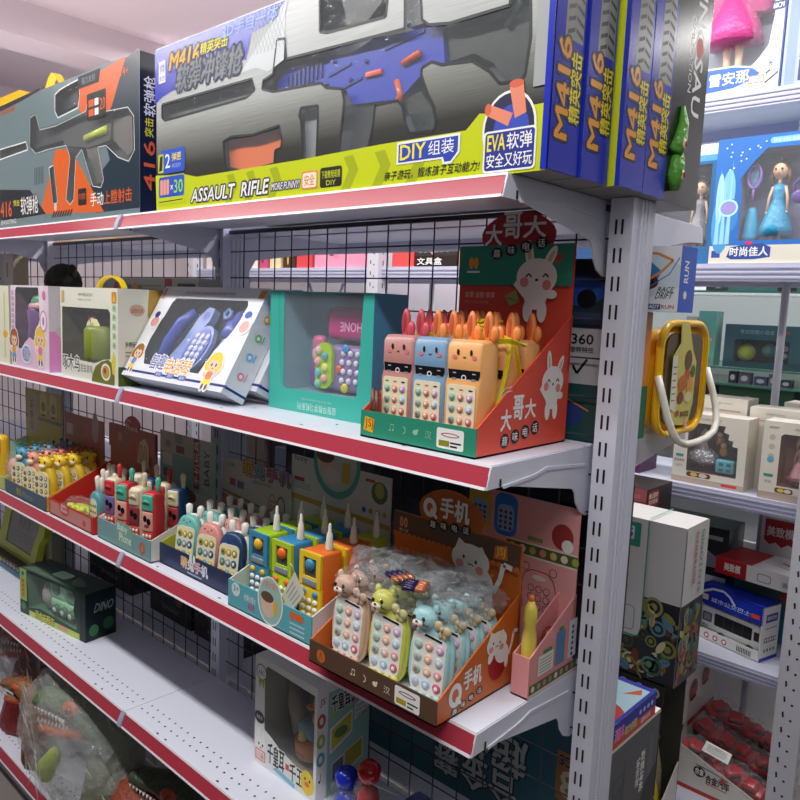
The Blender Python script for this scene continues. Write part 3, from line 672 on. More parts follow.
# ---- rabbit phone display
CORAL = mat('#e5533f', 0.4); TEALG = mat('#2f8f73', 0.4)
def bf(g, f):
    g.pp(f, [(0.008, 0.014), (0.032, 0.010), (0.036, 0.036), (0.012, 0.040)], mat('#e8b81d')); g.text(f, 'JSJ', 0.012, 0.016, 0.033, 0.036, mat('#c2331c'), 0.02)
    icons(g, f, 0.075, 0.026, 0.017, mat('#8fc7a8'))
    g.prr(f, 0.185, 0.008, 0.243, 0.043, 0.004, WHITE); g.pe(f, 0.214, 0.032, 0.020, 0.004, mat('#b06a60')); g.pe(f, 0.214, 0.032, 0.016, 0.002, WHITE)
    g.pr(f, 0.19, 0.012, 0.213, 0.022, mat('#8a8f1d')); g.pr(f, 0.215, 0.018, 0.238, 0.021, BLACK); g.pr(f, 0.215, 0.012, 0.23, 0.015, BLACK)
def bs(g, S):
    S0 = S; S = F(S0.p(0.006, -0.022), S0.u, S0.v)
    g.text(S, '大', 0.062, 0.062, 0.092, 0.098, WHITE, 0.06); g.text(S, '哥', 0.097, 0.078, 0.128, 0.120, WHITE, 0.06); g.text(S, '大', 0.134, 0.078, 0.168, 0.112, WHITE, 0.06)
    for i, ch in enumerate('趣味电话'):
        a = 0.076 + 0.031 * i; b = 0.044 + 0.005 * i
        g.pe(S, a, b, 0.013, 0.013, BLACK, 16); g.text(S, ch, a - 0.008, b - 0.008, a + 0.008, b + 0.008, WHITE, 0.01)
    for i in range(2): g.pl(S, [(0.055, 0.118 + 0.007 * i), (0.07, 0.128 + 0.007 * i), (0.09, 0.130 + 0.007 * i)], 0.0016, WHITE)
    bunny(g, S0, 0.226, 0.098, 0.088)
def bh(g, f, W, H):
    g.pp(f, [(0, 0.235 + 0.062), (W, 0.235 + 0.062), (W, H), (0, H)], TEALG)
    for i in range(26): g.pe(f, (i + 0.5) * W / 26, 0.297, W / 52, 0.005, TEALG, 8)
    g.pe(f, 0.032, 0.338, 0.006, 0.012, mat('#f0a040')); g.pe(f, 0.044, 0.338, 0.006, 0.012, mat('#f0a040')); g.pr(f, 0.022, 0.318, 0.054, 0.322, WHITE)
    g.text(f, '启蒙·益智·故事', 0.020, 0.268, 0.095, 0.280, mat('#f5cfc0'), 0); g.text(f, 'FUN MUSIC PHONE', 0.020, 0.256, 0.080, 0.262, mat('#e89a88'), 0)
    g.pp(f, [(W - 0.04, 0.345), (W - 0.03, 0.355), (W - 0.022, 0.348), (W - 0.032, 0.332)], mat('#c8402f'))
    g.pp(f, [(0.118, 0.272), (0.145, 0.285), (0.155, 0.262), (0.132, 0.252)], mat('#9aa060')); g.pl(f, [(0.12, 0.27), (0.155, 0.262)], 0.002, mat('#4f7a50'))
    g.k += 10; bunny(g, f, 0.190, 0.286, 0.108)
    bx, bz = 0.14, 0.385
    g.text(f, '大', 0.065, 0.372, 0.105, 0.412, WHITE, 0.05); g.text(f, '哥', 0.108, 0.385, 0.150, 0.435, WHITE, 0.05); g.text(f, '大', 0.155, 0.385, 0.205, 0.425, WHITE, 0.05)
    for i, ch in enumerate('趣味电话'):
        a = 0.095 + 0.034 * i; b = 0.356 + 0.006 * i
        g.pe(f, a, b, 0.014, 0.012, BLACK, 16); g.text(f, ch, a - 0.008, b - 0.008, a + 0.008, b + 0.008, WHITE, 0.01)
display('display_box', 'coral and green counter display box with rabbit artwork, on second shelf beside the upright', 'display box', -0.312, 0.014, Z2, 0.267, 0.285, 0.050, 0.240,
        TEALG, CORAL, CORAL, 0.267, 0.0, 0.372, CORAL, 0.0, bf, bs, bh, bubble=(0.14, 0.385, 0.085, 0.052, mat('#b02a30', 0.4)))

SCREEN = mat('#1a1a20', 0.15); CREAM = mat('#efe6c4', 0.4)
KEYC = [mat(h, 0.35) for h in ('#8fbfa0', '#dc8f84', '#c7a0d2', '#86bfb0', '#e0a080', '#a8c8e0', '#7bb096', '#dfa98e', '#d0848c', '#9fc0d8', '#82b6dc', '#b0486e')]
def keys(parent, x0, x1, z0, z1, y, nr, nc, m, sep, r=None, rz=None, xf=None, dome=0.003):
    """raised round keys; sep=True makes each one a part of its own"""
    g = G(xf); k = 0
    for i in range(nr):
        for j in range(nc):
            if sep: g = G(xf)
            cx = x0 + (x1 - x0) * (j + 0.5) / nc; cz = z1 - (z1 - z0) * (i + 0.5) / nr
            mm = m[k % len(m)] if isinstance(m, list) else m
            rr = r or (x1 - x0) / nc * 0.36; rzz = rz or rr
            g.ball((cx, y, cz), (rr, dome, rzz), mm, 10, 6)
            if isinstance(m, list): g.ball((cx, y - dome * 0.75, cz), (rr * 0.5, dome * 0.35, rzz * 0.5), mat('#f3ece0', 0.4) if k % 3 else m[(k + 5) % len(m)], 8, 4)
            if sep: g.obj('key', parent)
            k += 1
    if not sep: g.obj('keypad', parent)
def rabbit_phone(label, h, ear, sep):
    t = thing('toy_phone', label, 'toy phone')
    B_ = mat(h, 0.3); W, Hh, Dp = 0.074, 0.176, 0.052; sq = lambda a: a
    g = G()
    prof = [(0.004, 0.0), (0.0, 0.004), (0.0, 0.104), (0.006, 0.120), (0.003, 0.130), (0.003, 0.170), (0.010, 0.176), (Dp - 0.006, 0.176), (Dp, 0.170), (Dp, 0.006), (Dp - 0.004, 0.0)]
    rg = []
    for x, s_ in ((0, 0.93), (0.0035, 0.985), (0.008, 1.0), (W - 0.008, 1.0), (W - 0.0035, 0.985), (W, 0.93)):
        rg.append([(x - W / 2, Dp / 2 + (a - Dp / 2) * s_, Hh / 2 + (b - Hh / 2) * s_) for a, b in prof])
    g.rings(rg, B_, True, True)
    f = front(-W / 2, 0, 0)
    g.obj('body', t)
    g = G(); f2 = F((-W / 2, 0.0025, 0), (1, 0, 0), (0, 0, 1)); K = mat('#2b1d1a', 0.3)
    for d in (-0.013, 0.015): g.pe(f2, 0.037 + d, 0.156, 0.0030, 0.0050, K, 10)
    g.pl(f2, [(0.035, 0.149), (0.038, 0.1475), (0.041, 0.149)], 0.0014, K)
    for d in (-0.020, 0.022): g.pe(f2, 0.037 + d, 0.148, 0.0050, 0.0035, mat('#e97a80', 0.4), 10)
    g.obj('face', t)
    g = G(); g.prism([(0.006, 0.109), (0.068, 0.109), (0.071, 0.128), (0.003, 0.128)], F((-W / 2, 0.0065, 0), (1, 0, 0), (0, 0.0, 1)), 0, 0.003, SCREEN)
    f3 = F((-W / 2, 0.003, 0), (1, 0, 0), (0, 0, 1))
    g.pe(f3, 0.038, 0.116, 0.0055, 0.0045, mat('#e8e8ea'), 12); g.pe(f3, 0.038, 0.116, 0.0035, 0.0028, SCREEN, 12)
    for a in (0.014, 0.056): g.pe(f3, a + 0.003, 0.113, 0.006, 0.002, mat('#8a8a92'), 8); g.pr(f3, a, 0.122, a + 0.007, 0.1235, mat('#c8c8cc'))
    g.obj('screen', t)
    g = G(); g.prism(rrect(0.007, 0.006, 0.067, 0.104, 0.005), f, 0, 0.0016, CREAM)
    for i, a in enumerate((0.017, 0.037, 0.057)): g.pe(F((-W / 2, -0.0016, 0), (1, 0, 0), (0, 0, 1)), a, 0.0965, 0.005, 0.0013, [mat('#4f9a6a'), mat('#c9605a'), BLACK][i], 8)
    for a in (0.019, 0.037, 0.055): g.ball((a - W / 2, -0.002, 0.011), (0.008, 0.003, 0.0055), mat(ear, 0.35) if h != '#7fa3c4' else mat('#7fb0d8', 0.35), 10, 5)
    kp = g.obj('keypad_plate', t)
    keys(kp, 0.009 - W / 2, 0.065 - W / 2, 0.019, 0.094, -0.0022, 4, 3, KEYC, sep)
    for d in (-0.012, 0.024):
        g = G(); E_ = mat(ear, 0.4)
        g.ball((d, 0.036, 0.196), (0.0098, 0.007, 0.026), E_, 12, 8); g.obj('ear', t)
        g = G(); g.ball((d + 0.013, 0.036, 0.186), (0.009, 0.0065, 0.014), E_, 10, 6); g.ball((d, 0.030, 0.198), (0.0050, 0.0025, 0.018), mat('#d9623a' if ear == '#f0904a' else '#b8404a', 0.4), 10, 6); g.obj('inner_ear', t)
    return t
NM = {0: 'front row', 1: 'middle row', 2: 'back row'}
for j, (h, ear, cn) in enumerate((('#c48c86', '#cf5560', 'dusty pink'), ('#7fa3c4', '#f0904a', 'light blue'), ('#f0b070', '#f0904a', 'peach orange'))):
    x = -0.312 + 0.056 + 0.0765 * j
    t = rabbit_phone(f'{cn} rabbit-ear toy phone in the coral display box, {NM[0]}', h, ear, True)
    t.location = (x, 0.045, Z2 + 0.0035); t.scale = (1, 1, 1.07); t['group'] = 'rabbit-ear phones in the coral display box'
    for r_ in (1, 2):
        dup(t, (x, 0.045 + 0.066 * r_, Z2 + 0.0035), None, f'{cn} rabbit-ear toy phone in the coral display box, {NM[r_]}')
# yellow ribbon straps hanging over the phones
def ribbon(pts, wd, t, name='ribbon_loop', m=mat('#e6dc20', 0.3)):
    g = G(); P_ = [Vector(p) for p in pts]; rg = []
    for i, p in enumerate(P_):
        tt = (P_[min(i + 1, len(P_) - 1)] - P_[max(i - 1, 0)]).normalized()
        s_ = tt.cross(Vector((0.35, 1, 0.3))).normalized() * wd / 2
        n_ = tt.cross(s_).normalized() * 0.0007
        rg.append([p - s_ - n_, p + s_ - n_, p + s_ + n_, p - s_ + n_])
    g.rings(rg, m, True, False); return g.obj(name, t)
t = thing('ribbon_strap', 'yellow printed ribbon straps looped over the rabbit-ear phones', 'strap', (-0.08, 0.10, Z2 + 0.180))
ribbon([(0.0, 0.03, 0.016), (0.016, 0.025, 0.012), (0.0185, 0.020, -0.01), (0.0190, 0.010, -0.05), (0.0190, -0.004, -0.090), (0.0190, -0.008, -0.100), (0.0190, 0.020, -0.095), (0.0190, 0.060, -0.085), (0.0190, 0.068, -0.075), (0.0190, 0.056, -0.045), (0.0185, 0.042, -0.01), (0.016, 0.035, 0.012)], 0.010, t)
ribbon([(-0.075, 0.0, 0.004), (-0.04, 0.005, 0.012), (0, 0.0, 0.010), (0.03, 0.005, 0.012), (0.045, 0.03, 0.004)], 0.010, t)
ribbon([(-0.20, 0.01, 0.004), (-0.17, 0.01, 0.015), (-0.13, 0.015, 0.010), (-0.10, 0.01, 0.014), (-0.06, 0.01, 0.004)], 0.009, t)
g = G()
for i in range(26):
    a = rnd.random() * 6.3; c_ = Vector((-0.06 + rnd.uniform(-0.025, 0.025), 0.045 + rnd.uniform(-0.01, 0.01), 0.024 + rnd.uniform(-0.012, 0.02)))
    d_ = Vector((math.cos(a) * 0.018, rnd.uniform(-0.01, 0.01), math.sin(a) * 0.012))
    g.tube([c_ - d_, c_ + Vector((0, -0.004, 0.004)), c_ + d_], 0.0022, mat('#e6dc2a', 0.3), 5)
g.obj('ribbon_bundle', t)
# brown pencil-like sticks at the left front of the display
t = thing('chocolate_stick_pack', 'two slim brown sticks standing in the front left corner of the rabbit display', 'packet', (-0.299, 0.026, Z2 + 0.0035))
for i in (0, 1):
    g = G(); g.cyl((0.004 + 0.010 * i, 0, 0), (0.004 + 0.010 * i, 0.002, 0.088 - 0.004 * i), 0.0048, mat('#5e3122', 0.4), 8); g.pl(front(0, -0.005, 0), [(0.002 + 0.010 * i, 0.05), (0.006 + 0.01 * i, 0.07)], 0.002, mat('#b5432c')); g.obj('stick', t)

# ---- teal window box placed upside down
TE = mat('#3fb5a5', 0.35); TE2 = mat('#49a79c', 0.35)
t = thing('toy_phone_box', 'turquoise window box standing upside down, with pink and purple toy phone inside', 'toy box', (-0.722, 0.115, Z2))
W, H, Dp = 0.335, 0.268, 0.10
hole = [(0.052, 0.050 + 0.008), (0.060, 0.050), (0.285, 0.050), (0.293, 0.058), (0.305, H - 0.003), (0.050, H - 0.003)]
def ta(g, f, S, T):
    g.text(f, '益智早教学习机系列', 0.105, 0.006, 0.232, 0.023, mat('#bfe8e0'), 0.01, rot=2); g.text(f, 'EARLY EDUCATION LEARNING MACHINE', 0.118, 0.029, 0.216, 0.034, mat('#a6dcd2'), 0.0, rot=2)
    g.pl(f, [(0.05, 0.05), (0.04, 0.12), (0.03, H)], 0.0012, mat('#2f9a8c'))
carton(t, W, Dp, H, TE, mat('#4a90b8', 0.35), TE2, [hole], mat('#7fa9b8', 0.5), 0.085, ta)
g = G(); g.rbox((0.14, 0.045, 0.165), (0.30, 0.08, 0.238), 0.02, mat('#c4287f', 0.25)); g.text(front(0, 0.0445, 0), 'PHONE', 0.19, 0.185, 0.27, 0.205, mat('#e7b5d5'), 0.03, rot=2); hs_ = g.obj('handset', t)
g = G(); g.rbox((0.085, 0.045, 0.052), (0.130, 0.075, 0.105), 0.012, mat('#7a4f9a', 0.3)); ph = g.obj('microphone_base', t)
g = G(); g.rbox((0.088, 0.047, 0.10), (0.127, 0.073, 0.172), 0.016, mat('#cf6a9a', 0.3)); g.ball((0.108, 0.046, 0.13), (0.011, 0.003, 0.013), mat('#e9b7c8', 0.3)); g.obj('microphone_head', ph)
g = G(); g.rbox((0.155, 0.040, 0.052), (0.292, 0.08, 0.155), 0.014, mat('#8a72a8', 0.3)); bd = g.obj('phone_base', t)
g = G(); g.prism(rrect(0.125, 0.056, 0.178, 0.158, 0.024), front(0, 0.040, 0), 0, 0.008, mat('#a6d21e', 0.3)); gp = g.obj('green_key_panel', bd)
for i, (a, b, h) in enumerate(((0.136, 0.140, '#e9c4c4'), (0.158, 0.128, '#5aa8c8'), (0.134, 0.115, '#e9a8b0'), (0.158, 0.103, '#e6e07a'), (0.136, 0.090, '#5ac0c8'), (0.156, 0.078, '#e9a0a8'), (0.136, 0.066, '#7fd0b0'))):
    g = G(); g.ball((a, 0.030, b), (0.0095, 0.006, 0.0095), mat(h, 0.25)); g.obj('key', gp)
g = G()
for i in range(4):
    for j in range(3): g.ball((0.205 + 0.022 * j + 0.004 * (i % 2), 0.038, 0.078 + 0.02 * i), (0.007, 0.004, 0.007), mat('#dfe3ee', 0.3), 10, 5)
g.ball((0.215, 0.038, 0.062), (0.011, 0.005, 0.011), mat('#d4d020', 0.3)); g.ball((0.196, 0.038, 0.102), (0.009, 0.005, 0.009), mat('#e2603a', 0.3)); g.ball((0.215, 0.038, 0.148), (0.012, 0.005, 0.010), mat('#3f8fd0', 0.3)); g.obj('keypad', bd)

# ---- tilted blue and white phone boxes
SB = mat('#e9ecf2', 0.25)
def tilt_art(g, f, S, T):
    g.pr(f, 0, 0.013, 0.478, 0.019, NAVY); g.pr(S, 0, 0.013, 0.068, 0.019, NAVY)
    g.text(f, '智趣', 0.115, 0.030, 0.185, 0.072, mat('#3a4fae'), 0.03, outline=WHITE); g.text(f, '电话琴', 0.19, 0.022, 0.305, 0.066, mat('#f0a63a'), 0.03, outline=WHITE)
    for i in range(3): g.prr(f, 0.16 + 0.055 * i, 0.011, 0.195 + 0.055 * i, 0.024, 0.005, mat('#5a6fb8')); g.text(f, '音乐', 0.167 + 0.055 * i, 0.014, 0.188 + 0.055 * i, 0.022, WHITE, 0)
    kid(g, f, 0.030, 0.060, 0.075, '#a5702f', '#5f8fd0', '#f0d050'); kid(g, f, 0.392, 0.055, 0.088, '#f4d23a', '#e8806a', '#f0e050')
    g.text(f, 'ELECTRONIC PIANO CELL PHONE SERIES', 0.12, 0.252, 0.345, 0.259, mat('#6b6b74'), 0.01); g.pp(f, [(0.44, 0.245), (0.465, 0.247), (0.468, 0.268), (0.443, 0.266)], mat('#e08a20')); g.pr(f, 0.008, 0.236, 0.022, 0.268, mat('#c98a8a'))
    g.pe(f, 0.038, 0.165, 0.028, 0.022, WHITE); g.pe(f, 0.038, 0.163, 0.020, 0.015, mat('#e0a0a0')); g.pe(f, 0.035, 0.185, 0.012, 0.010, NAVY)
    g.pe(f, 0.44, 0.170, 0.026, 0.024, WHITE); g.pe(f, 0.44, 0.168, 0.018, 0.016, mat('#eab0b0')); g.pe(f, 0.435, 0.20, 0.013, 0.010, mat('#2f4fc0'))
    for i, h in enumerate(('#e88aa0', '#6ab0e0', '#7ac060', '#e8b82a')):
        g.pe(S, 0.030, 0.055 + 0.050 * i, 0.010, 0.010, mat(h), 12); g.pe(S, 0.030, 0.055 + 0.050 * i, 0.005, 0.005, SB, 10); g.pr(S, 0.043, 0.048 + 0.050 * i, 0.046, 0.068 + 0.050 * i, mat(h))
    g.pe(S, 0.03, 0.245, 0.006, 0.008, mat('#444450'), 10); g.pe(S, 0.03, 0.245, 0.004, 0.006, SB, 10)
def tilt_box(loc, label, rx=-0.505):
    t = thing('toy_phone_box', label, 'toy box', loc, (rx, 0, 0), group='tilted blue and white phone boxes')
    hole = rrect(0.062, 0.036, 0.405, 0.238, 0.012)
    hole = [(0.085, 0.040)] + [(0.31, 0.036), (0.345, 0.036), (0.352, 0.060), (0.375, 0.11), (0.40, 0.15), (0.41, 0.185), (0.415, 0.225), (0.405, 0.238), (0.085, 0.238), (0.075, 0.225), (0.070, 0.190), (0.062, 0.150), (0.055, 0.110), (0.060, 0.075)]
    carton(t, 0.466, 0.068, 0.274, SB, mat('#d9dce4', 0.3), SB, [hole], mat('#39424f', 0.4), 0.06, tilt_art, mb=mat('#b9bcc6', 0.4))
    LB = mat('#7d95d8', 0.25); DB = mat('#4f5fc0', 0.25)
    g = G(); g.tube([(0.10, 0.03, 0.06), (0.105, 0.025, 0.12), (0.125, 0.025, 0.18), (0.155, 0.03, 0.215)], [0.013, 0.016, 0.017, 0.012], DB, 10); g.obj('handset', t)
    g = G(); g.prism([(0.13, 0.045), (0.20, 0.045), (0.195, 0.085), (0.215, 0.14), (0.245, 0.19), (0.245, 0.225), (0.215, 0.23), (0.19, 0.20), (0.17, 0.13), (0.145, 0.085)], front(0, 0.045, 0), 0, 0.02, LB); g.pe(front(0, 0.025, 0), 0.222, 0.202, 0.013, 0.014, DB); g.obj('phone_cradle', t)
    g = G(); g.prism([(0.255 + 0.052 * math.cos(a) + 0.012 * math.sin(a), 0.105 + 0.068 * math.sin(a)) for a in [2 * PI * i / 28 for i in range(28)]], front(0, 0.030, 0), 0, 0.012, LB)
    g.prism([(0.256 + 0.042 * math.cos(a) + 0.010 * math.sin(a), 0.106 + 0.057 * math.sin(a)) for a in [2 * PI * i / 28 for i in range(28)]], front(0, 0.018, 0), 0, 0.003, DB)
    kp = g.obj('phone', t)
    keys(kp, 0.225, 0.292, 0.062, 0.150, 0.0145, 5, 3, mat('#dfe6f2', 0.3), False, 0.0085, xf=Matrix(((1, 0, 0.18, -0.019), (0, 1, 0, 0), (0, 0, 1, 0), (0, 0, 0, 1))))
    g = G(); g.prism([(0.31, 0.03), (0.352, 0.03), (0.40, 0.145), (0.335, 0.145), (0.315, 0.10)], front(0, 0.04, 0), 0, 0.012, mat('#8fb4e0', 0.3)); g.pe(front(0, 0.028, 0), 0.335, 0.10, 0.018, 0.022, mat('#c9d9ea')); g.pr(front(0, 0.028, 0), 0.345, 0.075, 0.360, 0.12, mat('#5fb0d8')); g.obj('song_card', t)
    g = G(); g.tube([(0.29, 0.03, 0.215), (0.30, 0.03, 0.228), (0.315, 0.03, 0.22), (0.315, 0.03, 0.205), (0.30, 0.03, 0.20)], 0.006, LB, 8, True); g.lathe([(0, 0.02), (0.01, 0.024), (0.04, 0.024), (0.05, 0.014), (0.07, 0.014), (0.078, 0.008)], (0.345, 0.035, 0.145), DB, 14, (0.1, 0, 1)); g.obj('key_ring', t)
    return t
tilt_box((-1.228, 0.010, -0.4155), 'white and blue window box with blue phone set, leaning back on second shelf')
tilt_box((-1.205, 0.090, -0.4155), 'white and blue phone box leaning just behind the tilted window box, mostly hidden')

# ---- olive woodpecker box with yellow handle
OL = mat('#6b7422', 0.4); IV = mat('#e9eadb', 0.3)
t = thing('toy_game_box', 'ivory and olive window box with yellow ribbon handle, left of the tilted phone box', 'toy box', (-1.588, 0.004, Z2))
hole = [(0.010, 0.058), (0.012, 0.205), (0.300, 0.205), (0.312, 0.195), (0.312, 0.070), (0.27, 0.066), (0.22, 0.052), (0.10, 0.055)]
def oa(g, f, S, T):
    g.pp(f, [(0.20, 0.0), (0.335, 0.0), (0.335, 0.055), (0.30, 0.068), (0.26, 0.060), (0.225, 0.045), (0.205, 0.02)], OL); g.pe(f, 0.285, 0.033, 0.028, 0.024, WHITE); g.pe(f, 0.285, 0.033, 0.022, 0.018, mat('#c9a040')); g.pe(f, 0.28, 0.036, 0.008, 0.008, mat('#b03a2a'))
    g.pp(f, [(0.325, 0.03), (0.335, 0.03), (0.342, 0.075), (0.33, 0.095), (0.318, 0.06)], mat('#e3d32a'))
    g.text(f, '啄木鸟', 0.012, 0.020, 0.125, 0.066, mat('#3c4030'), 0.03, outline=WHITE); g.text(f, '捉虫游戏', 0.13, 0.022, 0.205, 0.045, mat('#6b5a40'), 0.03, outline=WHITE)
    g.text(f, '啄木鸟捉虫游戏', 0.12, 0.238, 0.21, 0.247, mat('#9a9a80'), 0); g.text(f, 'FUN GAME', 0.12, 0.226, 0.20, 0.230, mat('#9a9a80'), 0)
    g.pr(f, 0.010, 0.218, 0.028, 0.252, mat('#c8b060')); g.prr(f, 0.322, 0.222, 0.348, 0.252, 0.003, mat('#e08a2a')); g.pp(f, [(0.325, 0.226), (0.345, 0.226), (0.335, 0.248)], mat('#e8c030'))
    for i in range(5): g.prr(f, 0.325, 0.10 + 0.025 * i, 0.345, 0.118 + 0.025 * i, 0.004, mat('#b9d0a8')); g.pe(f, 0.335, 0.109 + 0.025 * i, 0.004, 0.005, mat('#6a9a5a'), 8)
    g.pr(S, 0, 0, 0.13, 0.052, mat('#4a5a16')); g.pp(S, [(0.09, 0.262), (0.085, 0.19), (0.105, 0.165), (0.13, 0.16), (0.13, 0.262)], mat('#b5923c'))
    g.pe(S, 0.055, 0.205, 0.022, 0.016, mat('#c9a88e')); g.text(S, '益智玩具', 0.038, 0.198, 0.072, 0.210, mat('#8a3a2a'), 0); g.text(S, '多样玩法', 0.02, 0.105, 0.06, 0.120, BLACK, 0.01)
    for i in range(2): g.pr(S, 0.02, 0.09 - 0.01 * i, 0.07, 0.093 - 0.01 * i, mat('#8a8a80'))
carton(t, 0.355, 0.13, 0.262, IV, mat('#dcdccb', 0.35), mat('#e9e9dc', 0.35), [hole], mat('#4f4a2a', 0.5), 0.11, oa)
g = G(); g.xf = Matrix.Translation((0, 0, 0)); g.lathe([(0, 0.05), (0.01, 0.055), (0.09, 0.055), (0.10, 0.045)], (0.175, 0.05, 0.055), mat('#7d8c2c', 0.4), 20, (0, 0, 1)); g.obj('tree_stump', t)
g = G(); g.ball((0.16, 0.012 + 0.012, 0.112), (0.052, 0.008, 0.070), mat('#e6e0a8', 0.35), 22, 8)
for a, b in ((0.14, 0.145), (0.165, 0.155), (0.135, 0.115), (0.16, 0.122), (0.183, 0.13), (0.14, 0.083), (0.165, 0.088), (0.185, 0.10), (0.155, 0.062)): g.ball((a, 0.018, b), (0.009, 0.005, 0.010), mat('#a9a470', 0.5), 10, 5)
g.obj('catching_board', t)
g = G(); g.ball((0.14, 0.04, 0.205 - 0.02), (0.016, 0.012, 0.014), mat('#b8403a', 0.35)); g.tube([(0.135, 0.03, 0.185), (0.155, 0.03, 0.165), (0.16, 0.035, 0.14)], [0.009, 0.012, 0.006], mat('#b8403a', 0.35)); g.obj('woodpecker', t)
for i, (h, b) in enumerate((('#c04040', 0.15), ('#c03a3a', 0.115), ('#3aa0a8', 0.098), ('#c05a8a', 0.075), ('#e0a030', 0.062))):
    g = G(); g.ball((0.285 + 0.01 * (i % 2), 0.03, b), (0.015, 0.012, 0.011), mat(h, 0.3)); g.obj('toy_bug', t)
g = G(); pts = [(0.145 + 0.15 * i / 12, 0.05, 0.262 + 0.032 * math.sin(PI * i / 12) ** 0.6) for i in range(13)]
g.rings([[(x, y - 0.008, z), (x, y + 0.008, z), (x, y + 0.008, z + 0.005), (x, y - 0.008, z + 0.005)] for x, y, z in pts], mat('#e8c616', 0.35), True, False); g.obj('ribbon_handle', t)

# ---- pink and purple doll phone box
PK = mat('#e8c3dc', 0.3); PKL = mat('#efe3ea', 0.3)
t = thing('toy_microphone_box', 'lilac and pink window box with purple toy inside, left of the ivory box', 'toy box', (-1.972, 0.004, Z2))
hole = [(0.040, 0.085), (0.035, 0.13), (0.040, 0.248), (0.050, 0.258), (0.225, 0.258), (0.232, 0.16), (0.215, 0.135), (0.235, 0.10), (0.20, 0.088), (0.15, 0.10), (0.11, 0.08), (0.09, 0.06), (0.06, 0.06)]
def pa(g, f, S, T):
    g.pclip(f, [(0, 0), (0.30, 0), (0.30, 0.10), (0, 0.10)], [hole], PK); g.pr(f, 0.262, 0.0, 0.30, 0.264, mat('#ecd7e6')); kid(g, f, 0.022, 0.075, 0.10, '#a5602f', '#e8a04a', '#6aa0d8'); kid(g, f, 0.235, 0.085, 0.11, '#f0c93a', '#e87aa0', '#f0d060')
    g.pe(f, 0.125, 0.045, 0.042, 0.032, WHITE); g.pe(f, 0.125, 0.045, 0.036, 0.026, mat('#8aa0e0')); g.text(f, '歌飞扬', 0.095, 0.030, 0.155, 0.060, NAVY, 0.03, outline=WHITE)
    g.pe(f, 0.262, 0.155, 0.026, 0.034, mat('#d98ac8')); g.pe(f, 0.262, 0.155, 0.021, 0.028, WHITE); g.pe(f, 0.262, 0.155, 0.008, 0.014, mat('#c878b8')); g.pe(f, 0.268, 0.235, 0.012, 0.014, mat('#e070b0'))
    for i in range(7): g.prr(f, 0.008, 0.12 + 0.019 * i, 0.028, 0.134 + 0.019 * i, 0.003, mat('#d9a8d0'))
    g.pr(S, 0, 0, 0.10, 0.125, mat('#d98cc0')); g.pe(S, 0.05, 0.125, 0.03, 0.02, mat('#c9bcc8'))
carton(t, 0.30, 0.10, 0.264, PKL, mat('#cfc9cf', 0.4), mat('#e9dce6', 0.35), [hole], mat('#6a4a68', 0.5), 0.085, pa)
g = G(); g.lathe([(0, 0.045), (0.01, 0.05), (0.06, 0.046), (0.11, 0.05), (0.12, 0.04)], (0.14, 0.05, 0.075), mat('#6b4a80', 0.3), 20); g.obj('toy_body', t)
g = G(); g.ball((0.15, 0.045, 0.205), (0.055, 0.035, 0.040), mat('#3f9a70', 0.3)); g.tube([(0.09, 0.035, 0.185), (0.13, 0.018, 0.198), (0.18, 0.018, 0.20), (0.21, 0.035, 0.20)], 0.012, mat('#e9b0b8', 0.35), 8); g.obj('toy_cap', t)
g = G(); g.ball((0.155, 0.04, 0.10), (0.055, 0.03, 0.022), mat('#e6d8dc', 0.35)); g.obj('toy_foot', t)
t = thing('toy_box', 'pale ivory box at the far left end of second shelf, cut by the picture edge', 'toy box', (-2.31, 0.004, Z2))
carton(t, 0.32, 0.10, 0.262, mat('#e9ead2', 0.35), mat('#b9b8a8', 0.4), art=lambda g, f, S, T: (g.pr(f, 0.275, 0.02, 0.285, 0.24, mat('#d9d28a')), g.pe(f, 0.285, 0.10, 0.02, 0.012, mat('#f0b020'))))

# ---- boxes standing behind on the second shelf
t = thing('toy_box', 'tall dim white box with dark script, far left behind the pale ivory box', 'toy box', (-2.95, 0.225, Z2))
carton(t, 0.40, 0.06, 0.395, mat('#a9a8a0', 0.5), mat('#b5ac90', 0.5), art=lambda g, f, S, T: (g.pr(f, 0.30, 0.0, 0.40, 0.395, mat('#b6b4aa')), g.text(f, '宝宝乐', 0.04, 0.22, 0.28, 0.30, mat('#55565a'), 0.04), g.pr(f, 0.33, 0.30, 0.35, 0.36, mat('#a07a4a'))))
t = thing('plush_toy', 'dark shaggy plush lump between the lilac and ivory boxes, at the back of second shelf', 'plush toy', (-2.02, 0.20, Z2))
g = G(); fur = mat('#2e2f24', 0.9, bump=1.0, bscale=120); g.ball((0, 0, 0.12), (0.11, 0.075, 0.12), fur, 20, 12); g.obj('body', t)
g = G(); g.ball((0.02, -0.01, 0.28), (0.075, 0.06, 0.068), fur, 18, 10); hd = g.obj('head', t)
for d in (-1, 1):
    g = G(); g.ball((0.02 + 0.06 * d, -0.005, 0.32), (0.022, 0.015, 0.025), fur); g.obj('ear', hd)
t = thing('alphabet_toy_box', 'wide grey-white carton with coloured cartoon row on top edge, behind the ivory box', 'toy box', (-1.78, 0.215, Z2))
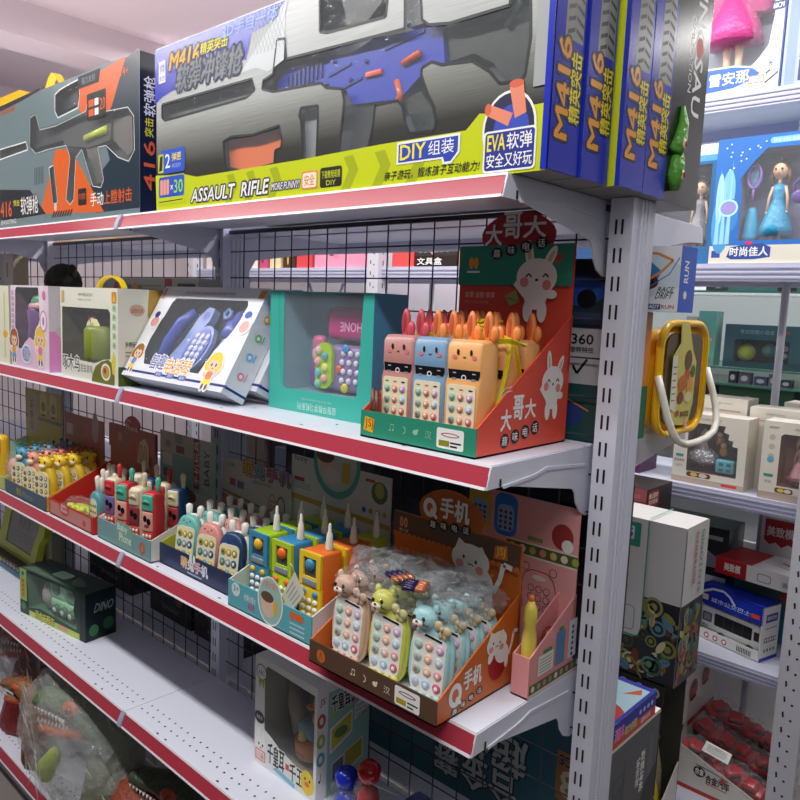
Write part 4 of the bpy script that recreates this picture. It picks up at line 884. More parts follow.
def ca(g, f, S, T):
    for i, h in enumerate(('#c0405a', '#d8b030', '#3a9a8a', '#5a70c0', '#e08a3a', '#7a9a3a')): g.pe(f, 0.12 + 0.03 * i, 0.27 - 0.006 * (i % 2), 0.017, 0.018, mat(h, 0.5), 12)
    g.pr(f, 0.28, 0.275, 0.40, 0.279, mat('#8a8a8a')); g.pr(f, 0.28, 0.265, 0.36, 0.268, mat('#8a8a8a')); g.pr(f, 0.42, 0.255, 0.46, 0.30, mat('#a8303a')); g.prr(f, 0.49, 0.26, 0.585, 0.285, 0.006, mat('#3a4040'))
    g.text(f, '多样', 0.20, 0.18, 0.27, 0.21, mat('#55565a'), 0.01)
carton(t, 0.60, 0.07, 0.30, mat('#aeb0ae', 0.5), mat('#9c9c96', 0.5), art=ca)

# ================================================================ third shelf (z = -0.90)
ORD = ('front row', 'second row', 'third row', 'fourth row')
# ---- cat phone display
CO = mat('#cf6a26', 0.4); CBR = mat('#5a4030', 0.4); CG = mat('#dfe0e2', 0.5)
def cf_(g, f):
    W = 0.318
    g.pe(f, 0.034, 0.022, 0.012, 0.013, CO, 16); g.pl(f, [(0.030, 0.014), (0.034, 0.030), (0.038, 0.014)], 0.0015, CBR)
    icons(g, f, 0.118, 0.022, 0.017, mat('#e6dccb'))
    g.prr(f, 0.228, 0.006, 0.286, 0.041, 0.004, WHITE); g.pe(f, 0.257, 0.031, 0.020, 0.004, mat('#8a5a50')); g.pe(f, 0.257, 0.031, 0.016, 0.002, WHITE)
    g.pr(f, 0.232, 0.010, 0.255, 0.020, mat('#b59a1d')); g.pr(f, 0.258, 0.017, 0.282, 0.020, BLACK); g.pr(f, 0.258, 0.010, 0.272, 0.013, BLACK)
def cs_(g, S):
    S0 = S; S = F(S0.p(0.004, -0.006), S0.u, S0.v)
    g.pe(S, 0.045, 0.045, 0.018, 0.022, WHITE, 18); g.pe(S, 0.045, 0.045, 0.009, 0.012, CO, 14); g.pp(S, [(0.045, 0.036), (0.062, 0.020), (0.066, 0.024), (0.050, 0.042)], WHITE)
    g.text(S, '手机', 0.068, 0.045, 0.118, 0.080, WHITE, 0.06)
    for i, ch in enumerate('趣味电话'):
        a = 0.045 + 0.023 * i; b = 0.016 + 0.0045 * i
        g.pe(S, a, b, 0.0095, 0.0075, BLACK, 14); g.text(S, ch, a - 0.006, b - 0.005, a + 0.006, b + 0.005, WHITE, 0.01)
    for i in range(2): g.pl(S, [(0.03, 0.076 + 0.006 * i), (0.048, 0.084 + 0.006 * i)], 0.0014, WHITE)
    kitty(g, S0, 0.165, 0.090, 0.078)
def ch_(g, f, W, H):
    g.pr(f, 0, 0.215, W, H, mat('#5c4636', 0.4))
    n = 24
    for i in range(n): g.pe(f, (i + 0.5) * W / n, 0.215, W / n / 2, 0.007, CO, 8)
    for d in (-0.006, 0.006): g.pe(f, 0.030 + d, 0.243, 0.005, 0.011, mat('#e0b080'), 12); g.pe(f, 0.030 + d, 0.243, 0.0025, 0.007, mat('#b0602a'), 12)
    g.text(f, '育儿宝', 0.018, 0.223, 0.044, 0.229, WHITE, 0); g.text(f, '启蒙·益智·故事', 0.022, 0.178, 0.112, 0.190, mat('#e8b08a'), 0); g.text(f, 'FUN MUSIC PHONE', 0.022, 0.168, 0.080, 0.173, mat('#e0a070'), 0)
    g.pp(f, [(W - 0.060, 0.225), (W - 0.028, 0.228), (W - 0.030, 0.256), (W - 0.058, 0.250)], mat('#d8702a')); g.text(f, 'JSJ', W - 0.054, 0.230, W - 0.034, 0.250, mat('#f0d040'), 0.03)
    g.k += 10; kitty(g, f, 0.208, 0.198, 0.115)
    bx, bz = 0.155, 0.285
    g.pe(f, 0.100, 0.290, 0.018, 0.020, WHITE, 18); g.pe(f, 0.100, 0.290, 0.008, 0.010, CO, 14); g.pp(f, [(0.100, 0.282), (0.118, 0.268), (0.122, 0.273), (0.105, 0.290)], WHITE)
    g.text(f, '手机', 0.128, 0.276, 0.200, 0.318, WHITE, 0.06)
    for i, ch in enumerate('趣味电话'):
        a = 0.110 + 0.028 * i; b = 0.257 + 0.002 * i
        g.pe(f, a, b, 0.012, 0.011, BLACK, 14); g.text(f, ch, a - 0.007, b - 0.007, a + 0.007, b + 0.007, WHITE, 0.01)
display('display_box', 'orange and brown counter display box with white cat on a red ball, on third shelf', 'display box', -0.378, -0.040, Z3, 0.322, 0.240, 0.045, 0.172,
        CBR, CO, CG, 0.322, 0.0, 0.262, CO, 0.0, cf_, cs_, ch_, bubble=(0.152, 0.282, 0.082, 0.052, mat('#b8611f', 0.4)))
CRINK = mat('#dfe6ea', 0.07, 0, 0.09, 0, 1.0, 55)
KEYP = [mat(h, 0.35) for h in ('#a9cdb4', '#e6a598', '#d3b4dc', '#9fd0c4', '#edb898', '#bcd4e8', '#98c4ac', '#e6bca4', '#dc9aa2', '#b4cde0', '#98c4e4', '#c4607e')]
def blob(g, c, r, m, seed=0, amp=0.25, nu=22, nv=14, fq=5.0):
    """crumpled closed surface"""
    q = random.Random(seed); ph = [q.random() * 6.28 for _ in range(6)]; c = Vector(c); rg = []
    for i in range(nv + 1):
        a = max(0.03, min(PI - 0.03, PI * i / nv)); row = []
        for j in range(nu):
            b = 2 * PI * j / nu
            k = 1 + amp * (math.sin(fq * b + ph[0] + 2 * a) * math.sin(fq * 0.7 * a + ph[1]) * 0.6 + 0.4 * math.sin(2.3 * fq * b + ph[2]) * math.sin(1.9 * fq * a + ph[3])) + amp * 0.35 * (q.random() - 0.5)
            row.append(c + Vector((r[0] * k * math.sin(a) * math.cos(b), r[1] * k * math.sin(a) * math.sin(b), -r[2] * k * math.cos(a))))
        rg.append(row)
    g.rings(rg, m, True, False)
def cat_phone(label, h, bow, sep, wrap=True):
    t = thing('toy_phone', label, 'toy phone'); B_ = mat(h, 0.35); R_ = 0.30
    g = G(); n = 26; W, H, Dp = 0.0415, 0.068, 0.026
    # rounded slab body
    def ring(s_, y): return [(W * s_ * (abs(math.cos(a)) ** 0.72) * (1 if math.cos(a) > 0 else -1), y, 0.070 + H * s_ * (abs(math.sin(a)) ** 0.72) * (1 if math.sin(a) > 0 else -1)) for a in [2 * PI * i / n for i in range(n)]]
    g.rings([ring(0.90, 0.0), ring(0.97, 0.003), ring(1.0, 0.009), ring(1.0, Dp - 0.009), ring(0.97, Dp - 0.003), ring(0.9, Dp)], B_)
    g.rings([[(x * 1.12, y, 0.070 + (z - 0.070) * 1.03) for x, y, z in ring(0.98, 0.008)], [(x * 1.12, y, 0.070 + (z - 0.070) * 1.03) for x, y, z in ring(1.0, 0.013)], [(x * 1.12, y, 0.070 + (z - 0.070) * 1.03) for x, y, z in ring(0.98, 0.018)]], B_)
    g.obj('body', t)
    g = G(); g.ball((-0.017, 0.004, 0.148), (0.025, 0.018, 0.021), B_, 18, 12)
    for d in (-1, 1): g.ball((-0.017 + 0.018 * d, 0.008, 0.166), (0.007, 0.006, 0.009), B_, 10, 6)
    g.ball((-0.022, -0.010, 0.140), (0.012, 0.008, 0.007), mat('#efe4d4', 0.4), 12, 8)
    hd = g.obj('head', t)
    g = G(); K = mat('#2a1c18', 0.3)
    for d in (-0.011, 0.009): g.ball((-0.019 + d, -0.0125, 0.150), (0.0036, 0.002, 0.0042), K, 10, 6)
    g.ball((-0.021, -0.0175, 0.145), (0.003, 0.002, 0.002), K, 8, 5); g.ball((-0.021, -0.0165, 0.1375), (0.003, 0.002, 0.003), mat('#c0403a'), 8, 5)
    for d in (-1, 1):
        for k in range(3): g.tube([(-0.021 + 0.010 * d, -0.013, 0.144 - 0.002 * k), (-0.021 + 0.020 * d, -0.008, 0.147 - 0.005 * k)], 0.0006, K, 4)
    g.obj('face', hd)
    g = G(); m = mat(bow, 0.45)
    for d in (-1, 1): g.ball((0.024 + 0.009 * d, -0.001, 0.140 - 0.003 * d), (0.0095, 0.005, 0.009), m, 12, 8)
    g.ball((0.024, -0.004, 0.140), (0.004, 0.004, 0.0045), m, 10, 6); g.ball((0.021, -0.0005, 0.129), (0.0045, 0.004, 0.008), m, 10, 6); g.ball((0.030, -0.0005, 0.128), (0.0045, 0.004, 0.008), m, 10, 6); g.obj('bow', t)
    g = G(); pl = [(-0.034, 0.030), (-0.031, 0.022), (-0.021, 0.018), (0.021, 0.018), (0.031, 0.022), (0.034, 0.030), (0.035, 0.110), (0.030, 0.118), (-0.005, 0.123), (-0.031, 0.125), (-0.035, 0.117)]
    g.prism(pl, F((0, 0.0015, 0), (1, 0, 0), (0, 0, 1)), 0, 0.002, mat('#ece9e2', 0.4)); g.prism([(-0.012, 0.119), (0.025, 0.114), (0.026, 0.117), (-0.010, 0.122)], F((0, -0.0006, 0), (1, 0, 0), (0, 0, 1)), 0, 0.001, SCREEN)
    kp = g.obj('keypad_plate', t)
    keys(kp, -0.034, 0.034, 0.022, 0.112, -0.0008, 4, 3, KEYP, sep, 0.0088, 0.0088, dome=0.0026)
    g = G()
    for i in range(4): g.ball((-0.026 + 0.017 * i, 0.002, 0.013 - 0.002 * (i in (1, 2))), (0.009, 0.005, 0.008), B_, 10, 6)
    g.obj('lower_bumps', t)
    if wrap:
        g = G(); blob(g, (0.004, 0.012, 0.158), (0.050, 0.028, 0.026), CRINK, hash(label) % 97 if False else len(label) * 7, 0.28)
        g.obj('plastic_wrap', t)
    return t
g_ = 'cat-faced phones in the orange display box'
for j, (h, bow, cn) in enumerate((('#d9b3a0', '#cbb29c', 'beige pink'), ('#d5d460', '#cfc890', 'lime yellow'), ('#a9dbe0', '#cbb88e', 'pale aqua'))):
    x = (-0.322, -0.219, -0.117)[j]
    t = cat_phone(f'{cn} cat-faced toy phone in the orange display box, {ORD[0]}', h, bow, True)
    t.location = (x, -0.004 + 0.004, Z3 + 0.0035); t.rotation_euler = (-0.10, 0, 0.10); t['group'] = g_
    for r_ in (1, 2, 3):
        dup(t, (x + 0.001 * r_, 0.0 + 0.042 * r_, Z3 + 0.0035), None, f'{cn} cat-faced toy phone in the orange display box, {ORD[r_]}')
for k, (px, py, pz, an) in enumerate(((-0.235, 0.02, Z3 + 0.197, -0.35), (-0.170, -0.01, Z3 + 0.196, 0.5))):
    t = thing('battery_pack', ('left' if k == 0 else 'right') + ' bundle of dark purple and copper batteries on the crumpled plastic of the cat phones', 'batteries', (px, py, pz), (0, 0, an), 'battery bundles over the cat phones')
    for i in range(4):
        g = G(); y = 0.0105 * i
        g.cyl((0, y, 0.006), (0.024, y, 0.006), 0.005, mat('#2a2150', 0.25), 10); g.cyl((0.024, y, 0.006), (0.042, y, 0.006), 0.005, mat('#c97a55', 0.25, 0.3), 10); g.cyl((0.042, y, 0.006), (0.044, y, 0.006), 0.002, mat('#c9c9c9', 0.2, 0.8), 8)
        g.obj('battery', t)
t = thing('plastic_bag_top', 'crumpled clear plastic bag tops lying over the cat phones', 'plastic bag', (-0.21, 0.08, Z3 + 0.188))
for i, (x, y, r) in enumerate(((-0.085, 0.0, 0.07), (0.0, 0.02, 0.075), (0.085, 0.01, 0.06))):
    g = G(); blob(g, (x, y, 0.008), (r, 0.06, 0.020), CRINK, 11 + i, 0.35, 28, 16); g.obj('bag_fold', t)
t['kind'] = 'stuff' if False else 'thing'
del t['kind']

# ---- pink display behind at the right end
PKD = mat('#e59a9a', 0.45)
def ps_(g, S):
    g.pr(S, 0, 0, 0.19, 0.006, mat('#e8d8c8')); g.pr(S, 0.004, 0.006, 0.19, 0.024, mat('#5c5f36'))
    for i in range(9):
        g.pe(S, 0.016 + 0.020 * i, 0.015, 0.006, 0.006, mat(('#e9e0cf', '#a8b070', '#c98a8a', '#8aa05a')[i % 4]), 10)
    g.pr(S, 0.03, 0.034, 0.082, 0.072, mat('#e9e6dc'))
    for i in range(5): g.pr(S, 0.035, 0.039 + 0.006 * i, 0.076, 0.0405 + 0.006 * i, mat('#7c8c74'))
    g.pr(S, 0.045, 0.072, 0.075, 0.080, mat('#4f8a4a')); g.pr(S, 0.09, 0.034, 0.122, 0.10, mat('#5a86b8')); g.pr(S, 0.098, 0.10, 0.115, 0.108, mat('#4f8a4a')); g.pr(S, 0.135, 0.034, 0.165, 0.110, mat('#dfdfe6'))
    for i in range(6): g.pe(S, 0.150, 0.040 + 0.011 * i, 0.004, 0.004, BLACK, 8)
def ph_(g, f, W, H):
    P_ = mat('#e5a3a2', 0.5)
    g.pr(f, 0.0, 0, W, H, P_)
    g.pr(f, 0.10, 0.205, W, 0.235, mat('#d9dcc8')); g.pr(f, 0.10, 0.209, W, 0.231, mat('#5c5f36'))
    for i in range(7): g.pe(f, 0.115 + 0.024 * i, 0.220, 0.008, 0.008, mat(('#c8bf7a', '#e9e0cf', '#9fae5a', '#d98a7a')[i % 4]), 10)
    g.pe(f, 0.228, 0.263, 0.024, 0.026, mat('#a03a38')); g.pe(f, 0.240, 0.247, 0.013, 0.013, WHITE); g.pr(f, 0.150, 0.240, 0.185, 0.249, mat('#8aa04a'))
    for (cx, h, m) in ((0.095, 0.285, '#2f7fd0'), (0.030, 0.275, '#d0b840')):
        g.prr(f, cx - 0.028, 0.235, cx + 0.028, min(H - 0.002, 0.33), 0.018, mat(m)); g.prr(f, cx - 0.020, 0.245, cx + 0.020, 0.30, 0.012, mat('#8fb8e0'))
        for i in range(4):
            for j in range(3): g.pe(f, cx - 0.012 + 0.012 * j, 0.252 + 0.011 * i, 0.004, 0.004, mat('#5a4a5a'), 8)
    DR = mat('#8a3a38')
    pts = [(0.148, 0.100), (0.142, 0.150), (0.148, 0.172), (0.165, 0.182), (0.20, 0.182), (0.215, 0.17), (0.222, 0.145), (0.222, 0.100)]
    g.pl(f, pts, 0.0016, DR); g.pe(f, 0.182, 0.168, 0.016, 0.006, mat('#e9dcd0'), 12)
    for a in (0.150, 0.213): g.pe(f, a, 0.186, 0.009, 0.009, DR, 14); g.pe(f, a, 0.186, 0.0075, 0.0075, P_, 14)
    for i in range(3):
        for j in range(3): g.pe(f, 0.165 + 0.018 * j, 0.145 - 0.018 * i, 0.0075, 0.0075, DR, 14); g.pe(f, 0.165 + 0.018 * j, 0.145 - 0.018 * i, 0.006, 0.006, P_, 14)
display('display_box', 'pink counter display box with line-drawn bear phone header, behind the orange cat display', 'display box', -0.035, 0.148, Z3, 0.036, 0.157, 0.078, 0.157,
        PKD, PKD, PKD, 0.263, -0.227, 0.325, PKD, 0.0, None, ps_, ph_)
t = thing('toy_phone', 'narrow yellow duck-shaped toy phone standing in the pink display box', 'toy phone', (-0.0175, 0.172, Z3 + 0.0035))
g = G(); g.lathe([(0, 0.009), (0.01, 0.014), (0.10, 0.014), (0.125, 0.010), (0.135, 0.013), (0.155, 0.012), (0.17, 0.006)], (0, 0, 0), mat('#ead35a', 0.4), 14); g.obj('body', t)
g = G(); g.ball((0, 0, 0.176), (0.006, 0.005, 0.007), mat('#e8803a', 0.4)); g.obj('comb', t)
t = thing('toy_phone', 'brown and orange ringed toy phone lying low in the pink display box', 'toy phone', (-0.0175, 0.240, Z3 + 0.0035)); t.scale = (0.65, 0.9, 1)
g = G(); g.lathe([(0, 0.017), (0.01, 0.020), (0.06, 0.020), (0.09, 0.016), (0.10, 0.008)], (0, 0, 0), mat('#8a3f1c', 0.25), 16); g.obj('body', t)
g = G(); g.lathe([(0.05, 0.019), (0.055, 0.0215), (0.065, 0.0215), (0.07, 0.019)], (0, 0, 0), mat('#e07a2a', 0.25), 16); g.obj('ring', t)

# ---- retro brick phones
LB_ = mat('#5fb3bf', 0.4)
def rf_(g, f):
    W = 0.290
    g.pe(f, 0.030, 0.045, 0.016, 0.016, mat('#dfe9ea')); g.text(f, '3+', 0.021, 0.040, 0.040, 0.054, mat('#4a7a80'), 0.03); g.pe(f, 0.030, 0.045, 0.0135, 0.0135, mat('#dfe9ea')) if False else None
    g.pe(f, 0.155, 0.055, 0.044, 0.055, WHITE, 26); g.k += 2; g.pe(f, 0.155, 0.055, 0.040, 0.051, mat('#9fc8c0'), 26)
    g.pe(f, 0.148, 0.045, 0.024, 0.028, mat('#e2c3b0'), 18); g.pe(f, 0.145, 0.062, 0.022, 0.012, mat('#6a4a38'), 14); g.pr(f, 0.168, 0.030, 0.180, 0.058, mat('#e0b838')); g.text(f, '仿真大哥大', 0.128, 0.082, 0.182, 0.098, mat('#e9603a'), 0.0)
    g.text(f, '经典大哥大', 0.062, 0.030, 0.105, 0.045, mat('#e6f1f2'), 0.02); g.text(f, '手机', 0.075, 0.012, 0.100, 0.026, mat('#e0407a'), 0.02)
    g.pr(f, 0.222, 0.040, 0.265, 0.055, mat('#e0703a'));
    for i in range(3): g.pr(f, 0.222, 0.028 - 0.010 * i, 0.27, 0.032 - 0.010 * i, mat('#bfe0e4'))
def rh_(g, f, W, H):
    g.pr(f, 0, 0, W, H, mat('#c9cbca', 0.5)); g.pp(f, [(0, 0.205), (W, 0.195), (W, 0.207), (0, 0.218)], mat('#b59a2e'))
    g.pe(f, 0.165, 0.318, 0.082, 0.085, mat('#4f9f98'), 30); g.pe(f, 0.165, 0.322, 0.069, 0.072, mat('#b9c4c0'), 30)
    g.pe(f, 0.130, 0.315, 0.030, 0.030, mat('#d8b8a8')); g.pe(f, 0.125, 0.332, 0.032, 0.018, mat('#6b4a3a')); g.prr(f, 0.185, 0.275, 0.212, 0.325, 0.006, mat('#c8a83a')); g.pe(f, 0.150, 0.285, 0.03, 0.02, mat('#d8c8c8'))
    g.text(f, 'funny', 0.012, 0.298, 0.060, 0.318, mat('#6a6a6c'), 0.03); g.pr(f, 0.012, 0.252, 0.050, 0.262, mat('#a04038'))
    for i in range(3): g.pr(f, 0.012, 0.246 - 0.006 * i, 0.075, 0.248 - 0.006 * i, mat('#6f9a98'))
    g.pe(f, 0.31, 0.275, 0.026, 0.026, mat('#4a6a4a'), 12); g.pe(f, 0.31, 0.280, 0.015, 0.018, mat('#b0b060')); g.pr(f, 0.265, 0.295, 0.295, 0.302, mat('#b05040'))
    for i in range(4): g.pe(f, 0.262 + 0.022 * i, 0.228, 0.007, 0.007, mat(('#3a62c0', '#8a9a4a', '#7a8a8a', '#9aa050')[i]), 10)
    g.text(f, 'fascinate', 0.115, 0.130, 0.215, 0.165, mat('#5f6462'), 0.03, shear=0.2)
display('display_box', 'light blue counter display box with round baby picture, holding brick phones', 'display box', -0.712, 0.002, Z3, 0.290, 0.235, 0.062, 0.150,
        LB_, mat('#dfe3e4', 0.45), mat('#cfd3d4', 0.5), 0.345, -0.06 + 0.0, 0.315, mat('#c9cbca', 0.5), 0.0, rf_, None, rh_)
def brick_phone(label, body, face, knob, sep):
    t = thing('toy_phone', label, 'toy phone'); B_ = mat(body, 0.3); F_ = mat(face, 0.3); W = 0.066
    g = G(); g.rbox((-W / 2, 0.006, 0.0), (W / 2, 0.062, 0.178), 0.006, B_); g.obj('body', t)
    g = G(); g.rbox((-W / 2 - 0.001, 0.000, 0.0), (W / 2 + 0.001, 0.010, 0.105), 0.004, F_)
    g.prism([(-W / 2, 0.105), (W / 2, 0.105), (W / 2, 0.177), (-W / 2, 0.177)], F((0, 0.006, 0), (1, 0, 0), (0, 0, 1)), 0, 0.007, F_, [[(-0.020, 0.125), (0.020, 0.125), (0.020, 0.166), (-0.020, 0.166)]])
    g.rbox((-W / 2 + 0.004, -0.006, 0.0), (W / 2 - 0.004, 0.004, 0.014), 0.004, F_)
    fp = g.obj('front_frame', t)
    g = G(); g.box((-0.020, 0.003, 0.125), (0.020, 0.0055, 0.166), mat('#4f5458', 0.3)); g.rbox((-0.022, -0.003, 0.107), (0.022, 0.002, 0.121), 0.002, mat('#8a949c', 0.2)); g.obj('screen', t)
    g = G(); g.ball((0.0, 0.001, 0.152), (0.013, 0.009, 0.013), mat(knob, 0.3)); g.obj('dial_knob', t)
    g = G()
    for d in (-1, 1): g.ball((0.018 * d, -0.001, 0.091), (0.009, 0.004, 0.007), mat(knob, 0.3), 10, 6)
    g.obj('call_key', t)
    keys(fp, -0.028, 0.028, 0.018, 0.082, -0.001, 4, 3, mat('#f0ece0', 0.35), sep, 0.0075, 0.006, dome=0.004)
    g = G(); g.lathe([(0, 0.0085), (0.004, 0.009), (0.018, 0.0075), (0.036, 0.006), (0.040, 0.0035), (0.055, 0.003), (0.058, 0.001)], (0.014, 0.040, 0.178), mat('#e9e7dc', 0.4), 12); g.obj('antenna', t)
    return t
brick = {}
cols = {'g': ('#a4cc2e', '#3f8fb8', '#f0b82a', 'lime brick phone with blue front'), 'b': ('#3f8fc0', '#b8d62e', '#f0702a', 'blue brick phone with lime front'),
        'o': ('#f07a2e', '#f2cf2e', '#3f8fc0', 'orange brick phone with yellow front'), 'l': ('#b8c83a', '#e07a3a', '#7aa83a', 'olive brick phone with orange front')}
lay_ = [[('g', -0.640), ('b', -0.556), ('o', -0.463)], [('g', -0.640), ('b', -0.556), ('o', -0.463)], [('g', -0.640), ('b', -0.556), ('l', -0.463)]]
for r_, row in enumerate(lay_):
    for kx, (c, x) in enumerate(row):
        b_, f_, k_, nm = cols[c]; y = 0.030 + 0.070 * r_; lab = f'{nm}, {ORD[r_]} of the light blue display box'
        if c not in brick:
            t = brick_phone(lab, b_, f_, k_, True); t['group'] = 'brick phones in the light blue display box'; brick[c] = t
            t.location = (x, y, Z3 + 0.0035)
        else: dup(brick[c], (x, y, Z3 + 0.0035), None, lab)
t = thing('hang_tag', 'white diamond-shaped paper tag hanging from the blue brick phone', 'tag', (-0.497, 0.012, Z3 + 0.085), (0, 0, 0.15))
g = G(); g.prism([(0, -0.045), (0.034, 0.012), (0.006, 0.052), (-0.028, -0.008)], front(), 0, 0.0008, mat('#dcdccf', 0.5)); f = front(0, -0.0008, 0)
for i in range(5): g.pl(f, [(-0.016 + 0.006 * i, -0.012 - 0.006 * i + 0.010), (0.004 + 0.006 * i, 0.026 - 0.008 * i + 0.004)], 0.0012, mat('#7a7a70'))
g.obj('card', t)
g = G(); g.tube([(0.004, 0, 0.050), (0.0, 0.0, 0.062), (-0.01, 0.002, 0.066)], 0.0006, WHITE, 4); g.obj('string', t)

# ---- navy display of small bunny phones
NV = mat('#1d2b52', 0.4)
def nf_(g, f):
    for i, (ch, h) in enumerate((('萌', '#e8b04a'), ('兔', '#e8d8e0'), ('手', '#e89ab8'), ('机', '#c8d8e8'))):
        g.text(f, ch, 0.105 + 0.031 * i, 0.018, 0.133 + 0.031 * i, 0.046, mat(h), 0.05, outline=WHITE, ow=0.05)
    g.pe(f, 0.150, 0.050, 0.006, 0.012, WHITE, 10); g.pe(f, 0.165, 0.050, 0.006, 0.012, WHITE, 10); g.pr(f, 0.135, 0.008, 0.20, 0.012, mat('#9fa8c8'))
def nh_(g, f, W, H):
    for i, (ch, h) in enumerate((('萌', '#c8a24a'), ('兔', '#7a9aa8'), ('手', '#a86a80'), ('机', '#8a7ab0'))):
        g.text(f, ch, 0.095 + 0.052 * i, 0.228, 0.140 + 0.052 * i, 0.268, mat(h), 0.06, outline=mat('#4a4440'), ow=0.08)
    g.text(f, 'MENG TU PHONE', 0.14, 0.212, 0.22, 0.220, mat('#4a4a48'), 0.02)
    g.pr(f, 0.035, 0.188, 0.062, 0.208, mat('#9a4a3a')); g.pr(f, 0.070, 0.186, 0.10, 0.206, mat('#5a7a8a')); g.text(f, '可爱', 0.03, 0.24, 0.055, 0.25, mat('#5a5a58'), 0.02)
    g.pp(f, [(0.0, 0.165), (0.17, 0.150), (0.17, 0.156), (0.0, 0.171)], mat('#8a8428')); g.pp(f, [(0.0, 0.100), (0.15, 0.100), (0.15, 0.140), (0.0, 0.160)], mat('#a86a68'))
    for d in (0, 0.035): g.pe(f, 0.225 + d, 0.165, 0.018, 0.034, mat('#a88a4a' if d == 0 else '#3a4a6a'), 18); g.pe(f, 0.225 + d, 0.165, 0.014, 0.029, mat('#b8b4ac'), 18)
    for i in range(3): g.text(f, '8', 0.214, 0.150 + 0.012 * i, 0.236, 0.158 + 0.012 * i, mat('#a05a5a'), 0.0)
display('display_box', 'navy counter display box with colourful lettering, holding small bunny phones', 'display box', -1.064, 0.030, Z3, 0.340, 0.200, 0.055, 0.125,
        NV, mat('#cfc53a', 0.45), mat('#3a3f58', 0.5), 0.300, 0.0, 0.262, mat('#b9b7b0', 0.5), 0.0, nf_, None, nh_)
def bunny_phone(label, h, ring_, sep):
    t = thing('toy_phone', label, 'toy phone'); B_ = mat(h, 0.35); n = 22
    def ring(s_, y, m=1): return [(0.036 * s_ * (abs(math.cos(a)) ** 0.75) * (1 if math.cos(a) > 0 else -1), y, 0.058 + 0.057 * s_ * (abs(math.sin(a)) ** 0.75) * (1 if math.sin(a) > 0 else -1)) for a in [2 * PI * i / n for i in range(n)]]
    g = G(); g.rings([ring(0.9, 0.0), ring(1.0, 0.006), ring(1.0, 0.018), ring(0.97, 0.020)], B_); g.obj('body', t)
    g = G(); g.rings([ring(0.97, 0.020), ring(1.03, 0.022), ring(1.03, 0.034), ring(0.9, 0.040)], mat('#e9e8e2', 0.4)); g.obj('back_shell', t)
    g = G(); K = mat('#3a3030')
    for d in (-0.010, 0.010): g.ball((d, 0.0005, 0.101), (0.0022, 0.0015, 0.0028), K, 8, 5)
    g.ball((0, 0.0, 0.096), (0.002, 0.0012, 0.0015), K, 8, 5)
    for d in (-0.018, 0.018): g.ball((d, 0.001, 0.096), (0.0035, 0.001, 0.0025), mat('#e88a8a'), 8, 5)
    g.obj('face', t)
    g = G(); g.prism(rrect(-0.029, 0.006, 0.029, 0.088, 0.012), F((0, 0.0, 0), (1, 0, 0), (0, 0, 1)), 0, 0.0015, mat('#e8e3c4', 0.4)); kp = g.obj('keypad_plate', t)
    keys(kp, -0.025, 0.025, 0.010, 0.082, -0.0015, 3, 3, [mat(q, 0.35) for q in ('#b8b02a', '#c8a83a', '#9a9a3a', '#3f8a9a', '#8a9a9a', '#3a5a7a', '#d0a02a', '#7aa0a0', '#c8b84a')], False, 0.0082, 0.0095, dome=0.0022)
    for d in (-1, 1):
        g = G(); g.tube([(0.016 * d, 0.024, 0.106), (0.018 * d, 0.024, 0.118), (0.019 * d, 0.024, 0.134), (0.019 * d, 0.024, 0.139)], [0.0065, 0.0075, 0.009, 0.004], mat('#ecebe4', 0.4), 10); g.obj('ear', t)
    return t
for j, (h, cn) in enumerate((('#6fb8b0', 'teal'), ('#d9948a', 'salmon pink'), ('#23406a', 'navy'))):
    x = (-0.975, -0.878, -0.782)[j]
    t = bunny_phone(f'{cn} bunny phone with white ears, {ORD[0]} of the navy display box', h, None, False); t['group'] = 'bunny phones in the navy display box'
    t.location = (x, 0.045, Z3 + 0.020); t.rotation_euler = (-0.12, 0, 0.18); t.scale = (1.12, 1, 1.06)
    for r_ in (1, 2): dup(t, (x, 0.045 + 0.062 * r_, Z3 + 0.020), None, f'{cn} bunny phone with white ears, {ORD[r_]} of the navy display box')
g = G(); g.box((-1.058, 0.040, Z3 + 0.0032), (-0.730, 0.21, Z3 + 0.019), mat('#2a3352', 0.5)); tag(g.obj('display_riser'), 'low navy card riser under the bunny phones in the navy display box', 'riser')

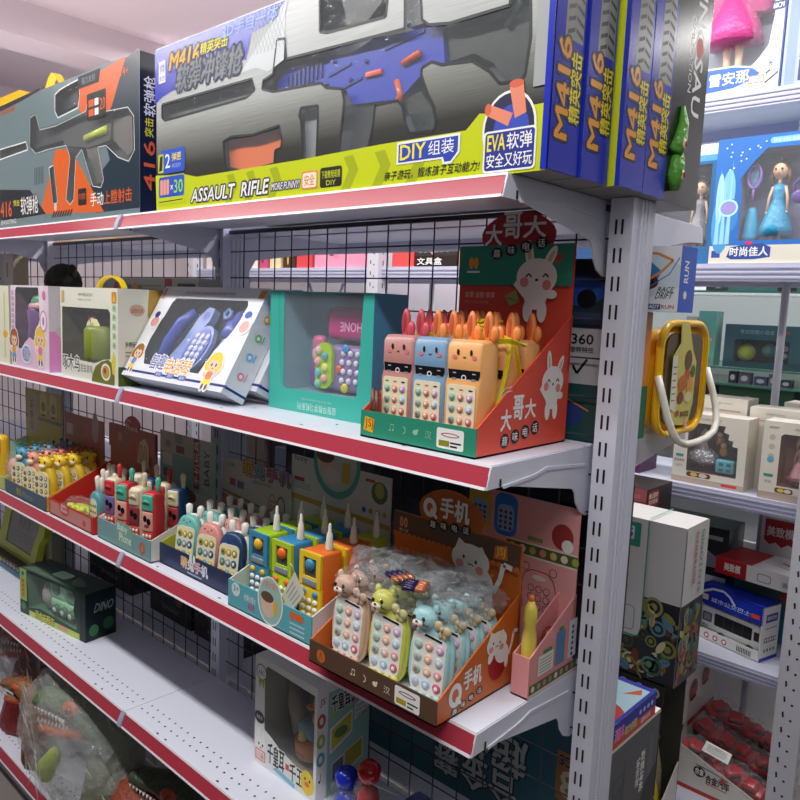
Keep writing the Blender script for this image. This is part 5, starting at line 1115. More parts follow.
# ---- baby phones (teal grey display)
def yf_(g, f):
    g.pp(f, [(0.115, 0.010), (0.20, 0.010), (0.205, 0.060), (0.19, 0.075), (0.12, 0.078), (0.11, 0.06)], mat('#7fae9f'))
    g.text(f, 'Baby', 0.120, 0.046, 0.175, 0.070, mat('#dfeee0'), 0.04); g.text(f, 'Phone', 0.130, 0.022, 0.195, 0.046, mat('#dfeee0'), 0.04)
    g.pe(f, 0.255, 0.030, 0.014, 0.017, mat('#c8603a')); g.text(f, '音', 0.248, 0.022, 0.262, 0.038, mat('#8fb8b4'), 0.0)
def yh_(g, f, W, H):
    T_ = mat('#6f9d9a', 0.5); g.pr(f, 0, 0.12, W, H, T_); g.pr(f, 0, 0.235, W * 0.62, H, mat('#a8a89c')); g.pr(f, W * 0.72, 0.12, W, H, mat('#96b0aa'))
    g.pr(f, 0.185, 0.150, 0.215, H, mat('#8a3038')); g.text(f, '手机玩具', 0.188, 0.16, 0.212, 0.29, mat('#d8c8c0'), 0.02, rot=1); g.pr(f, 0.235, 0.150, 0.27, H, mat('#a8b0a8')); g.text(f, 'BABY', 0.24, 0.17, 0.265, 0.27, mat('#4a4a48'), 0.04, rot=1)
    g.pr(f, 0.015, 0.195, 0.07, 0.232, mat('#b8bcb4')); g.pr(f, 0.09, 0.24, 0.135, 0.262, mat('#7a4a48')); g.pr(f, 0.085, 0.268, 0.125, H, mat('#8a9090')); g.pr(f, 0.03, 0.25, 0.06, 0.27, mat('#7a8a88')); g.pr(f, 0.02, 0.16, 0.045, 0.185, mat('#3a4a5a'))
    g.pp(f, [(0.0, 0.10), (W, 0.10), (W, 0.135), (0, 0.145)], mat('#b9bcb8')); g.pe(f, 0.16, 0.122, 0.04, 0.020, mat('#7a4a3a'))
display('display_box', 'grey-teal counter display box lettered Baby Phone, left of the navy one', 'display box', -1.366, 0.006, Z3, 0.296, 0.205, 0.060, 0.135,
        mat('#7aa3a6', 0.45), mat('#dcdcd8', 0.45), mat('#aeb4b4', 0.5), 0.296, 0.0, 0.296, mat('#7d9b98', 0.5), 0.0, yf_, None, yh_)
def flip_phone(label, body, cap, sc, sep):
    t = thing('toy_phone', label, 'toy phone'); B_ = mat(body, 0.35)
    g = G(); g.rbox((-0.024, 0.0, 0), (0.024, 0.052, 0.150), 0.010, B_); g.obj('body', t)
    g = G(); g.rbox((-0.020, -0.005, 0.108), (0.020, 0.006, 0.146), 0.012, mat(cap, 0.35)); g.tube([(-0.012, -0.006, 0.128), (0, -0.008, 0.133), (0.012, -0.006, 0.128)], 0.0035, mat(cap, 0.35), 8); g.obj('earpiece', t)
    g = G(); g.rbox((-0.020, -0.004, 0.060), (0.020, 0.004, 0.106), 0.008, mat(sc, 0.35)); f = front(0, -0.0042, 0)
    g.pe(f, -0.006, 0.090, 0.007, 0.008, SCREEN, 12); g.pe(f, 0.008, 0.084, 0.008, 0.008, SCREEN, 12); g.pe(f, 0, 0.073, 0.010, 0.004, mat('#8a3a4a'), 10); g.obj('picture_panel', t)
    g = G(); g.rbox((-0.020, -0.003, 0.004), (0.020, 0.004, 0.058), 0.008, mat('#c8453f', 0.35)); kp = g.obj('keypad_plate', t)
    keys(kp, -0.019, 0.019, 0.008, 0.056, -0.004, 4, 3, mat('#efe6da', 0.4), False, 0.0045, 0.0045, dome=0.003)
    g = G(); g.tube([(0.014, 0.030, 0.148), (0.014, 0.030, 0.160), (0.014, 0.030, 0.178), (0.014, 0.030, 0.184)], [0.006, 0.0065, 0.009, 0.004], mat(cap if body != '#1f3f6a' else '#e0d8b0', 0.4), 10); g.obj('antenna', t)
    return t
FP = {'r': ('#e3d9b8', '#c83a40', '#7a6aa0', 'cream flip phone with red earpiece'), 't': ('#c8323a', '#4fb59a', '#e0a090', 'red flip phone with teal earpiece'),
      'n': ('#1f3f6a', '#dcd4ac', '#b0403f', 'navy flip phone with cream earpiece'), 'c': ('#e6dcc0', '#d8d0b0', '#8a3a3a', 'all-cream flip phone with dark red screen')}
fl = {}
for r_, row in enumerate(('rtct', 'cnrn')):
    for j, c in enumerate(row):
        x = -1.325 + 0.071 * j; y = 0.022 + 0.075 * r_; b_, cp_, sc_, nm = FP[c]
        lab = f'{nm}, {ORD[r_]} of Baby Phone display, {["far left", "middle left", "middle right", "far right"][j]}'
        if c not in fl:
            fl[c] = flip_phone(lab, b_, cp_, sc_, False); fl[c].location = (x, y, Z3 + 0.0035); fl[c]['group'] = 'flip phones in the Baby Phone display box'
            fl[c].rotation_euler = (0, 0, 0.32); fl[c].scale = (0.90, 0.9, 1.16)
        else: dup(fl[c], (x, y, Z3 + 0.0035), None, lab)

# ---- red display
RD = mat('#c02e26', 0.35)
def df_(g, f):
    g.pr(f, 0.008, 0.006, 0.288, 0.046, mat('#cf8a86')); g.pe(f, 0.108, 0.038, 0.034, 0.022, mat('#b3362e')); g.pe(f, 0.108, 0.038, 0.029, 0.018, mat('#cf6a60')); g.text(f, 'Baby', 0.088, 0.038, 0.128, 0.050, WHITE, 0.02); g.text(f, 'Phone', 0.086, 0.026, 0.130, 0.037, WHITE, 0.02); g.pe(f, 0.245, 0.022, 0.010, 0.010, mat('#d84a4a'))
def dh_(g, f, W, H):
    g.pr(f, 0, 0.20, W, H, mat('#a8625c', 0.5)); g.text(f, 'My first', 0.135, 0.272, 0.172, 0.282, WHITE, 0.02) if False else None
    g.pe(f, 0.075, 0.238, 0.012, 0.016, mat('#b89a4a'), 14); g.pe(f, 0.105, 0.225, 0.010, 0.022, mat('#6a7a80'), 14); g.pe(f, 0.165, 0.208, 0.018, 0.018, mat('#b83a40'), 16)
    g.pp(f, [(0.185, 0.172), (0.262, 0.160), (0.258, 0.235), (0.235, 0.255), (0.205, 0.240)], mat('#c8b890'))
    for d in (0, 0.026): g.pe(f, 0.212 + d, 0.200, 0.011, 0.034, mat('#8a6a4a'), 14); g.pe(f, 0.212 + d, 0.200, 0.008, 0.029, mat('#b8a878'), 14)
    g.text(f, 'My', 0.125, 0.288, 0.150, 0.303, mat('#e8c8c0'), 0.02); g.text(f, 'Phone', 0.118, 0.268, 0.190, 0.287, mat('#e8c8c0'), 0.04)
display('display_box', 'bright red counter display box with red oval sign, left of the Baby Phone box', 'display box', -1.688, 0.002, Z3, 0.300, 0.210, 0.050, 0.150,
        RD, RD, RD, 0.300, -0.0, 0.275, mat('#a8625c', 0.5), 0.0, df_, None, dh_, bubble=(0.155, 0.285, 0.048, 0.030, mat('#b02a2c', 0.4)))
g_ = 'tall-eared phones in the red display box'
def ear_phone(label, h):
    t = thing('toy_phone', label, 'toy phone', group=g_); B_ = mat(h, 0.35)
    g = G(); n = 20
    def ring(s_, y): return [(0.031 * s_ * (abs(math.cos(a)) ** 0.75) * (1 if math.cos(a) > 0 else -1), y, 0.058 + 0.058 * s_ * (abs(math.sin(a)) ** 0.75) * (1 if math.sin(a) > 0 else -1)) for a in [2 * PI * i / n for i in range(n)]]
    g.rings([ring(0.9, 0), ring(1, 0.006), ring(1, 0.034), ring(0.9, 0.040)], B_); g.obj('body', t)
    g = G(); g.prism(rrect(-0.021, 0.010, 0.021, 0.094, 0.018), front(0, 0.0006, 0), 0, 0.0015, mat('#e6e6c8', 0.4)); kp = g.obj('keypad_plate', t)
    keys(kp, -0.019, 0.019, 0.014, 0.086, -0.001, 4, 3, [mat(q, 0.35) for q in ('#a8b83a', '#c8c04a', '#8aa0a0', '#c07a5a')], False, 0.005, 0.006, dome=0.003)
    for d in (-1, 1):
        g = G(); g.tube([(0.012 * d, 0.02, 0.108), (0.013 * d, 0.02, 0.130), (0.014 * d, 0.02, 0.152), (0.014 * d, 0.02, 0.158)], [0.006, 0.0065, 0.0085, 0.004], mat('#e9e4d6', 0.4), 10); g.obj('ear', t)
    return t
ep = {}
for i, (x, y, h, nm, wh) in enumerate(((-1.425, 0.022, '#5a93a0', 'dusty teal', 'alone at the front right'), (-1.425, 0.075, '#c83a3a', 'red', 'second behind the teal one'), (-1.425, 0.130, '#c83a3a', 'red', 'right of the back row'),
                                       (-1.500, 0.075, '#d8c040', 'mustard yellow', 'left of the second row'), (-1.500, 0.130, '#5a93a0', 'dusty teal', 'middle of the back row'), (-1.572, 0.130, '#d9dcd0', 'off-white', 'left of the back row'))):
    lab = f'{nm} toy phone with white ears in the red display, {wh}'
    if h not in ep: ep[h] = ear_phone(lab, h); ep[h].location = (x, y, Z3 + 0.0035)
    else: dup(ep[h], (x, y, Z3 + 0.0035), None, lab)
t = thing('toy_phone_in_bag', 'yellow-green bagged toy phone lying flat at the front of the red display', 'toy phone', (-1.575, 0.055, Z3 + 0.0035))
g = G(); g.ball((0, 0, 0.022), (0.06, 0.030, 0.018), mat('#c3cf2a', 0.35), 16, 8)
for i in range(6): g.ball((-0.045 + 0.018 * i, -0.018, 0.030 + 0.004 * (i % 2)), (0.012, 0.010, 0.010), mat('#d0dc3a', 0.35), 10, 6)
g.obj('phone_body', t)
g = G(); blob(g, (-0.01, 0, 0.030), (0.085, 0.040, 0.030), CRINK, 5, 0.2); g.obj('plastic_bag', t)

# ---- giraffe phones in the slate blue display
SL = mat('#46606e', 0.4)
def gf_(g, f): g.text(f, '音乐', 0.10, 0.012, 0.145, 0.036, mat('#b8b03a'), 0.04); g.text(f, 'Phone', 0.155, 0.012, 0.235, 0.032, mat('#8aa0a0'), 0.02)
def gh_(g, f, W, H):
    g.pr(f, 0, 0.13, W, H, mat('#b06a62', 0.5)); g.pr(f, 0.02, 0.19, 0.07, 0.23, mat('#c8b8a8')); g.pp(f, [(0.0, 0.15), (W, 0.14), (W, 0.155), (0, 0.165)], mat('#8a8a4a'))
    g.pe(f, W - 0.055, 0.24, 0.024, 0.055, mat('#c8a8a8'), 18); g.pe(f, W - 0.055, 0.24, 0.017, 0.045, mat('#a8a0a8'), 18); g.pr(f, 0.10, 0.20, 0.16, 0.235, mat('#9a5a50'))
display('display_box', 'slate blue counter display box with pinkish header, holding animal-headed phones', 'display box', -2.045, -0.002, Z3, 0.340, 0.215, 0.046, 0.140,
        SL, mat('#d9a63a', 0.4), mat('#c9a04a', 0.5), 0.300, 0.0, 0.268, mat('#b06a62', 0.5), 0.0, gf_, None, gh_)
g_ = 'animal-headed phones in the slate blue display box'
def animal_phone(label, h):
    t = thing('toy_phone', label, 'toy phone', group=g_); B_ = mat(h, 0.35); n = 18
    g = G(); rg = []
    for z, w_, d_ in ((0.0, 0.026, 0.016), (0.006, 0.033, 0.020), (0.06, 0.036, 0.022), (0.090, 0.031, 0.020), (0.105, 0.022, 0.017), (0.110, 0.018, 0.014)): rg.append([(w_ * math.cos(a), 0.022 + d_ * math.sin(a), z) for a in [2 * PI * i / n for i in range(n)]])
    g.rings(rg, B_); g.obj('body', t)
    g = G(); g.ball((0, 0.020, 0.120), (0.024, 0.020, 0.020), B_, 14, 8); g.ball((0, 0.002, 0.112), (0.013, 0.009, 0.008), mat('#ecdcb8', 0.4), 10, 6)
    for d in (-1, 1): g.ball((0.022 * d, 0.02, 0.132), (0.010, 0.005, 0.006), B_, 8, 5)
    hd = g.obj('head', t)
    for d in (-1, 1):
        g = G(); g.tube([(0.010 * d, 0.02, 0.136), (0.012 * d, 0.02, 0.148)], 0.003, B_, 6); g.ball((0.012 * d, 0.02, 0.150), 0.005, mat('#8a4a2a' if h != '#4f9ab8' else '#2a5a6a', 0.4), 8, 5); g.obj('horn', hd)
    g = G()
    for d in (-1, 1): g.ball((0.009 * d, 0.003, 0.124), (0.003, 0.002, 0.004), BLACK, 8, 5)
    g.obj('eyes', hd)
    g = G(); g.prism(rrect(-0.027, 0.006, 0.027, 0.097, 0.022), front(0, 0.001, 0), 0, 0.004, mat('#efecc8', 0.4)); kp = g.obj('keypad_plate', t)
    keys(kp, -0.025, 0.025, 0.010, 0.088, -0.003, 4, 3, [mat(q, 0.35) for q in ('#b8a02a', '#5a6a7a', '#c8a040', '#6a5a5a')], False, 0.0062, 0.0075, dome=0.002)
    return t
ap = {}
pal = {'b': ('#4f9ab8', 'blue'), 'p': ('#e29a88', 'pink'), 'y': ('#ecc930', 'yellow'), 'r': ('#cf6a6a', 'rose red')}
for r_, row in enumerate(('bpy', 'bpy', 'bry', 'bry')):
    for j, c in enumerate(row):
        x = -1.985 + 0.096 * j; y = 0.022 + 0.047 * r_; h, cn = pal[c]; lab = f'{cn} animal-headed phone in the slate blue display box, {ORD[r_]}'
        if c not in ap: ap[c] = animal_phone(lab, h); ap[c].location = (x, y, Z3 + 0.0035); ap[c].rotation_euler = (0, 0, 0.40); ap[c].scale = (1.12, 1, 1.12)
        else: dup(ap[c], (x, y, Z3 + 0.0035), None, lab)
for k, x in enumerate((-2.075 + 0.30, -2.075 + 0.325)): pass
# yellow header cards and the clear box further left
def zh_(g, f, W, H):
    g.pr(f, 0, 0.12, W, H, mat('#b3a23a', 0.5)); g.pr(f, 0, 0.205, W, 0.218, mat('#6a6a4a'))
    for d in (0.10, 0.19): g.prr(f, W - d, 0.225, W - d + 0.06, H - 0.004, 0.02, mat('#c8bc78')); g.pe(f, W - d + 0.03, 0.262, 0.02, 0.02, mat('#8a7a3a'), 14); g.pr(f, W - d + 0.012, 0.225, W - d + 0.048, 0.233, BLACK)
    g.prr(f, 0.02, 0.15, 0.12, H - 0.01, 0.03, mat('#a8a07a')); g.text(f, '故事机', 0.045, 0.16, 0.075, 0.28, mat('#6a5a3a'), 0.02, rot=1)
display('display_box', 'pale display box with mustard yellow header and clear bags, far left of third shelf', 'display box', -2.40, -0.002, Z3, 0.335, 0.215, 0.046, 0.130,
        mat('#c8cf7a', 0.4), mat('#9fc8b8', 0.4), mat('#b8c0a8', 0.5), 0.33, 0.0, 0.320, mat('#b3a23a', 0.5), 0.0, None, None, zh_)
t = thing('toy_phone', 'orange and yellow rounded toy phone at the very left of third shelf', 'toy phone', (-2.235, 0.035, Z3 + 0.0035), (0, 0, 0.2))
g = G(); g.rbox((-0.03, 0, 0), (0.03, 0.045, 0.165), 0.02, mat('#f0c030', 0.35)); g.obj('body', t)
g = G(); g.rbox((-0.024, -0.004, 0.10), (0.024, 0.006, 0.15), 0.01, mat('#f07a2a', 0.35)); g.obj('screen', t)
for i, (x, y) in enumerate(((-2.13, 0.06), (-2.12, 0.13), (-2.20, 0.14))):
    t = thing('bagged_toy', ('front', 'middle', 'rear')[i] + ' pink and white toy in a clear bag, in the far left pale display', 'bagged toy', (x, y, Z3 + 0.0035), group='bagged toys in the pale display box')
    g = G(); g.ball((0, 0, 0.05), (0.030, 0.022, 0.045), mat(('#e0a8a0', '#c8cfc8', '#d8b8a0')[i], 0.4)); g.obj('toy', t)
    g = G(); blob(g, (0, 0, 0.058), (0.040, 0.030, 0.056), CRINK, 30 + i, 0.12); g.obj('plastic_bag', t)

# ================================================================ fourth shelf (z = -1.36)
# ---- duck and bunny box
t = thing('toy_game_box', 'tall white and mint window box with duck, bunny and black lettering, on fourth shelf', 'toy box', (-0.765, 0.123, Z4))
W, H = 0.235, 0.283
hole = [(0.040, 0.10), (0.038, 0.255), (0.048, 0.268), (0.225, 0.262), (0.225, 0.05), (0.185, 0.055), (0.10, 0.075), (0.07, 0.09)]
def da(g, f, S, T):
    g.text(f, '千皇耳', 0.055, 0.022, 0.120, 0.075, BLACK, 0.05, outline=WHITE); g.text(f, '千王', 0.140, 0.015, 0.190, 0.060, BLACK, 0.05, outline=WHITE); g.pr(f, 0.125, 0.035, 0.138, 0.05, mat('#e0523a'))
    g.pp(f, [(0.075, 0.012), (0.16, 0.0), (0.16, 0.012), (0.09, 0.022)], mat('#7fc0d8'))
    g.pe(f, 0.025, 0.245, 0.021, 0.021, mat('#55585a')); g.pe(f, 0.025, 0.245, 0.0185, 0.0185, mat('#dfe2e0')); g.text(f, 'ABC', 0.013, 0.238, 0.037, 0.250, mat('#6a7076'), 0.03); g.pp(f, [(0.012, 0.225), (0.020, 0.200), (0.026, 0.220), (0.034, 0.202), (0.038, 0.226)], mat('#a8b83a'))
    g.pe(f, 0.020, 0.125, 0.020, 0.016, BLACK); g.text(f, '欢乐多', 0.008, 0.119, 0.032, 0.130, WHITE, 0.01)
    g.pe(f, 0.018, 0.080, 0.006, 0.018, WHITE); g.pe(f, 0.036, 0.078, 0.006, 0.016, WHITE); g.pe(f, 0.027, 0.052, 0.024, 0.022, WHITE); g.pe(f, 0.019, 0.055, 0.003, 0.004, BLACK, 8); g.pe(f, 0.034, 0.054, 0.003, 0.004, BLACK, 8); g.pe(f, 0.027, 0.046, 0.004, 0.003, mat('#e88a8a'), 8)
    g.pr(f, 0.006, 0.012, 0.045, 0.040, mat('#d8604a')); g.pr(f, 0.0085, 0.0145, 0.0425, 0.0375, mat('#f0dcd4')); g.text(f, '儿童', 0.012, 0.018, 0.040, 0.034, mat('#d8604a'), 0.01)
    g.pe(f, 0.205, 0.038, 0.024, 0.030, mat('#f0cf2a')); g.pe(f, 0.198, 0.046, 0.003, 0.004, BLACK, 8); g.pe(f, 0.214, 0.045, 0.003, 0.004, BLACK, 8); g.pe(f, 0.205, 0.034, 0.009, 0.006, mat('#e8702a'), 12)
    M_ = mat('#9fc8bc', 0.4); g.pr(S, 0.0, 0, 0.17, 0.283, mat('#e9e9e4', 0.4)); g.pr(S, 0.032, 0, 0.17, 0.262, M_)
    g.text(S, '千皇耳', 0.045, 0.208, 0.105, 0.250, BLACK, 0.05, outline=WHITE, shear=-0.1); g.text(S, '千王', 0.118, 0.205, 0.155, 0.245, BLACK, 0.05, outline=WHITE, shear=-0.1); g.pr(S, 0.106, 0.212, 0.117, 0.222, mat('#d8403a')); g.pr(S, 0.045, 0.195, 0.062, 0.206, mat('#d8c83a'))
    for b, m in ((0.200, '#c85a54'), (0.150, '#a8b83a'), (0.105, '#5fa8a0')): g.pe(S, 0.012, b, 0.013, 0.018, mat(m), 16); g.pe(S, 0.012, b, 0.006, 0.009, mat('#dfe2e0'), 10)
    g.text(S, 'JS', 0.006, 0.235, 0.022, 0.255, mat('#a04a4a'), 0.02); g.pe(S, 0.010, 0.050, 0.003, 0.004, BLACK, 8); g.pr(S, 0.012, 0.050, 0.0135, 0.07, BLACK)
    g.pp(S, [(0.040, 0.105), (0.112, 0.135), (0.112, 0.195), (0.040, 0.170)], WHITE); g.pp(S, [(0.045, 0.112), (0.108, 0.139), (0.108, 0.188), (0.045, 0.165)], mat('#d8c84a')); g.pe(S, 0.075, 0.150, 0.022, 0.014, mat('#6a8a4a'))
    g.pp(S, [(0.118, 0.160), (0.162, 0.180), (0.162, 0.222), (0.118, 0.200)], WHITE)
    for i in range(3): g.text(S, '玩法多样', 0.122, 0.167 + 0.012 * i, 0.156, 0.176 + 0.012 * i, mat('#4a4a48'), 0.0, shear=0.0)
    g.pp(S, [(0.045, 0.018), (0.150, 0.055), (0.150, 0.110), (0.045, 0.080)], mat('#d9e0d0')); g.pp(S, [(0.09, 0.040), (0.146, 0.060), (0.146, 0.104), (0.09, 0.090)], mat('#b8a83a')); g.pp(S, [(0.050, 0.025), (0.085, 0.037), (0.085, 0.085), (0.050, 0.076)], mat('#7a7a9a'))
carton(t, W, 0.17, H, mat('#e9ebe8', 0.35), mat('#dfe3df', 0.4), mat('#dfe3df', 0.4), [hole], mat('#8e8a78', 0.5), 0.15, da)
g = G(); g.lathe([(0, 0.035), (0.005, 0.042), (0.04, 0.046), (0.05, 0.042)], (0.155, 0.06, 0.06), mat('#d98a3a', 0.35), 20); g.text(front(0.0, 0.0135, 0), 'Spinning', 0.135, 0.078, 0.175, 0.09, mat('#a8501c'), 0.03); tb = g.obj('toy_base', t)
g = G(); g.rbox((0.125, 0.03, 0.110), (0.185, 0.085, 0.150), 0.012, mat('#6a9ab0', 0.35)); g.ball((0.15, 0.03, 0.115), (0.012, 0.01, 0.02), mat('#cfc87a', 0.35)); g.obj('toy_cabin', tb)
g = G(); g.ball((0.185, 0.06, 0.20), (0.025, 0.022, 0.028), mat('#e8b43a', 0.35)); g.ball((0.165, 0.04, 0.195), (0.012, 0.008, 0.006), mat('#e8702a', 0.35)); g.ball((0.19, 0.06, 0.165), (0.03, 0.025, 0.02), mat('#e8b43a', 0.35)); g.obj('toy_duck', t)
g = G(); g.tube([(0.045, 0.075, 0.22), (0.075, 0.07, 0.16), (0.11, 0.07, 0.10)], [0.002, 0.022, 0.03], mat('#9a947c', 0.4), 12); g.obj('toy_slide', t)

# ---- dark green dinosaur truck box
t = thing('toy_truck_box', 'dark green window box holding a pale green toy truck, on fourth shelf', 'toy box', (-2.075, 0.050, Z4), (0, 0, 0.14))
W, H = 0.405, 0.168; DG = mat('#1c3a2c', 0.35)
hole = [(0.055, 0.030), (0.045, 0.150), (0.055, 0.160), (0.33, 0.160), (0.345, 0.14), (0.335, 0.095), (0.352, 0.065), (0.352, 0.030), (0.13, 0.045)]
def tr_(g, f, S, T):
    g.pr(f, 0, 0.0, 0.045, H, mat('#a9c86a')); g.pr(f, 0.0, 0, 0.045, 0.05, DG); g.pe(f, 0.022, 0.03, 0.014, 0.014, mat('#5a8a5a')); g.pe(f, 0.020, 0.150, 0.008, 0.008, mat('#2a5ac0'))
    for i in range(4): g.pr(f, 0.014, 0.065 + 0.017 * i, 0.030, 0.078 + 0.017 * i, mat('#d8702a'))
    g.pr(f, 0.06, 0.0, 0.37, 0.022, mat('#b8d86a')); g.text(f, '恐龙工程车', 0.10, 0.004, 0.22, 0.034, mat('#e8e04a'), 0.04, outline=DG); g.pr(f, 0.24, 0.006, 0.30, 0.020, mat('#e8a08a')); g.pr(f, 0.31, 0.005, 0.36, 0.012, mat('#e0d84a'))
    g.pr(f, 0.372, 0, W, H, mat('#14282c')); g.text(S, 'DINO', 0.03, 0.095, 0.10, 0.125, mat('#9ab0aa'), 0.04, shear=0.3); g.pe(S, 0.03, 0.035, 0.018, 0.02, mat('#3a7a4a')); g.pe(S, 0.085, 0.045, 0.02, 0.022, mat('#2f6a4a'))
    g.pp(T, [(0.01, 0.005), (0.33, 0.005), (0.33, 0.05), (0.05, 0.05)], mat('#5a6f5e'))
carton(t, W, 0.115, H, DG, mat('#10242a', 0.35), mat('#2a4434', 0.4), [hole], mat('#5f8a6c', 0.5), 0.10, tr_)
g = G(); g.rbox((0.20, 0.025, 0.035), (0.345, 0.085, 0.075), 0.010, mat('#a9e4b8', 0.35)); tk = g.obj('truck_body', t); tk.scale = (1.35, 1, 1.3); tk.location = (-0.118, 0, -0.008)
for i in range(3):
    g = G(); g.cyl((0.235 + 0.035 * i, 0.012, 0.050), (0.235 + 0.035 * i, 0.03, 0.050), 0.014, mat('#5a7a64', 0.4)); g.cyl((0.235 + 0.035 * i, 0.010, 0.050), (0.235 + 0.035 * i, 0.013, 0.050), 0.007, mat('#c8e0d0', 0.4)); g.obj('wheel', tk)
g = G(); g.rbox((0.195, 0.025, 0.072), (0.265, 0.08, 0.140), 0.014, mat('#b4ecc8', 0.35)); g.ball((0.23, 0.024, 0.108), (0.020, 0.004, 0.022), mat('#4a7a60', 0.3)); g.obj('cab', tk)
g = G(); g.ball((0.125, 0.045, 0.085), (0.034, 0.028, 0.052), mat('#a9b0a8', 0.35)); g.obj('toy_dinosaur', t)
g = G(); g.rbox((0.27, 0.025, 0.076), (0.345, 0.08, 0.100), 0.008, mat('#7ab890', 0.35)); g.ball((0.315, 0.04, 0.125), (0.026, 0.02, 0.026), mat('#6a8a70', 0.4)); g.obj('load', tk)
g = G(); g.tube([(0.10, 0.06, 0.13), (0.15, 0.05, 0.148), (0.21, 0.05, 0.145), (0.25, 0.06, 0.13)], [0.008, 0.016, 0.014, 0.006], mat('#4f7a3a', 0.4), 10); g.obj('dinosaur_tail', t)

# ---- drawing board
t = thing('drawing_board', 'lime framed toy drawing board leaning at the left end of fourth shelf', 'drawing board', (-2.74, 0.200, Z4)); t.scale = (1.08, 1, 0.84)
YG = mat('#c3cf3c', 0.35)
g = G(Matrix.Translation((0, 0, 0.06)) @ Matrix.Rotation(-0.16, 4, 'X'))
fr = [(0.03, 0.0), (0.36, 0.0), (0.38, 0.04), (0.385, 0.12), (0.41, 0.16), (0.415, 0.22), (0.38, 0.265), (0.30, 0.275), (0.10, 0.285), (0.06, 0.26), (0.03, 0.20), (0.02, 0.10)]
sc = [(0.085, 0.055), (0.33, 0.050), (0.345, 0.12), (0.365, 0.18), (0.36, 0.225), (0.30, 0.238), (0.12, 0.245), (0.09, 0.20)]
g.prism(fr, front(0, 0, 0), -0.025, 0.004, YG, [sc]); g.obj('frame', t)
g = G(Matrix.Translation((0, 0, 0.06)) @ Matrix.Rotation(-0.16, 4, 'X')); g.prism(sc, front(0, 0, 0), -0.02, 0.0, mat('#8f948c', 0.4)); f = front(0, 0, 0)
for i in range(5):
    for j in range(12): g.pl(f, [(0.11 + 0.018 * j, 0.075 + 0.013 * i), (0.120 + 0.018 * j + 0.004 * ((i * j) % 3), 0.079 + 0.013 * i)], 0.002, mat('#55584f'))
for x in (0.18, 0.22, 0.26): g.pl(f, [(x, 0.15), (x + 0.01, 0.20), (x + 0.025, 0.155)], 0.003, mat('#5f635a'))
g.obj('drawing_screen', t)
g = G(); g.rbox((0.0, -0.035, 0.0), (0.40, 0.06, 0.035), 0.006, mat('#2f6a80', 0.4)); g.obj('base', t)
g = G(); g.rbox((0.02, -0.038, 0.036), (0.39, 0.03, 0.068), 0.006, mat('#4a4236', 0.5)); tt = g.obj('stamp_tray', t)
for i in range(7):
    g = G(); g.cyl((0.15 + 0.033 * i, -0.040, 0.052), (0.15 + 0.033 * i, -0.030, 0.052), 0.012, mat('#d8c83a' if i == 0 else '#a89c84', 0.4), 12); g.obj('stamp', tt)
g = G(); g.box((0.34, 0.05, 0.036), (0.42, 0.10, 0.24), mat('#a8a48a', 0.5)); g.obj('backing_card', t)

# ---- bottles and blue tray pack
def bottle(x, y, h, label, hh):
    t = thing('toy_bottle', label, 'toy', (x, y, Z4), group=None); m = mat(h, 0.2)
    g = G(); g.lathe([(0, 0.026), (0.005, 0.030), (0.05, 0.030), (hh - 0.065, 0.022), (hh - 0.05, 0.014)], (0, 0, 0), m, 16); g.obj('body', t)
    g = G(); g.lathe([(hh - 0.055, 0.012), (hh - 0.045, 0.010), (hh - 0.035, 0.024), (hh - 0.012, 0.027), (hh, 0.016)], (0, 0, 0), m, 16); g.obj('cap', t)
    g = G(); g.lathe([(0.01, 0.034), (0.09, 0.036), (hh - 0.045, 0.030), (hh - 0.03, 0.018)], (0, 0, 0), CRINK, 16); g.obj('clear_sleeve', t)
bottle(-0.372, 0.135, '#b01c1c', 'red toy bottle with domed cap in a clear sleeve, right of the duck box', 0.172)
bottle(-0.435, 0.130, '#1c2fb8', 'bright blue toy bottle with rounded cap, left of the red bottle', 0.130)
t = thing('toy_tray_pack', 'clear pack with dark blue tray inside, right of the red bottle on fourth shelf', 'toy pack', (-0.31, 0.13, Z4))
g = G(); g.rbox((0.0, 0, 0.0), (0.17, 0.10, 0.10), 0.012, mat('#2a2f8a', 0.3)); g.obj('blue_tray', t)
g = G(); g.rbox((-0.01, -0.01, 0.0), (0.18, 0.11, 0.125), 0.014, FILM); g.obj('clear_cover', t)
g = G(); g.cyl((0.01, 0.02, 0.126), (-0.04, -0.01, 0.142), 0.002, mat('#b8b8bc', 0.3), 6); g.obj('straw', t)

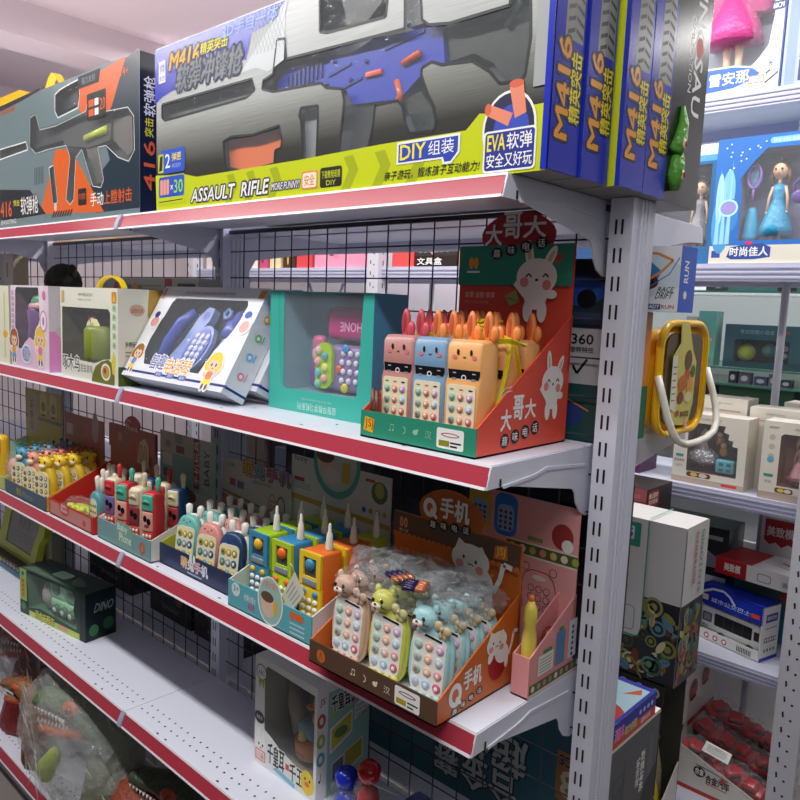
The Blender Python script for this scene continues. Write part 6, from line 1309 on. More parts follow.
# ================================================================ bottom shelf: dinosaurs in bags
def dino_head(t, s, skin, belly, o=(0, 0, 0), rot=0.0, tilt=0.0):
    xf = Matrix.Translation(o) @ Matrix.Rotation(rot, 4, 'Z') @ Matrix.Rotation(tilt, 4, 'Y') @ Matrix.Scale(s, 4)
    SK = mat(skin, 0.4, bump=0.8, bscale=70); BL = mat(belly, 0.4, bump=0.4, bscale=60); n = 16
    def rings(spec, m, name, parent):
        g = G(xf); rg = []
        for x, w, h, z in spec: rg.append([(x, w * math.cos(a), z + h * math.sin(a)) for a in [2 * PI * i / n for i in range(n)]])
        g.rings(rg, m); return g.obj(name, parent)
    # snout points to -x
    hd = rings([(-1.0, 0.12, 0.06, 0.30), (-0.92, 0.22, 0.14, 0.33), (-0.6, 0.27, 0.17, 0.40), (-0.3, 0.32, 0.22, 0.48), (0.0, 0.40, 0.30, 0.48), (0.3, 0.42, 0.36, 0.38), (0.6, 0.40, 0.40, 0.2), (0.9, 0.42, 0.46, -0.1), (1.1, 0.36, 0.4, -0.4)], SK, 'head', t)
    rings([(-0.86, 0.10, 0.05, -0.16), (-0.78, 0.19, 0.10, -0.17), (-0.5, 0.24, 0.13, -0.14), (-0.1, 0.28, 0.16, -0.03), (0.2, 0.30, 0.20, 0.1)], BL, 'lower_jaw', t)
    for k, d in ((0, -1), (0, 1), (1, -1), (1, 1)):
        g = G(xf)
        for i in range(9):
            if 1:
                x = -0.88 + 0.085 * i
                if k == 0: g.lathe([(0, 0.034), (0.11, 0.001)], (x, d * (0.16 + 0.012 * i), 0.24), WHITE, 7, (0, 0, -1))
                else: g.lathe([(0, 0.030), (0.10, 0.001)], (x + 0.06, d * (0.14 + 0.010 * i), -0.07 + 0.012 * i), WHITE, 7, (0, 0, 1))
        g.obj('upper_teeth' if k == 0 else 'lower_teeth', hd)
    g = G(xf); g.ball((-0.15, 0, 0.10), (0.52, 0.20, 0.12), mat('#8e1f1a', 0.3), 14, 8); g.obj('tongue', hd)
    for d in (-1, 1):
        g = G(xf); g.ball((0.0, d * 0.32, 0.53), (0.20, 0.10, 0.15), BL, 12, 8); g.ball((0.0, d * 0.40, 0.55), (0.07, 0.05, 0.07), mat('#b03a1c', 0.1), 12, 8); g.ball((-0.01, d * 0.445, 0.55), (0.03, 0.02, 0.05), BLACK, 8, 6); g.obj('eye', hd)
    g = G(xf)
    for i in range(6): g.lathe([(0, 0.06), (0.16 + 0.03 * (i % 2), 0.003)], (-0.1 + 0.2 * i, 0, 0.72 - 0.02 * i * i), BL, 8, (0.35, 0, 1))
    g.obj('crest', hd)
    return hd
def crumple(t, c, r, seed, name='plastic_bag', amp=0.2):
    g = G(); blob(g, c, r, mat('#dfe4e2', 0.05, 0, 0.24, 0, 1.0, 30), seed, amp, 40, 26, 4.0)
    q = random.Random(seed)
    for i in range(130):      # pale slivers along the folds, highlights painted onto the film
        a = q.uniform(0, 6.28); b = q.uniform(0.4, 2.5); d = Vector((r[0] * math.sin(b) * math.cos(a), -abs(r[1] * math.sin(b) * math.sin(a)), -r[2] * math.cos(b))) + Vector(c)
        e = Vector((q.uniform(-1, 1) * 0.06, -0.006, q.uniform(-1, 1) * 0.08)); w_ = Vector((0.0025, -0.004, 0.0015))
        g.add([d, d + e * 0.5 + w_, d + e, d + e * 0.5 - w_], [(0, 1, 2, 3)], mat('#f2f5f5', 0.12, 0, 0.40))
    return g.obj(name, t)
t = thing('bagged_toy_dinosaur', 'green and orange toothed toy dinosaur in a big crumpled clear bag on bottom shelf', 'toy dinosaur', (-1.66, 0.09, Z5))
dino_head(t, 0.185, '#5f7a52', '#d06a30', (0.055, -0.03, 0.285), 0.45, 0.12)
g = G(); g.lathe([(0, 0.10), (0.02, 0.11), (0.12, 0.09), (0.22, 0.07)], (0.16, 0.02, 0), mat('#6a7058', 0.5, bump=0.7, bscale=50), 18); g.obj('body', t)
g = G(); g.tube([(-0.10, -0.085, 0.06), (-0.085, -0.09, 0.11), (-0.04, -0.09, 0.16), (-0.015, -0.085, 0.21)], [0.02, 0.034, 0.028, 0.010], mat('#b8d03a', 0.35), 12); g.obj('yellow_green_limb', t)
crumple(t, (0.02, -0.005, 0.235), (0.33, 0.165, 0.235), 3, amp=0.10)
t = thing('toy_dinosaur', 'orange-red and dark green scaly toy dinosaur body, right of the bagged green one', 'toy dinosaur', (-1.16, 0.12, Z5))
dino_head(t, 0.15, '#3c4634', '#a8482a', (0.0, 0.0, 0.20), 0.5, 0.3)
g = G(); g.lathe([(0, 0.12), (0.02, 0.13), (0.14, 0.12), (0.24, 0.07)], (-0.12, -0.02, 0), mat('#8e3f22', 0.5, bump=0.9, bscale=60), 18); g.obj('body', t)
t = thing('bagged_toy_dinosaur', 'red toy dinosaur head in a clear bag at the far left of bottom shelf', 'toy dinosaur', (-2.30, 0.17, Z5))
dino_head(t, 0.17, '#a02428', '#c23a30', (0.0, 0.0, 0.27), 0.6, 0.1)
g = G(); g.lathe([(0, 0.13), (0.02, 0.14), (0.16, 0.10), (0.24, 0.08)], (0.05, 0.0, 0), mat('#8a1f22', 0.5, bump=0.7, bscale=60), 18); g.obj('body', t)
crumple(t, (-0.04, 0.0, 0.27), (0.25, 0.13, 0.20), 9)
t = thing('toy_dinosaur', 'brown-orange toy dinosaur head with dark eye, below the bagged red one', 'toy dinosaur', (-2.06, 0.010, Z5))
dino_head(t, 0.105, '#8f5f34', '#c8582a', (0.02, 0.03, 0.22), 0.3, 0.05)
g = G(); g.lathe([(0, 0.05), (0.02, 0.06), (0.12, 0.055), (0.22, 0.04)], (0.10, 0.05, 0), mat('#7a4a2a', 0.5, bump=0.7, bscale=60), 16); g.obj('body', t)
t = thing('toy_dinosaur', 'dark toy dinosaur in shadow at the right part of bottom shelf', 'toy dinosaur', (-0.62, 0.14, Z5))
dino_head(t, 0.15, '#4a3a2c', '#8a4028', (0.0, 0.0, 0.18), 0.5, 0.2)
g = G(); g.lathe([(0, 0.12), (0.02, 0.13), (0.12, 0.12), (0.2, 0.07)], (-0.10, 0, 0), mat('#5a3a28', 0.5, bump=0.9, bscale=60), 18); g.obj('body', t)

# ================================================================ rear side of the run
# ---- boxes seen through the mesh
t = thing('toy_car_box', 'large dark teal box with upside-down grey lettering behind the mesh, fourth shelf', 'toy box', (-0.66, 0.396, Z4))
def sp(g, f, S, T):
    TT = mat('#b4bcba', 0.4); g.text(f, '超级陀螺', 0.13, 0.115, 0.52, 0.205, TT, 0.06, rot=2, shear=-0.0, outline=mat('#1d2a30')); g.text(f, '合金赛', 0.26, 0.03, 0.50, 0.11, TT, 0.06, rot=2, outline=mat('#1d2a30'))
    g.pe(f, 0.42, 0.235, 0.055, 0.035, mat('#5a6a68')); g.text(f, 'SPIN', 0.39, 0.222, 0.45, 0.246, mat('#2a3a3c'), 0.04, rot=2); g.pe(f, 0.455, 0.275, 0.018, 0.018, mat('#8a3a4a')); g.pe(f, 0.10, 0.20, 0.07, 0.05, mat('#152a34')); g.pr(f, 0.595, 0.12, 0.655, 0.23, mat('#a8722a')); g.text(f, '8', 0.607, 0.13, 0.643, 0.19, mat('#d8c8a8'), 0.05, rot=2); g.text(f, 'PCS', 0.60, 0.20, 0.65, 0.222, BLACK, 0.05, rot=2)
carton(t, 0.665, 0.052, 0.32, mat('#2a5f6c', 0.4), mat('#2a5f6c', 0.4), art=sp)
t = thing('toy_box', 'white box marked 360 seen through the mesh beside the upright, second shelf', 'toy box', (-0.155, 0.328, Z2))
carton(t, 0.165, 0.06, 0.216, mat('#b9bcbf', 0.45), mat('#c9ccd0', 0.45), art=lambda g, f, S, T: (g.text(f, '360', 0.094, 0.186, 0.140, 0.205, BLACK, 0.06), g.text(f, '旋转特技', 0.092, 0.170, 0.142, 0.181, BLACK, 0.03), g.pl(f, [(0.10, 0.145), (0.11, 0.130), (0.13, 0.158)], 0.005, BLACK), g.pr(f, 0, 0, 0.165, 0.11, mat('#1c4a4a')), g.pe(f, 0.09, 0.05, 0.04, 0.025, mat('#2a3a7a')), g.pl(f, [(0.05, 0.06), (0.09, 0.08), (0.14, 0.06)], 0.003, mat('#c87a3a'))))
t = thing('toy_box', 'dark blue box with blue car picture behind the mesh, lying on the 360 box', 'toy box', (-0.165, 0.328, Z2 + 0.2165))
carton(t, 0.18, 0.065, 0.130, mat('#2a3a4a', 0.45), mat('#2a3a4a', 0.45), art=lambda g, f, S, T: (g.pe(f, 0.11, 0.07, 0.06, 0.028, mat('#2a5ab8')), g.pe(f, 0.13, 0.055, 0.02, 0.018, BLACK), g.pr(f, 0.03, 0.015, 0.16, 0.03, mat('#3a4a6a'))))
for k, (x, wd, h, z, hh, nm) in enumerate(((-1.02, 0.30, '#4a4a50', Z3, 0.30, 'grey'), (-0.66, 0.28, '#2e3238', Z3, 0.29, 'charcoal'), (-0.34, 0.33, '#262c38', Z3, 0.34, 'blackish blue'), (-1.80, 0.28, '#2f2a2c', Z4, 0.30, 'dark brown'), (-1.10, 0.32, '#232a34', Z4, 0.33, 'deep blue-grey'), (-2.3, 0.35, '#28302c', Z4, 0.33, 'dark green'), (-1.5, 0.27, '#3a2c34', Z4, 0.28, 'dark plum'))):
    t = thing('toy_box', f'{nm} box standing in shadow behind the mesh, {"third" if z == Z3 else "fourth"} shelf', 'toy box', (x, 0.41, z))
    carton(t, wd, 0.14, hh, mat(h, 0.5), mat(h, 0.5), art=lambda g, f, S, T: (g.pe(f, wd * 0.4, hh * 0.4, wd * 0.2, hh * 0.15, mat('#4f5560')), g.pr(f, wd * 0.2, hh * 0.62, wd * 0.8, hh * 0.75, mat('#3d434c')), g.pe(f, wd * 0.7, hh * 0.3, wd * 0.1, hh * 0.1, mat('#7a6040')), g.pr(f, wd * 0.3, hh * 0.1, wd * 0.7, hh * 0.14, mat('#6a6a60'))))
# ---- race car box
t = thing('toy_car_box', 'white and blue box with blue race car picture, sitting on the orange box', 'toy box', (-0.043, 0.420, Z2 + 0.2535))
def rc(g, f, S, T):
    W = 0.145
    g.pp(f, [(0, 0.0), (W, 0.045), (W, 0.085), (0.10, 0.11), (0, 0.10)], mat('#c8d6e0')); g.pp(f, [(0.0, 0.06), (0.03, 0.092), (0.085, 0.095), (0.11, 0.075), (0.10, 0.055), (0.0, 0.035)], mat('#2f7fb8')); g.pe(f, 0.085, 0.055, 0.020, 0.014, mat('#5a2a22')); g.pe(f, 0.085, 0.055, 0.012, 0.008, BLACK, 12)
    g.pl(f, [(0.0, 0.02), (0.06, 0.045), (0.11, 0.075), (0.13, 0.095), (0.10, 0.108), (0.05, 0.112)], 0.005, mat('#d08a4a')); g.pl(f, [(0.0, 0.01), (0.07, 0.035), (0.125, 0.07), (0.142, 0.10)], 0.002, mat('#3a70b0'))
    g.pr(f, 0.078, 0.004, 0.112, 0.014, mat('#1c3a8a')); g.text(f, 'READY', 0.08, 0.0055, 0.11, 0.0125, WHITE, 0.03); g.text(f, 'RUN', 0.114, 0.0055, 0.138, 0.0125, mat('#b04a3a'), 0.03); g.text(f, 'DRIFT', 0.10, 0.024, 0.132, 0.036, BLACK, 0.02, shear=0.3); g.text(f, 'RACE', 0.104, 0.037, 0.134, 0.046, BLACK, 0.02, shear=0.3)
    g.pr(S, 0.0, 0, 0.072, 0.122, mat('#2f5fd0')); g.text(S, 'RUN', 0.018, 0.055, 0.038, 0.095, WHITE, 0.04, rot=1); g.pe(S, 0.028, 0.032, 0.008, 0.008, WHITE, 8)
carton(t, 0.145, 0.072, 0.122, mat('#e3e6ea', 0.35), mat('#2f5fd0', 0.35), mat('#e3e6ea', 0.35), art=rc)
t = thing('toy_box', 'orange and dark green carton on second shelf directly behind the upright', 'toy box', (-0.135, 0.405, Z2))
carton(t, 0.165, 0.075, 0.2525, mat('#e08a35', 0.4), mat('#e08a35', 0.4), mat('#d9d9c0', 0.4), art=lambda g, f, S, T: (g.pr(f, 0.0, 0.0, 0.165, 0.105, mat('#1f7a5c')), g.pr(S, 0.0, 0.0, 0.075, 0.105, mat('#1f7a5c')), g.pr(f, 0.0, 0.18, 0.165, 0.25, mat('#e6e0cf')), g.pe(S, 0.0, 0.13, 0.02, 0.03, mat('#1f7a5c'))))
# ---- yellow picnic basket
t = thing('toy_basket', 'bright yellow toy basket lying on its side with white handle hanging over the shelf end', 'toy basket', (-0.02, 0.615, Z2)); t.scale = (1, 1.16, 1.0)
YB = mat('#fbc010', 0.3)
def brr(x, y0, y1, z0, z1, r, n=5): return [(x, a, b) for a, b in rrect(y0, z0, y1, z1, r, n)]
g = G(); g.rings([brr(-0.095, -0.052, 0.075, 0.025, 0.195, 0.03), brr(0.0, -0.075, 0.100, 0.010, 0.215, 0.04), brr(0.055, -0.085, 0.110, 0.003, 0.225, 0.045)], YB); bk = g.obj('basket_body', t)
g = G(); rg = brr(0.058, -0.092, 0.118, 0.0, 0.232, 0.05, 6); g.tube(rg, 0.008, mat('#fdc81e', 0.25), 8, True); g.obj('rim', t)
g = G(); S_ = side(-0.0, 0, 0)
for i in range(4):
    for j in range(2):
        zz = 0.035 + 0.045 * i; g.pe(F((-0.06 + 0.035 * j, -0.068 - 0.008 * j, 0), (1, 0.1, 0), (0, 0, 1)), 0.0, zz, 0.012, 0.012, mat(('#8a5a1c', '#8a5a1c', '#5aa82a', '#3a2a14')[i]), 10); g.k = 4
g.obj('cut_out_pattern', t)
g = G(); g.prism(rrect(-0.070, 0.020, 0.095, 0.212, 0.03), side(0.0585, 0, 0), 0, 0.003, mat('#5a4a2c', 0.4)); st_ = side(0.0615, 0, 0)
g.pp(st_, [(-0.055, 0.03), (-0.035, 0.03), (-0.030, 0.17), (-0.05, 0.17)], mat('#6a6a30'))
g.obj('basket_contents', t)
g = G(); g.prism([(-0.040, 0.020), (0.040, 0.012), (0.058, 0.06), (0.060, 0.15), (0.040, 0.175), (0.012, 0.236), (-0.022, 0.236), (-0.018, 0.19), (-0.045, 0.165)], side(0.064, 0, 0), 0, 0.002, mat('#d9cf62', 0.35)); sf = side(0.0665, 0, 0)
g.pp(sf, [(-0.050, 0.055), (-0.022, 0.045), (-0.030, 0.165), (-0.052, 0.165)], mat('#e9e6d0'))
for i in range(6): g.pr(sf, -0.046, 0.07 + 0.014 * i, -0.030, 0.073 + 0.014 * i, mat('#8a8a70'))
for (a, b, r1, r2, h) in ((0.02, 0.155, 0.016, 0.022, '#6a4a28'), (0.0, 0.105, 0.02, 0.018, '#c8702a'), (0.035, 0.10, 0.014, 0.020, '#e8a03a'), (0.03, 0.075, 0.018, 0.012, '#e8d8a8'), (-0.005, 0.075, 0.014, 0.014, '#8a3a20'), (0.02, 0.125, 0.012, 0.010, '#d8503a'), (0.045, 0.13, 0.01, 0.014, '#4a7a2a')): g.pe(sf, a, b, r1, r2, mat(h), 12)
g.text(sf, '趣味菜篮', 0.0, 0.032, 0.04, 0.045, mat('#5a3a1c'), 0.03); g.pr(sf, -0.022, 0.036, -0.006, 0.048, mat('#b0502a')); g.pr(sf, 0.022, 0.010, 0.038, 0.028, mat('#e9b8a0')); g.obj('paper_band', t)
g = G(); hp = [(0.062, -0.10, 0.125), (0.075, -0.103, 0.09), (0.088, -0.100, 0.045), (0.098, -0.094, 0.015), (0.104, -0.080, -0.004), (0.108, -0.055, -0.013), (0.110, -0.01, -0.014), (0.110, 0.04, -0.010), (0.108, 0.080, 0.000), (0.102, 0.104, 0.018), (0.092, 0.118, 0.05), (0.078, 0.126, 0.085), (0.062, 0.122, 0.135)]
g.tube(hp, 0.0075, mat('#eceadd', 0.3), 10); g.obj('handle', t)

# ---- grey carton and puzzle box on the fourth shelf, rear side
t = thing('basketball_toy_box', 'dark grey carton with white upright lettering at the rear shelf end', 'toy box', (-0.32, 0.452, Z4))
def gr_(g, f, S, T):
    g.pp(S, [(0.14, 0.0), (0.246, 0.0), (0.246, 0.115), (0.19, 0.085)], mat('#2c2e31')); g.text(S, '弹射篮球', 0.155, 0.075, 0.175, 0.175, WHITE, 0.06, rot=1); g.text(S, '运动机', 0.132, 0.095, 0.150, 0.165, WHITE, 0.06, rot=1)
    for i in range(4): g.pr(S, 0.195 + 0.007 * i, 0.095, 0.1965 + 0.007 * i, 0.195, mat('#9a9ea4'))
    g.pl(S, [(0.02, 0.06), (0.07, 0.08), (0.07, 0.17), (0.02, 0.155)], 0.002, mat('#2f3236'), True); g.pl(S, [(0.035, 0.095), (0.058, 0.104), (0.058, 0.135), (0.035, 0.125)], 0.002, mat('#2f3236'), True)
    g.pr(S, 0, 0.236, 0.246, 0.244, mat('#e8dcc8'))
carton(t, 0.350, 0.246, 0.244, mat('#55595f', 0.4), mat('#55595f', 0.4), mat('#e9e2d2', 0.4), art=gr_)
t = thing('puzzle_box', 'flat blue and red box with pale blue top lying on the dark grey carton', 'toy box', (-0.28, 0.452, Z4 + 0.245))
def pz(g, f, S, T):
    g.pr(S, 0, 0, 0.212, 0.024, mat('#d0443c')); g.pr(S, 0, 0.022, 0.212, 0.055, mat('#2430a8')); g.text(S, '消防车', 0.008, 0.012, 0.052, 0.042, mat('#f08ac0'), 0.05); g.text(S, '磁力拼图', 0.056, 0.010, 0.115, 0.030, mat('#f0e03a'), 0.05, outline=mat('#2430a8')); g.text(S, '益智玩具', 0.135, 0.006, 0.185, 0.018, WHITE, 0.02)
    for i in range(4): g.pe(S, 0.130 + 0.020 * i, 0.036, 0.006, 0.006, mat('#c8d0f0'), 10)
    g.pr(T, 0, 0, 0.31, 0.212, mat('#b9dce6')); g.pp(T, [(0.26, 0.14), (0.295, 0.165), (0.285, 0.19)], mat('#d8622a')); g.pe(T, 0.25, 0.04, 0.06, 0.05, mat('#c8403a')); g.pr(T, 0, 0.195, 0.31, 0.212, mat('#2430a8')); g.pr(T, 0.302, 0, 0.31, 0.212, mat('#2430a8'))
carton(t, 0.310, 0.212, 0.055, mat('#2430a8', 0.35), mat('#2430a8', 0.35), mat('#b9dce6', 0.35), art=pz)

# ================================================================ far shelving unit across the rear aisle
FY = 1.5; FX0, FX1 = -3.3, 0.17
FZ = [0.493, -0.028, -0.755, -1.31, -1.78]
fu = thing('shelving_unit', 'pale lavender metal shelving unit across the rear aisle with slotted corner posts', 'shelving', (-1.5, 1.7, FLOOR))
SF = Matrix.Translation((1.5, -1.7, -FLOOR)); LV = mat('#c4c7dd', 0.4); LV2 = mat('#a8acc6', 0.4)
for z, lh in zip(FZ, (0.050, 0.055, 0.050, 0.045, 0.045)):
    g = G(SF); y0 = FY if z > -1.5 else FY - 0.42
    x1 = FX1 - 0.09
    g.box((FX0, y0 + 0.003, z - 0.012), (x1, 1.92, z), mat('#cfd3e4', 0.4))
    g.box((FX0, y0, z - lh), (x1, y0 + 0.003, z), LV)
    for k in range(3): g.box((FX0, y0 - 0.003, z - lh * (0.30 + 0.28 * k)), (x1, y0, z - lh * (0.22 + 0.28 * k)), LV2)
    g.box((FX0, 1.90, z - lh), (x1, 1.92, z - 0.012), LV)
    g.obj('shelf_deck', fu)
for px_, wd in ((FX1 - 0.085, 0.075), (-1.78, 0.07), (-3.3, 0.07)):
    g = G(SF); P_ = mat('#d3d4de', 0.4)
    g.box((px_, 1.472, FLOOR), (px_ + wd, 1.476, 0.95), P_); g.box((px_ + wd - 0.004, 1.476, FLOOR), (px_ + wd, 1.54, 0.95), P_)
    f = front(0, 1.472, 0); z = 0.9
    while z > FLOOR + 0.05:
        g.pp(f, [(px_ + wd * 0.27, z), (px_ + wd * 0.34, z + 0.003), (px_ + wd * 0.37, z - 0.014), (px_ + wd * 0.30, z - 0.018)], BLACK); g.pe(f, px_ + wd * 0.62, z - 0.02, 0.004, 0.004, BLACK, 8); g.k = 0
        g.pp(side(px_ + wd, 0, 0), [(1.50, z), (1.506, z), (1.506, z - 0.022), (1.50, z - 0.022)], BLACK); g.k = 0
        z -= 0.05
    g.obj('slotted_post', fu)
for px_ in (-0.125, -1.75, -3.27):
    g = G(SF); g.cyl((px_, 1.90, FLOOR), (px_, 1.90, 0.90), 0.013, mat('#b9bcc8', 0.3), 14); g.obj('rear_pole', fu)
for x in (-2.5, -0.95):
    for d in (-1, 1): g = G(SF); g.tube([(x - 0.15 * d, 1.865 + 0.005 * d, -0.09), (x + 0.15 * d, 1.865 + 0.005 * d, -0.70)], 0.008, LV, 6); g.obj('cross_brace', fu)

def doll(t, x, z, s, hair, dress, skin='#e8c0a0', y=0.05, sil=None, legs=False):
    SK = mat(skin, 0.4); D_ = mat(dress, 0.3, bump=0.4, bscale=90)
    g = G(); xf = lambda a, b, c: (x + a * s, y + b * s, z + c * s)
    g.lathe([(0, 0.0), (0.004 * s, 0.19 * s), (0.10 * s, 0.17 * s), (0.30 * s, 0.10 * s), (0.42 * s, 0.055 * s), (0.50 * s, 0.07 * s), (0.58 * s, 0.055 * s)], xf(0, 0, 0.12 if not legs else 0.28), D_, 18); dr = g.obj('dress', t)
    g = G(); g.tube([xf(0, 0, 0.70), xf(0, 0, 0.78)], 0.022 * s, SK, 8); g.ball(xf(0, -0.005, 0.86), (0.085 * s, 0.080 * s, 0.095 * s), SK, 16, 10)
    for d in (-1, 1):
        g.tube([xf(0.065 * d, 0, 0.68), xf(0.10 * d, -0.01, 0.55), xf(0.11 * d, -0.03, 0.40)], [0.020 * s, 0.017 * s, 0.012 * s], SK, 8); g.ball(xf(0.11 * d, -0.035, 0.38), 0.016 * s, SK, 8, 6)
        if legs or True: g.tube([xf(0.04 * d, 0, 0.30), xf(0.04 * d, 0, 0.02)], [0.03 * s, 0.018 * s], SK, 8)
    bd = g.obj('doll_body', t)
    g = G(); HR = mat(hair, 0.5); g.ball(xf(0, 0.018, 0.885), (0.100 * s, 0.085 * s, 0.100 * s), HR, 16, 10); g.ball(xf(0.0, 0.05, 0.99), (0.045 * s, 0.04 * s, 0.04 * s), HR, 12, 8)
    for d in (-1, 1): g.tube([xf(0.08 * d, 0.01, 0.88), xf(0.095 * d, 0.015, 0.78), xf(0.085 * d, 0.01, 0.68)], [0.03 * s, 0.028 * s, 0.008 * s], HR, 8)
    g.obj('hair', bd)
    g = G()
    for d in (-1, 1): g.ball(xf(0.032 * d, -0.078, 0.865), (0.013 * s, 0.005 * s, 0.015 * s), BLACK, 8, 6)
    g.ball(xf(0, -0.080, 0.82), (0.012 * s, 0.004 * s, 0.005 * s), mat('#c05050'), 8, 5); g.obj('face', bd)

# ---- top deck: white doll box with the lower part in view
t = thing('doll_box', 'tall white doll box with pink skirt, doll legs and blue banner, far top deck', 'doll box', (-0.47, 1.51, FZ[0] + 0.001))
hole = [(0.02, 0.055), (0.02, 0.42), (0.33, 0.42), (0.345, 0.22), (0.335, 0.13), (0.31, 0.095), (0.27, 0.055)]
def an(g, f, S, T):
    g.pp(f, [(0.04, 0.012), (0.10, -0.0 + 0.004), (0.24, 0.012), (0.30, 0.030), (0.325, 0.050), (0.30, 0.072), (0.24, 0.085), (0.14, 0.088), (0.04, 0.075)], WHITE)
    g.pp(f, [(0.045, 0.016), (0.10, 0.009), (0.24, 0.017), (0.295, 0.033), (0.317, 0.050), (0.295, 0.068), (0.24, 0.080), (0.14, 0.083), (0.045, 0.071)], mat('#3f6cc0'))
    g.text(f, '雪安那', 0.165, 0.030, 0.285, 0.068, WHITE, 0.03); g.pr(f, 0.285, 0.022, 0.330, 0.045, mat('#d88a6a')); g.pr(f, 0.288, 0.025, 0.327, 0.042, mat('#e8e0d8')); g.text(f, '玩具', 0.295, 0.028, 0.320, 0.040, mat('#c86a4a'), 0)
    for i in range(6): g.pl(f, [(0.345, 0.075), (0.345 + 0.012 * math.cos(i * PI / 3), 0.075 + 0.012 * math.sin(i * PI / 3))], 0.002, mat('#4a6a8a'))
    for i in range(12): g.pe(f, 0.335 + 0.004 * i % 0.035, 0.02 + 0.003 * i, 0.003, 0.003, mat('#4a5a7a'), 8)
    g.pr(f, 0.372, 0, 0.376, 0.45, mat('#3a4f94')); g.prr(f, 0.335, 0.225, 0.372, 0.25, 0.004, mat('#3a4a80')); g.text(f, '60CM', 0.339, 0.230, 0.368, 0.245, WHITE, 0.03)
    g.pr(S, 0, 0, 0.10, 0.45, mat('#8fa4d8'))
carton(t, 0.376, 0.10, 0.45, mat('#dcdfe2', 0.35), mat('#8fa4d8', 0.35), holes=[hole], mi=mat('#a9b4c0', 0.5), cav=0.09, art=an)
doll(t, 0.215, 0.03, 0.46, '#8a4a2a', '#e0509a', y=0.045, legs=True)
g = G(); g.rings([[(0.215 + r * math.cos(a), 0.045 + r * 0.30 * math.sin(a), z) for a in [2 * PI * i / 20 for i in range(20)]] for z, r in ((0.245, 0.115), (0.33, 0.09), (0.38, 0.05))], mat('#e0509a', 0.35)); g.obj('skirt', t)
t = thing('doll_box', 'periwinkle blue box with teal window at the right end of far top deck', 'doll box', (-0.090, 1.51, FZ[0] + 0.001))
carton(t, 0.22, 0.10, 0.45, mat('#a9b6e0', 0.35), mat('#8fa4d8'), holes=[[(0.045, 0.075), (0.20, 0.075), (0.20, 0.43), (0.045, 0.43)]], mi=mat('#2f6a90', 0.5), art=lambda g, f, S, T: (g.pr(f, 0.008, 0.0, 0.035, 0.45, mat('#8ba0da')), g.pr(f, 0.045, 0.01, 0.20, 0.07, mat('#3f4a78')), g.text(f, 'YI', 0.05, 0.02, 0.09, 0.055, WHITE, 0.03)))
g = G(); g.ball((0.11, 0.05, 0.14), (0.05, 0.03, 0.06), mat('#3f9a6a', 0.4)); g.obj('toy_figure', t)

# ---- second deck: blue window box with a doll (kept generic)
t = thing('doll_box', 'large sky blue window box with brown-haired doll in a blue dress', 'doll box', (-0.257, 1.508, FZ[1] + 0.001))
W, H = 0.40, 0.385
def el(g, f, S, T):
    g.pr(f, 0, 0, W, 0.055, mat('#e3e0d0')); g.pr(f, 0.008, 0.018, 0.035, 0.040, mat('#3a4aa8'))
    g.pp(f, [(0.055, 0.02), (0.065, 0.050), (0.11, 0.058), (0.16, 0.060), (0.185, 0.048), (0.185, 0.018), (0.14, 0.012), (0.07, 0.012)], mat('#2a4a9c')); g.text(f, '时尚佳人', 0.065, 0.022, 0.178, 0.050, WHITE, 0.05); g.pe(f, 0.12, 0.062, 0.012, 0.006, mat('#d8305a'), 10)
    g.prr(f, 0.155, H - 0.028, W - 0.01, H - 0.010, 0.008, mat('#7ac8ea')); g.text(f, '时尚娃娃换装礼盒', 0.165, H - 0.025, W - 0.03, H - 0.014, mat('#dff2fa'), 0.02)
    for x, z, r1, r2, h in ((0.03, 0.12, 0.03, 0.09, '#4aa0dc'), (0.045, 0.22, 0.02, 0.07, '#7ec4ea'), (0.02, 0.20, 0.012, 0.08, '#a8dcf2'), (0.06, 0.15, 0.02, 0.05, '#3a86cc')): g.pe(f, x, z, r1, r2, mat(h))
    for x, z0, z1 in ((0.018, 0.06, 0.30), (0.035, 0.06, 0.27), (0.052, 0.06, 0.32)): g.pp(f, [(x - 0.007, z0), (x + 0.007, z0), (x, z1)], mat('#9ad4f0'))
    g.pe(f, 0.048, 0.172, 0.030, 0.027, mat('#b9dff0'), 18); g.pe(f, 0.048, 0.172, 0.024, 0.021, mat('#8a9ad8')); g.text(f, '礼盒', 0.033, 0.166, 0.063, 0.180, mat('#e07a9a'), 0.02)
    for i in range(14): q = random.Random(i); g.pe(f, q.uniform(0.01, 0.15), q.uniform(0.28, 0.37), 0.003, 0.003, mat('#cfe6f6'), 6)
hole = [(0.085, 0.070), (0.085, 0.215), (0.078, 0.26), (0.115, 0.31), (0.150, 0.345), (W - 0.012, 0.345), (W - 0.012, 0.07)]
el_c = carton(t, W, 0.11, H, mat('#2f72c4', 0.3), mat('#2f72c4', 0.3), mat('#4f92d4', 0.3), [hole], mat('#8f8fa8', 0.5), 0.10, el)
doll(t, 0.180, 0.055, 0.265, '#6a3f28', '#2a9ac8', y=0.045)
g = G(); g.tube([(0.105 + 0.020 * math.cos(a), 0.04, 0.270 + 0.036 * math.sin(a)) for a in [2 * PI * i / 14 for i in range(14)]], 0.005, mat('#a57fd8', 0.3), 7, True); g.ball((0.105, 0.045, 0.27), (0.016, 0.003, 0.030), mat('#8ab0d8', 0.1)); g.tube([(0.105, 0.04, 0.235), (0.105, 0.04, 0.20)], 0.004, mat('#a57fd8', 0.3), 7); g.obj('toy_mirror', t)
g = G(); g.lathe([(0, 0.024), (0.01, 0.026), (0.09, 0.014), (0.10, 0.010)], (0.105, 0.05, 0.075), mat('#3aa8d0', 0.3), 12); g.obj('spare_dress', t)
